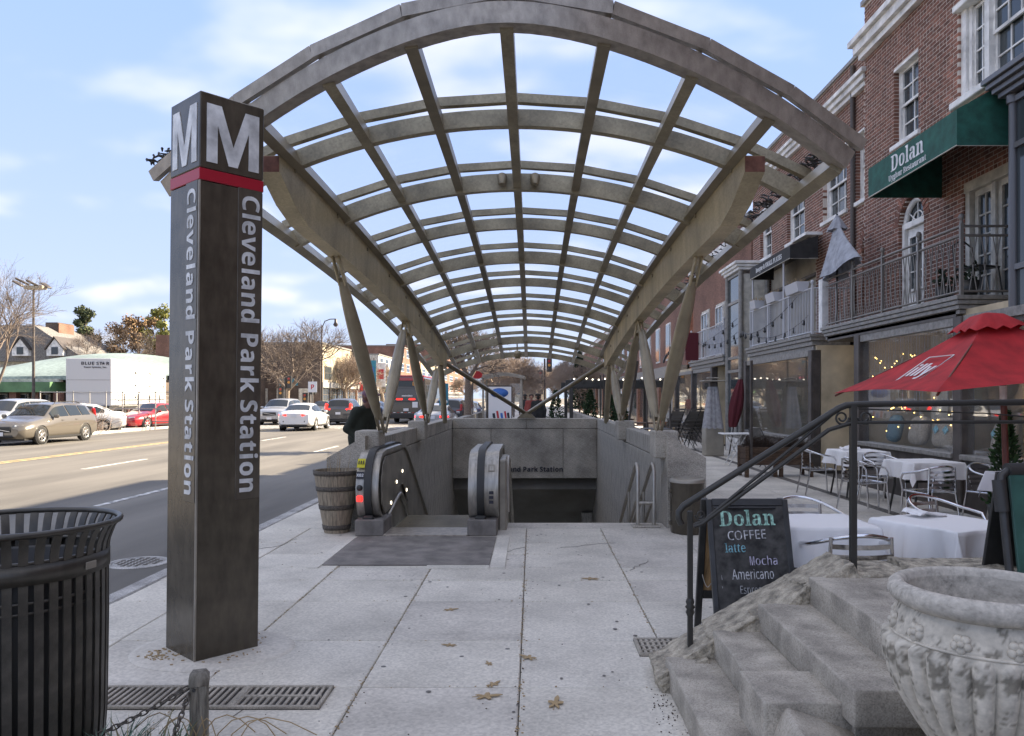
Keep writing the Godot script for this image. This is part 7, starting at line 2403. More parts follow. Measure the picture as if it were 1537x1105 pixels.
func trees():
	bare_tree("street_tree", "bare tree cut off at the picture's left border beside the taupe wagon", V(-20.9, 0, 30.5), 6.6, 0.12, 1.7, Vector3(-0.2, 0, 0), 5, 5, "bark", "twig", 3, 0.0045, 0.35)
	bare_tree("street_tree", "bare spreading tree at the far kerb between pylon and canopy", V(-22.4, 0, 71.0), 8.4, 0.24, 2.3, Vector3(0.1, 0, 0), 5, 11, "bark_pale", "twig", 6, 0.013)
	var a := bare_tree("street_tree", "dark-trunked street tree left of the bus shelter under the canopy's far end", V(-2.25, 0, 27.0), 4.1, 0.135, 2.35, Vector3(0.05, 0, 0), 5, 21, "bark", "twig", 5, 0.007)
	var b := bare_tree("street_tree", "pale-branched street tree behind the bus shelter", V(-1.9, 0, 45.0), 4.1, 0.16, 1.5, Vector3(0.4, 0, 0), 6, 33, "bark_pale", "twig_pale", 5, 0.005, 1.1)
	var spots := [[-2.0, 55.0, 1.1, "second pale tree along the near kerb beyond the shelter"], [-1.8, 70.0, 2.3, "third pale tree along the near kerb beyond the shelter"], [-2.2, 88.0, 3.9, "fourth pale tree along the near kerb, very far"], [4.2, 62.0, 5.0, "pale tree beside the storefronts beyond the pergola"], [3.8, 84.0, 0.6, "pale tree beside the far storefronts"], [-22.0, 92.0, 2.0, "bare tree at the far kerb before the brown shops"], [-22.5, 118.0, 4.4, "bare tree at the far kerb very far down the street"], [0.8, 112.0, 1.0, "bare tree closing the view at the pavement's end"], [-6.0, 150.0, 2.8, "bare tree closing the view down the roadway"], [-14.0, 170.0, 3.3, "bare tree far down the roadway, left of centre"], [3.5, 140.0, 0.2, "bare tree beyond the storefront row's end"]]
	for s in spots:
		var o := copy(b, V(s[0], 0, s[1]), s[2], s[3], "street_tree")
		o.scale = Vector3.ONE * (1.6 if s[0] < -20 else clampf(s[1] / 60.0, 1.0, 1.5))
	bare_tree("street_tree", "thin bare tree among the evergreens behind the lot", V(-50.0, 0, 92.0), 10.5, 0.18, 3.0, Vector3(0.2, 0, 0), 5, 44, "bark", "twig", 4, 0.012)
	leafy_tree("evergreen_tree", "dark conical evergreen behind the barrel-roofed building", V(-54.5, 0, 95.0), 12.8, 3.4, 1.5, 7500, Color(0.065, 0.08, 0.032), true, 51, 0.2)
	leafy_tree("russet_tree", "russet-brown rounded tree behind the barrel-roofed building", V(-49.5, 0, 98.0), 11.8, 3.6, 3.5, 7500, Color(0.20, 0.125, 0.06), false, 52, 0.17)
	leafy_tree("pine_tree", "yellow-green pine rising beside the pylon's left edge", V(-47.2, 0, 100.0), 12.8, 3.2, 4.0, 7500, Color(0.20, 0.20, 0.045), false, 53, 0.19)
	var c := thing("conical_evergreen", "dark conical evergreen beyond the pergola under the canopy's end", "tree", V(3.7, 0, 61.0))
	part(c, "foliage", conifer(4.4, 1.05, 2600, Color(0.025, 0.05, 0.022), 0.12), "leaf_green", Transform3D(Basis.IDENTITY, Vector3(0, 0.7, 0)))
	part(c, "trunk", tubem([Vector3(0, 0, 0), Vector3(0, 4.0, 0)], [0.1, 0.03], 6), "bark")
	# shrubs by the pergola
	var k := 0
	for q in [[2.2, 29.5, "dark green shrub in front of the pergola"], [2.75, 27.5, "potted evergreen at the pergola's middle post"], [0.95, 31.5, "dark green bush where the pedestrians walk"], [3.2, 28.2, "clipped evergreen inside the pergola"]]:
		var s := thing("shrub", q[2], "shrub", V(q[0], 0, q[1]), 0, "shrubs round the pergola")
		var g := G.new()
		g.lathe([Vector2(0, 0), Vector2(0.22, 0), Vector2(0.28, 0.4), Vector2(0, 0.38)], 14)
		part(s, "pot", g.done(), "maroon_cloth" if k == 0 else "trim_dark")
		part(s, "foliage", conifer(1.5 - 0.2 * (k % 2), 0.42, 900, Color(0.03, 0.06, 0.022), 0.06), "leaf_green", Transform3D(Basis.IDENTITY, Vector3(0, 0.35, 0)))
		k += 1
	# brush by the left tree
	var g2 := G.new()
	for i in 260:
		var o := V(-22.6 + rng.randfn(0, 0.9), 0.0, 37.5 + rng.randfn(0, 0.6))
		var d := Vector3(rng.randfn(0, 0.8), rng.randf_range(0.3, 1.0), rng.randfn(0, 0.5)).normalized()
		g2.tube([o, o + d * rng.randf_range(0.6, 1.5), o + d * 1.7 + Vector3(rng.randfn(0, 0.4), -0.2, 0)], [0.016, 0.010, 0.004], 3, false)
	part(self, "undergrowth", g2.done(), "twig_pale", Transform3D.IDENTITY, "stuff")

# ---------------------------------------------------------------- the far side of the street
func facade_x(b: Node3D, X: float, d0: float, d1: float, y0: float, h: float, m: String, win: String, cols: int, rows: int, fm := "white"):
	# a building whose front looks towards +X
	xbox(b, "wall", m, X - 14.0, X, y0, h, d0, d1)
	xbox(b, "coping", "trim_grey", X - 14.0, X + 0.12, h, h + 0.18, d0 - 0.05, d1 + 0.05)
	for r in rows:
		for c in cols:
			var w: float = (d1 - d0) / cols
			var a: float = d0 + w * (c + 0.22)
			var y: float = 3.6 + r * 2.6
			if y + 1.5 > h: continue
			var g := group_part(b, win)
			xbox(g, "frame", fm, X - 0.06, X + 0.05, y, y + 1.5, a, a + w * 0.56)
			xbox(g, "pane", "far_glass", X + 0.02, X + 0.06, y + 0.1, y + 1.4, a + 0.1, a + w * 0.56 - 0.1)
			xbox(g, "muntin", fm, X + 0.03, X + 0.075, y + 0.72, y + 0.78, a + 0.1, a + w * 0.56 - 0.1)
	var s := group_part(b, "shop_window")
	var n := maxi(2, int((d1 - d0) / 3.0))
	for i in n:
		var w: float = (d1 - d0) / n
		xbox(s, "pane", "far_glass", X + 0.02, X + 0.08, 0.5, 2.6, d0 + w * i + 0.25, d0 + w * (i + 1) - 0.25)
		for k in 4:
			xbox(s, "muntin", fm, X + 0.07, X + 0.11, 0.5, 2.6, d0 + w * i + 0.25 + (w - 0.5) * k / 3.0 - 0.04, d0 + w * i + 0.25 + (w - 0.5) * k / 3.0 + 0.04)
		xbox(s, "muntin", fm, X + 0.07, X + 0.112, 1.9, 1.98, d0 + w * i + 0.25, d0 + w * (i + 1) - 0.25)
	xbox(s, "fascia", "far_grey", X - 0.05, X + 0.2, 2.7, 3.3, d0, d1)

func far_side():
	var b := thing("barrel_roof_building", "low building under a wide curved pale green roof across the street", "building")
	var g := G.new()
	g.smooth()
	var sh := func(i: int, j: int, dy: float) -> Vector3:
		var x := lerpf(-52.0, -26.7, i / 30.0)
		var ridge := 5.5 - pow(x + 36.0, 2) * 0.0235
		var v := j / 12.0
		return V(x, lerpf(3.25 - 0.012 * absf(x + 30.0), maxf(ridge, 3.3), sin(v * PI / 2)) + dy, lerpf(57.0, 69.0, v))
	for i in 30:
		for j in 12:
			g.quad(sh.call(i, j, 0.0), sh.call(i + 1, j, 0.0), sh.call(i + 1, j + 1, 0.0), sh.call(i, j + 1, 0.0))
	g.flat()
	for i in 30:
		g.quad(sh.call(i, 0, -0.3), sh.call(i + 1, 0, -0.3), sh.call(i + 1, 0, 0.0), sh.call(i, 0, 0.0))
		g.quad(sh.call(i, 12, -6.0), sh.call(i + 1, 12, -6.0), sh.call(i + 1, 12, 0.0), sh.call(i, 12, 0.0))
	part(b, "roof", g.done(), "green_roof")
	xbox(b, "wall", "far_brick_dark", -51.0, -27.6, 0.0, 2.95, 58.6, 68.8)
	xbox(b, "fascia", "cream", -51.5, -34.5, 2.75, 2.98, 56.8, 57.3)
	xbox(b, "eave", "green_sheet", -50.0, -34.8, 2.0, 2.74, 56.2, 58.5)
	for i in 8:
		xbox(b, "pier", "far_brick", -46.0 + i * 1.6, -45.5 + i * 1.6, 0.0, 2.0, 56.6, 57.1)
	for i in 6:
		var w := group_part(b, "window")
		xbox(w, "frame", "white", -45.0 + i * 1.6, -44.2 + i * 1.6, 0.7, 1.9, 58.4, 58.56)
		xbox(w, "pane", "far_glass", -44.92 + i * 1.6, -44.28 + i * 1.6, 0.78, 1.82, 58.32, 58.42)
	# dormered house
	var h := thing("gabled_house", "pale-roofed house with two dormers and a wide brick chimney", "house")
	g = G.new()
	g.prism(PackedVector2Array([Vector2(-71.0, 5.6), Vector2(-49.0, 5.6), Vector2(-55.0, 9.6), Vector2(-66.0, 9.6)]), -96.0, -86.0)
	part(h, "roof", g.done(), "roof_grey")
	xbox(h, "wall", "cream", -70.0, -50.0, 0.0, 5.7, 87.0, 95.0)
	var ch = xbox(h, "chimney", "far_brick_dark", -55.6, -54.2, 8.0, 10.2, 89.0, 92.0)
	xbox(h, "chimney_face", "far_brick", -54.18, -54.1, 8.0, 10.1, 89.05, 92.0)
	for x in [-56.2, -52.4]:
		var dm := group_part(h, "dormer")
		g = G.new()
		g.prism(PackedVector2Array([Vector2(x - 0.9, 6.2), Vector2(x + 0.9, 6.2), Vector2(x + 0.9, 6.9), Vector2(x, 8.1), Vector2(x - 0.9, 6.9)]), -88.0, -85.5)
		part(dm, "face", g.done(), "white")
		g = G.new()
		g.prism(PackedVector2Array([Vector2(x - 1.05, 6.85), Vector2(x, 8.2), Vector2(x + 1.05, 6.85), Vector2(x + 1.05, 7.0), Vector2(x, 8.35), Vector2(x - 1.05, 7.0)]), -90.0, -85.3)
		part(dm, "roof", g.done(), "trim_dark")
		part(dm, "pane", boxm(Vector3(0.7, 0.8, 0.05)), "far_glass", at(x, 6.75, 85.46))
	var h2 := thing("brick_house", "dark brick house with a tall chimney behind the white trailer", "house")
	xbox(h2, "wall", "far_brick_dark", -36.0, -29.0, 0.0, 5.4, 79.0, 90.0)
	xbox(h2, "roof", "trim_dark", -36.4, -28.8, 5.4, 5.8, 78.6, 90.4)
	xbox(h2, "chimney", "far_brick", -38.4, -37.0, 5.0, 8.0, 79.5, 81.0)
	for x in [-34.5, -32.0, -30.2]:
		xbox(h2, "window", "white", x - 0.5, x + 0.5, 3.2, 4.6, 78.9, 79.05)
	var h3 := thing("brick_house", "low dark-roofed house between the two groups of trees", "house")
	g = G.new()
	g.prism(PackedVector2Array([Vector2(-53.0, 6.0), Vector2(-42.0, 6.0), Vector2(-45.0, 7.8), Vector2(-50.5, 8.4)]), -120.0, -106.0)
	part(h3, "roof", g.done(), "trim_dark")
	xbox(h3, "wall", "far_brick_dark", -52.5, -42.5, 0.0, 6.0, 106.5, 119.0)
	# the row beyond the lot
	var r1 := thing("corner_building", "stone-fronted corner building with a shaded dark flank", "building")
	facade_x(r1, -23.0, 85.0, 101.0, 0.0, 7.5, "far_stone", "window", 3, 1, "trim_dark")
	xbox(r1, "flank", "far_brick_dark", -37.0, -23.05, 0.0, 7.4, 84.8, 84.98)  # dark slab: the shade on this flank is put into its brick colour
	for i in 5:
		xbox(r1, "flank_window", "cream", -35.0 + i * 2.4, -33.6 + i * 2.4, 0.5, 2.6, 84.7, 84.82)
	xbox(r1, "flank_sign", "teal_sign", -27.5, -25.5, 2.9, 3.7, 84.6, 84.75)
	var sg := thing("vertical_sign", "tall black vertical sign with white letters on the stone-fronted corner building", "sign")
	xbox(sg, "board", "dark_print", -22.9, -22.2, 4.0, 7.9, 99.0, 99.3)
	var k := 0
	for ch2 in ["C", "I", "T", "Y", "B", "O", "O", "K"]:
		part(sg, "lettering", words(ch2, 0.36, 0.02), "white_plain", at(-22.55, 7.62 - k * 0.46, 98.98))
		k += 1
	var specs := [["brown_shop", "brown tiled shop front beyond the vertical sign", 102.0, 116.0, 6.4, "far_brick"], ["pale_shop", "pale two-storey shop farther along the far side", 116.5, 134.0, 8.0, "cream"], ["red_brick_block", "red brick block far along the opposite side", 134.5, 160.0, 10.5, "far_brick"], ["stone_block", "pale stone block near the street's vanishing end", 160.5, 196.0, 9.0, "far_stone"], ["brick_block", "tall brick block closing the opposite side of the street", 197.0, 260.0, 15.0, "far_brick"]]
	for s in specs:
		var o := thing(s[0], s[1], "building")
		facade_x(o, -23.0, s[2], s[3], 0.0, s[4], s[5], "window", 4, 2 if s[4] < 10 else 3)
	for q in [[103.0, "red_print", "red awning over the brown shop"], [118.0, "green_sheet", "green awning over the pale shop"], [126.0, "red_print", "red awning farther along the pale shop"], [140.0, "umbrella_red", "wide red awning on the red brick block"]]:
		g = G.new()
		g.prism(PackedVector2Array([Vector2(-23.0, 2.7), Vector2(-21.6, 2.3), Vector2(-21.6, 2.7), Vector2(-23.0, 3.6)]), -q[0] - 5.5, -q[0])
		whole("shop_awning", g.done(), q[1], q[2], "awning")
	# something that ends the road
	var e := thing("distant_block", "hazy apartment block at the end of the street", "building")
	xbox(e, "wall", "far_stone", -20.0, 6.0, 0.0, 9.0, 330.0, 350.0)
	for i in 8:
		xbox(e, "window", "far_glass", -19.0 + i * 3.1, -17.2 + i * 3.1, 3.0, 5.0, 329.8, 330.1)

# ---------------------------------------------------------------- poles, signs, shelter, pergola
func street_things():
	var lp := thing("light_pole", "thin dark pole with four floodlights above the parked cars", "street lamp", V(-28.8, 0, 45.0))
	part(lp, "pole", tubem([Vector3.ZERO, Vector3(0, 7.9, 0)], [0.09, 0.06], 8), "trim_dark")
	part(lp, "cross_arm", boxm(Vector3(1.1, 0.2, 0.5), 0.03), "far_stone", Transform3D(Basis.IDENTITY, Vector3(0.1, 7.95, 0)))
	for q in [[-0.95, 0.25, -0.3], [-0.5, 0.32, 0.6], [0.15, 0.2, 0.7], [0.6, 0.15, -0.5]]:
		part(lp, "floodlight", boxm(Vector3(0.75, 0.10, 0.3), 0.03), "trim_dark", Transform3D(Basis(Vector3.UP, q[2]) * Basis(Vector3.BACK, -0.45), Vector3(q[0], 7.95 + q[1], q[2] * 0.4)))
	var sl := thing("street_lamp", "black street lamp with one curved arm and a pendant lantern", "street lamp", V(-20.4, 0, 75.5))
	part(sl, "pole", tubem([Vector3.ZERO, Vector3(0, 8.6, 0)], [0.12, 0.07], 8), "trim_dark")
	part(sl, "arm", tubem([Vector3(0, 8.3, 0), Vector3(0.3, 9.0, 0), Vector3(0.8, 9.2, 0), Vector3(1.35, 9.22, 0)], 0.05, 6), "trim_dark")
	var g := G.new()
	g.lathe([Vector2(0.0, 0.35), Vector2(0.12, 0.3), Vector2(0.14, 0.0), Vector2(0.26, -0.25), Vector2(0.1, -0.42), Vector2(0, -0.45)], 12)
	part(sl, "lantern", g.done(), "trim_dark", Transform3D(Basis.IDENTITY, Vector3(1.35, 8.9, 0)))
	for q in [[-20.9, 66.0, 3.4, "black traffic signal below the bare tree at the far kerb"], [-19.0, 66.5, 2.9, "black traffic signal beside the white parking sign"], [0.95, 60.0, 4.6, "black traffic signal beyond the pedestrians"], [-1.5, 63.0, 4.2, "black traffic signal behind the bus shelter"]]:
		var t := thing("traffic_signal", q[3], "traffic light", V(q[0], 0, q[1]), 0, "traffic signals at the crossing")
		part(t, "pole", tubem([Vector3.ZERO, Vector3(0, q[2], 0)], 0.07, 8), "trim_dark")
		for s in [[0.35, 0.0], [-0.35, -0.9]]:
			part(t, "head", boxm(Vector3(0.42, 1.05, 0.32), 0.04), "rail_black", Transform3D(Basis.IDENTITY, Vector3(s[0], q[2] - 0.5 + s[1], 0.1)))
			for k in 3:
				part(t, "lens", tubem([Vector3(s[0], q[2] - 0.2 + s[1] - k * 0.31, 0.26), Vector3(s[0], q[2] - 0.2 + s[1] - k * 0.31, 0.29)], 0.11, 10), ["tail_lamp", "amber", "far_dark"][k])
	var ps := thing("parking_sign", "small white sign on a pole between far tree and dark off-roader", "sign", V(-18.6, 0, 66.0))
	part(ps, "pole", tubem([Vector3.ZERO, Vector3(0, 3.2, 0)], 0.04, 6), "trim_grey")
	part(ps, "plate", boxm(Vector3(0.75, 0.9, 0.03), 0.01), "plate", Transform3D(Basis.IDENTITY, Vector3(0, 2.5, 0.05)))
	part(ps, "lettering", words("P", 0.4), "red_print", Transform3D(Basis.IDENTITY, Vector3(0, 2.5, 0.07)))
	# banners on lamp poles at the far side
	var bn := 0
	for q in [[-19.5, 96.0, "white", "white street banner beyond the canopy's left strut"], [-19.5, 90.0, "teal_sign", "teal street banner beside the canopy's left strut"]]:
		var t := thing("street_banner", q[3], "banner", V(q[0], 0, q[1]))
		part(t, "pole", tubem([Vector3.ZERO, Vector3(0, 6.5, 0)], 0.08, 6), "trim_dark")
		part(t, "cloth", boxm(Vector3(1.3, 3.0, 0.03)), q[2], Transform3D(Basis.IDENTITY, Vector3(0.8, 4.4, 0)))
		part(t, "print", boxm(Vector3(0.8, 1.2, 0.03)), "red_print" if bn == 0 else "blue_print", Transform3D(Basis.IDENTITY, Vector3(0.8, 4.5, 0.02)))
		bn += 1
	# construction fence before the trailer
	var f := thing("pipe_fence", "galvanised pipe fence in front of the white trailer", "fence")
	for i in 12:
		part(f, "post", tubem([V(-26.9 + i * 0.9, -0.1, 42.6), V(-26.9 + i * 0.9, 1.95, 42.6)], 0.03, 6), "far_grey")
	for yy in [1.9, 1.0, 0.3]:
		part(f, "rail", tubem([V(-26.9, yy, 42.6), V(-17.0, yy, 42.6)], 0.028, 6), "far_grey")
	# teal bus stop pylon
	var bs := thing("bus_stop_sign", "brown bus stop post with a teal sign head", "sign", V(-2.5, 0, 22.0))
	part(bs, "post", boxm(Vector3(0.15, 1.5, 0.12), 0.01), "pylon_brown", Transform3D(Basis.IDENTITY, Vector3(0, 0.75, 0)))
	g = G.new()
	g.prism(PackedVector2Array([Vector2(-0.13, 1.38), Vector2(0.13, 1.38), Vector2(0.13, 2.0), Vector2(-0.07, 2.0)]), -0.04, 0.04)
	part(bs, "head", g.done(), "teal_sign")
	part(bs, "lettering", words("L2", 0.07), "white_plain", Transform3D(Basis.IDENTITY, Vector3(0.02, 1.82, 0.045)))
	g = G.new()
	g.lathe([Vector2(0.0, 0.005), Vector2(0.055, 0.005), Vector2(0.055, 0.0)], 16)
	part(bs, "disc", g.done(), "white_plain", Transform3D(Basis(Vector3.RIGHT, PI / 2), Vector3(0.06, 1.48, 0.042)))
	# bus shelter
	var s := thing("bus_shelter", "glass bus shelter with a lit white advertisement panel", "bus shelter", V(-1.05, 0, 31.0))
	for x in [-0.85, 0.62]:
		for z in [0.9, -1.6]:
			part(s, "post", boxm(Vector3(0.08, 2.35, 0.08), 0.01), "steel_dull", Transform3D(Basis.IDENTITY, Vector3(x, 1.17, z)))
	g = G.new()
	g.bar(arc(10, func(t): return Vector3(lerpf(-1.0, 0.78, t), 2.42 + 0.16 * sin(PI * t), 0.0 - 0.35)), arc(10, func(t): return Vector3.UP), 2.9, 0.07)
	part(s, "roof", g.done(), "steel_dull")
	part(s, "glass_wall", boxm(Vector3(0.012, 1.9, 2.4)), "pane_tint", Transform3D(Basis.IDENTITY, Vector3(0.62, 1.25, -0.35)))
	part(s, "glass_wall", boxm(Vector3(1.4, 1.9, 0.012)), "pane_tint", Transform3D(Basis.IDENTITY, Vector3(-0.1, 1.25, -1.6)))
	part(s, "ad_case", boxm(Vector3(1.0, 1.75, 0.14), 0.02), "trim_dark", Transform3D(Basis.IDENTITY, Vector3(-0.22, 1.2, 0.9)))
	part(s, "ad_poster", boxm(Vector3(0.88, 1.6, 0.01)), "white_plain", Transform3D(Basis.IDENTITY, Vector3(-0.20, 1.22, 0.978)))
	g = G.new()
	g.lathe([Vector2(0, 0.003), Vector2(0.30, 0.003), Vector2(0.30, 0)], 24)
	part(s, "ad_print", g.done(), "blue_print", Transform3D(Basis.from_scale(Vector3(1.15, 0.62, 1)) * Basis(Vector3.RIGHT, PI / 2), Vector3(-0.22, 1.78, 0.986)))
	for q in [[-0.42, 0.85, 0.1, 0.3, "dark_print"], [-0.28, 0.92, 0.08, 0.34, "red_print"], [-0.12, 0.86, 0.09, 0.3, "blue_print"], [0.02, 0.9, 0.07, 0.36, "red_print"], [0.13, 0.88, 0.09, 0.28, "dark_print"]]:
		part(s, "ad_print", boxm(Vector3(q[2], q[3], 0.006)), q[4], Transform3D(Basis(Vector3.BACK, 0.15), Vector3(q[0], q[1], 0.986)))
	part(s, "bench", boxm(Vector3(1.2, 0.05, 0.35), 0.01), "steel_dull", Transform3D(Basis.IDENTITY, Vector3(-0.1, 0.45, -1.2)))
	# red sign on the dark tree
	var rs := thing("red_sign", "small red hexagonal sign beside the dark street tree", "sign", V(-2.0, 0, 28.2))
	g = G.new()
	var hex := PackedVector2Array()
	for i in 8:
		hex.append(Vector2(cos(TAU * (i + 0.5) / 8) * 0.2, sin(TAU * (i + 0.5) / 8) * 0.15))
	g.prism(hex, 0, 0.02)
	part(rs, "plate", g.done(), "red_print", Transform3D(Basis.IDENTITY, Vector3(0, 2.42, 0)))
	part(rs, "pole", tubem([Vector3(-0.16, 0, -0.03), Vector3(-0.16, 2.4, -0.03), Vector3(0.22, 2.5, -0.03)], 0.025, 6), "trim_dark")
	# pergola with dining tables
	var p := thing("dining_pergola", "black outdoor dining pergola with string lights beyond the parapet", "pergola", V(1.4, 0, 28.0))
	for x in [0.0, 1.65, 3.3]:
		for z in [0.0, -4.6]:
			part(p, "post", boxm(Vector3(0.13, 2.1, 0.13), 0.01), "rail_black", Transform3D(Basis.IDENTITY, Vector3(x, 1.05, z)))
	for z in [0.0, -4.6]:
		part(p, "beam", boxm(Vector3(3.7, 0.26, 0.12), 0.01), "rail_black", Transform3D(Basis.IDENTITY, Vector3(1.65, 2.10, z)))
	for i in 9:
		part(p, "rafter", boxm(Vector3(0.06, 0.14, 5.0), 0.008), "rail_black", Transform3D(Basis.IDENTITY, Vector3(0.02 + i * 0.41, 2.20, -2.3)))
	for i in 16:
		part(p, "bulb", boxm(Vector3.ONE * 0.05, 0.015), "white_led", Transform3D(Basis.IDENTITY, Vector3(0.1 + i * 0.22, 2.27 + 0.03 * sin(i * 1.3), 0.1)))
	for x in [1.02, 1.14, 1.26]:
		part(p, "screen_bar", boxm(Vector3(0.04, 2.4, 0.04)), "rail_black", Transform3D(Basis.IDENTITY, Vector3(x, 1.2, 0.3)))
	var k := 0
	for q in [[1.9, 26.6], [2.9, 27.0], [3.9, 26.4], [2.3, 30.6], [3.6, 30.9]]:
		var t := thing("dining_set", ["brown dining table at the pergola's near left", "brown dining table at the pergola's near middle", "brown dining table at the pergola's near right", "brown dining table inside the pergola, left", "brown dining table inside the pergola, right"][k], "table", V(q[0], 0, q[1]), 0, "dining tables by the pergola")
		part(t, "tabletop", boxm(Vector3(0.8, 0.04, 0.8), 0.01), "wood_dark", Transform3D(Basis.IDENTITY, Vector3(0, 0.74, 0)))
		part(t, "leg", tubem([Vector3(0, 0, 0), Vector3(0, 0.72, 0)], 0.04, 8), "rail_black")
		k += 1
	# low box hedge and rails behind the right parapet
	var hd := thing("planter_box", "long low brown planter box behind the restaurant-side parapet", "planter", V(2.35, 0, 15.2))
	part(hd, "box", boxm(Vector3(0.5, 0.75, 3.6), 0.02), "wood_dark", Transform3D(Basis.IDENTITY, Vector3(0, 0.375, 0)))
	var g3 := G.new()
	for i in 500:
		var o := Vector3(rng.randf_range(-0.22, 0.22), 0.74, rng.randf_range(-1.75, 1.75))
		g3.tube([o, o + Vector3(rng.randfn(0, 0.08), rng.randf_range(0.05, 0.2), rng.randfn(0, 0.08))], [0.006, 0.002], 3, false)
	part(hd, "dead_plants", g3.done(), "dry_leaf", Transform3D.IDENTITY, "stuff")

# ---------------------------------------------------------------- people
func body_mesh(bones: Array, cell: float, k: float, g: G):
	# bones: [a, b, ra, rb, colour]; a smooth union of tapered capsules meshed as surface nets
	var lo := Vector3.INF
	var hi := -Vector3.INF
	for b in bones:
		var m := Vector3.ONE * (maxf(b[2], b[3]) + cell * 2.5)
		lo = lo.min(b[0].min(b[1]) - m)
		hi = hi.max(b[0].max(b[1]) + m)
	var n := Vector3i(((hi - lo) / cell).ceil()) + Vector3i.ONE
	var f := PackedFloat32Array()
	f.resize(n.x * n.y * n.z)
	f.fill(9.0)
	for b in bones:
		var rm: float = maxf(b[2], b[3]) + k + cell * 2.0
		var l := Vector3i(((b[0].min(b[1]) - Vector3.ONE * rm - lo) / cell).floor()).clamp(Vector3i.ZERO, n - Vector3i.ONE)
		var h := Vector3i(((b[0].max(b[1]) + Vector3.ONE * rm - lo) / cell).ceil()).clamp(Vector3i.ZERO, n - Vector3i.ONE)
		var a: Vector3 = b[0]
		var ab: Vector3 = b[1] - b[0]
		var q := 1.0 / maxf(ab.length_squared(), 1e-6)
		for z in range(l.z, h.z + 1):
			for y in range(l.y, h.y + 1):
				for x in range(l.x, h.x + 1):
					var p := lo + Vector3(x, y, z) * cell
					var t := clampf((p - a).dot(ab) * q, 0.0, 1.0)
					var d: float = (p - a - ab * t).length() - lerpf(b[2], b[3], t)
					var i := x + n.x * (y + n.y * z)
					var e := f[i]
					if e > 8.0:
						f[i] = d
					else:
						var hh := maxf(k - absf(e - d), 0.0) / k
						f[i] = minf(e, d) - hh * hh * k * 0.25
	var id := {}
	var pos := []
	var step := [1, n.x, n.x * n.y]
	for z in n.z - 1:
		for y in n.y - 1:
			for x in n.x - 1:
				var i := x + n.x * (y + n.y * z)
				var c := Vector3.ZERO
				var cnt := 0
				var inside := 0
				for o in 8:
					if f[i + (o & 1) * step[0] + (o >> 1 & 1) * step[1] + (o >> 2) * step[2]] < 0: inside += 1
				if inside == 0 or inside == 8: continue
				for o in 8:
					var va := f[i + (o & 1) * step[0] + (o >> 1 & 1) * step[1] + (o >> 2) * step[2]]
					for ax in 3:
						if o >> ax & 1: continue
						var o2 := o | (1 << ax)
						var vb := f[i + (o2 & 1) * step[0] + (o2 >> 1 & 1) * step[1] + (o2 >> 2) * step[2]]
						if (va < 0) != (vb < 0):
							var pp := Vector3(o & 1, o >> 1 & 1, o >> 2)
							pp[ax] += va / (va - vb)
							c += pp
							cnt += 1
				id[i] = pos.size()
				pos.append(lo + (Vector3(x, y, z) + c / cnt) * cell)
	var tint := func(p: Vector3) -> Color:
		var best := 99.0
		var col := Color.WHITE
		for b in bones:
			var ab: Vector3 = b[1] - b[0]
			var t := clampf((p - b[0]).dot(ab) / maxf(ab.length_squared(), 1e-6), 0.0, 1.0)
			var d: float = (p - b[0] - ab * t).length() - lerpf(b[2], b[3], t)
			if d < best:
				best = d
				col = b[4]
		return col
	var cols := []
	for p in pos: cols.append(tint.call(p))
	g.smooth()
	for i in id:
		for ax in 3:
			var i2: int = i + step[ax]
			if i2 >= f.size(): continue
			if (f[i] < 0) == (f[i2] < 0): continue
			var s1: int = step[(ax + 1) % 3]
			var s2: int = step[(ax + 2) % 3]
			if not (id.has(i - s1) and id.has(i - s2) and id.has(i - s1 - s2)): continue
			var q := [id[i], id[i - s1], id[i - s1 - s2], id[i - s2]]
			if f[i] < 0: q.reverse()
			for tr in [[0, 1, 2], [0, 2, 3]]:
				for v in [tr[0], tr[2], tr[1]]:
					g.col(cols[q[v]])
					g.st.add_vertex(pos[q[v]])

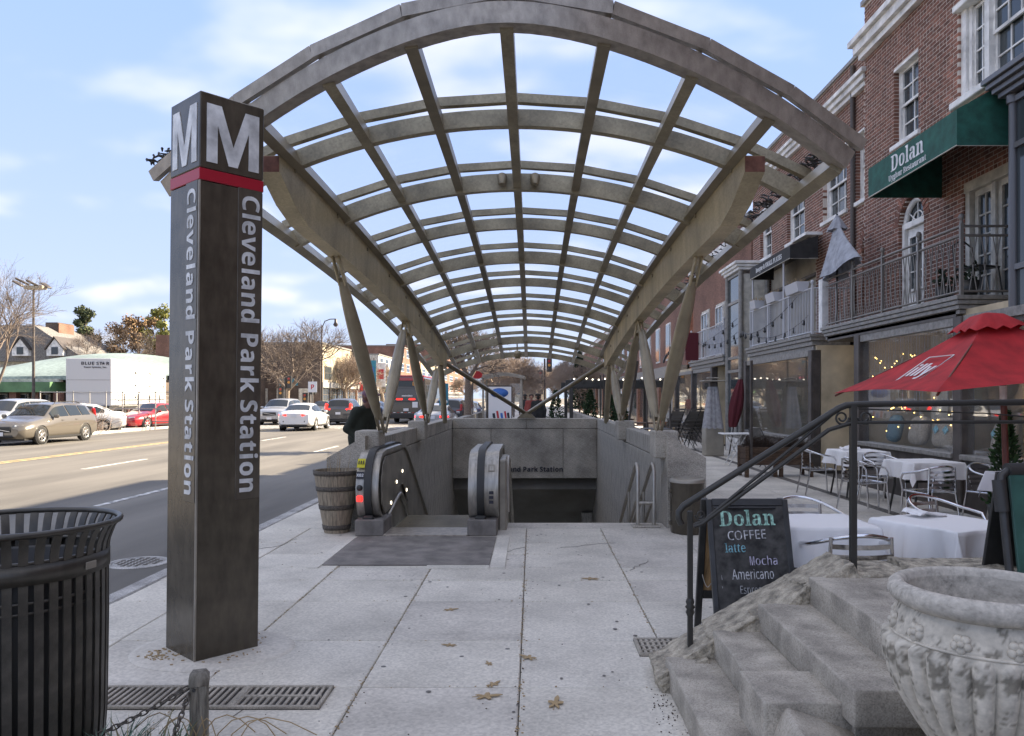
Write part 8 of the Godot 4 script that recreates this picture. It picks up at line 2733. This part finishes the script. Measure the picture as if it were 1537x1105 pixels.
func figure(jacket: Color, legs: Color, skin: Color, hair: Color, stride: float, hunch: float, pocket: bool, cap: bool, shoe := Color(0.02, 0.02, 0.02)) -> ArrayMesh:
	# stands at the origin, 1.74 m tall, looking to -Z
	var g := G.new()
	var b := []
	var hipy := 0.90
	var chest := Vector3(0, 1.30, -hunch * 0.5)
	var neck := Vector3(0, 1.47, -hunch)
	var head := Vector3(0, 1.615, -hunch * 1.5 - 0.01)
	for s in [-1.0, 1.0]:
		var hip := Vector3(0.095 * s, hipy, 0)
		var knee := Vector3(0.10 * s, 0.48, -0.10 * stride * s - 0.02)
		var ankle := Vector3(0.105 * s, 0.09, -0.20 * stride * s + (0.10 * stride if s < 0 else 0.0))
		b.append([hip, knee, 0.092, 0.066, legs])
		b.append([knee, ankle, 0.064, 0.048, legs])
		b.append([ankle + Vector3(0, -0.035, 0.03), ankle + Vector3(0.01 * s, -0.05, -0.15), 0.045, 0.036, shoe])
		var sh := Vector3(0.185 * s, 1.40, -hunch * 0.7)
		var el := Vector3(0.255 * s, 1.12, 0.03 + 0.08 * stride * s)
		var wr := Vector3(0.20 * s, 0.92, -0.14) if pocket else Vector3(0.255 * s, 0.88, -0.06 + 0.16 * stride * s)
		b.append([sh, el, 0.072, 0.058, jacket])
		b.append([el, wr, 0.056, 0.044, jacket])
		b.append([Vector3(0.08 * s, 1.40, -hunch * 0.6), sh, 0.085, 0.075, jacket])
		b.append([Vector3(0.08 * s, 1.30, -hunch * 0.5 + 0.01), Vector3(0.09 * s, 0.98, 0.0), 0.125, 0.125, jacket])
		b.append([Vector3(0.085 * s, 0.98, 0.0), Vector3(0.09 * s, 0.83, 0.0), 0.125, 0.118, jacket])
	b.append([chest, neck, 0.10, 0.06, jacket])
	b.append([neck, head - Vector3(0, 0.08, 0), 0.058, 0.055, skin])
	body_mesh(b, 0.021, 0.045, g)
	# head
	var h := []
	h.append([head + Vector3(0, 0.035, 0.018), head + Vector3(0, 0.02, -0.015), 0.092, 0.085, skin])
	h.append([head + Vector3(0, -0.05, -0.03), head + Vector3(0, -0.085, -0.062), 0.062, 0.034, skin])
	h.append([head + Vector3(0, 0.0, -0.095), head + Vector3(0, -0.028, -0.112), 0.011, 0.015, skin])
	h.append([head + Vector3(-0.022, -0.062, -0.088), head + Vector3(0.022, -0.062, -0.088), 0.009, 0.009, Color(skin.r * 0.7, skin.g * 0.5, skin.b * 0.5)])
	for s in [-1.0, 1.0]:
		h.append([head + Vector3(0.034 * s, 0.004, -0.086), head + Vector3(0.036 * s, 0.004, -0.086), 0.012, 0.012, Color(0.03, 0.02, 0.02)])
		h.append([head + Vector3(0.09 * s, 0.015, 0.01), head + Vector3(0.09 * s, -0.03, 0.005), 0.018, 0.012, skin])
	h.append([head + Vector3(0, 0.06, 0.025), head + Vector3(0, -0.03, 0.055), 0.092, 0.06, hair])
	h.append([head + Vector3(-0.04, 0.075, -0.01), head + Vector3(0.04, 0.075, -0.01), 0.07, 0.07, hair])
	if cap:
		h.append([head + Vector3(0, 0.07, -0.10), head + Vector3(0, 0.055, -0.155), 0.03, 0.02, hair])
	body_mesh(h, 0.009, 0.012, g)
	# hands: palm, four fingers, thumb
	for s in [-1.0, 1.0]:
		if pocket: continue
		var w := Vector3(0.257 * s, 0.865, -0.07 + 0.16 * stride * s)
		var hd := [[w, w + Vector3(0, -0.075, -0.012), 0.026, 0.028, skin]]
		for k in 4:
			var o := w + Vector3(0.0, -0.08, -0.038 + 0.021 * k)
			var l: float = [0.055, 0.065, 0.07, 0.06][k]
			hd.append([o, o + Vector3(-0.006 * s, -l * 0.6, -0.004), 0.0095, 0.0085, skin])
			hd.append([o + Vector3(-0.006 * s, -l * 0.6, -0.004), o + Vector3(-0.024 * s, -l, -0.006), 0.0085, 0.0075, skin])
		hd.append([w + Vector3(-0.004 * s, -0.03, -0.03), w + Vector3(-0.012 * s, -0.075, -0.055), 0.012, 0.0095, skin])
		body_mesh(hd, 0.005, 0.006, g)
	return g.done()

func people():
	var dark := Color(0.018, 0.019, 0.016)
	var man := figure(Color(0.022, 0.024, 0.019), Color(0.03, 0.03, 0.04), Color(0.16, 0.075, 0.055), Color(0.16, 0.085, 0.12), 0.15, 0.09, true, true)
	var p := thing("person", "person in a bulky dark jacket and mauve cap beside the road-side parapet", "person", V(-2.76, 0, 12.6), -PI / 2 - 0.45)
	part(p, "body", man, "skin_cloth", Transform3D(Basis.from_scale(Vector3(1.15, 0.985, 1.15)), Vector3.ZERO))
	var walker := figure(dark, Color(0.10, 0.05, 0.035), Color(0.25, 0.13, 0.09), Color(0.02, 0.016, 0.014), 0.75, 0.02, false, false)
	p = thing("person", "pedestrian in a dark jacket walking away past the parapet's end", "person", V(0.22, 0, 29.5), 0.05)
	part(p, "body", walker, "skin_cloth")
	var w2 := figure(Color(0.24, 0.05, 0.04), Color(0.03, 0.03, 0.05), Color(0.3, 0.16, 0.11), Color(0.05, 0.03, 0.02), 0.6, 0.02, false, false)
	p = thing("person", "pedestrian with a red top partly hidden by the dark-jacketed walker", "person", V(-0.05, 0, 35.5), PI + 0.1)
	part(p, "body", w2, "skin_cloth")
	p = thing("person", "pedestrian in black left of the red-topped walker, farther off", "person", V(-0.35, 0, 37.0), 0.0)
	part(p, "body", walker, "skin_cloth")
	p = thing("person", "tiny pedestrian far down the pavement", "person", V(0.45, 0, 58.0), 0.0)
	part(p, "body", w2, "skin_cloth")

func _ready():
	rng.seed = 20240311
	set_view()
	make_materials()
	ground()
	well()
	escalator()
	canopy()
	brick_row()
	far_side()
	trees()
	pylon()
	stone_steps()
	vehicles()
	street_things()
	shop_things()
	trash_can()
	grate("drain_grate", "long slotted drain grate between litter basket and wooden post", -3.2, -1.09, 3.99, 4.29, 0.0)
	grate("drain_grate", "short slotted drain grate at the foot of the stone cheek wall", 0.665, 1.35, 4.82, 5.14, 0.0)
	tree_bed()
	barrel()
	bins()
	chalk_sign()
	urn()
	cafe()
	people()
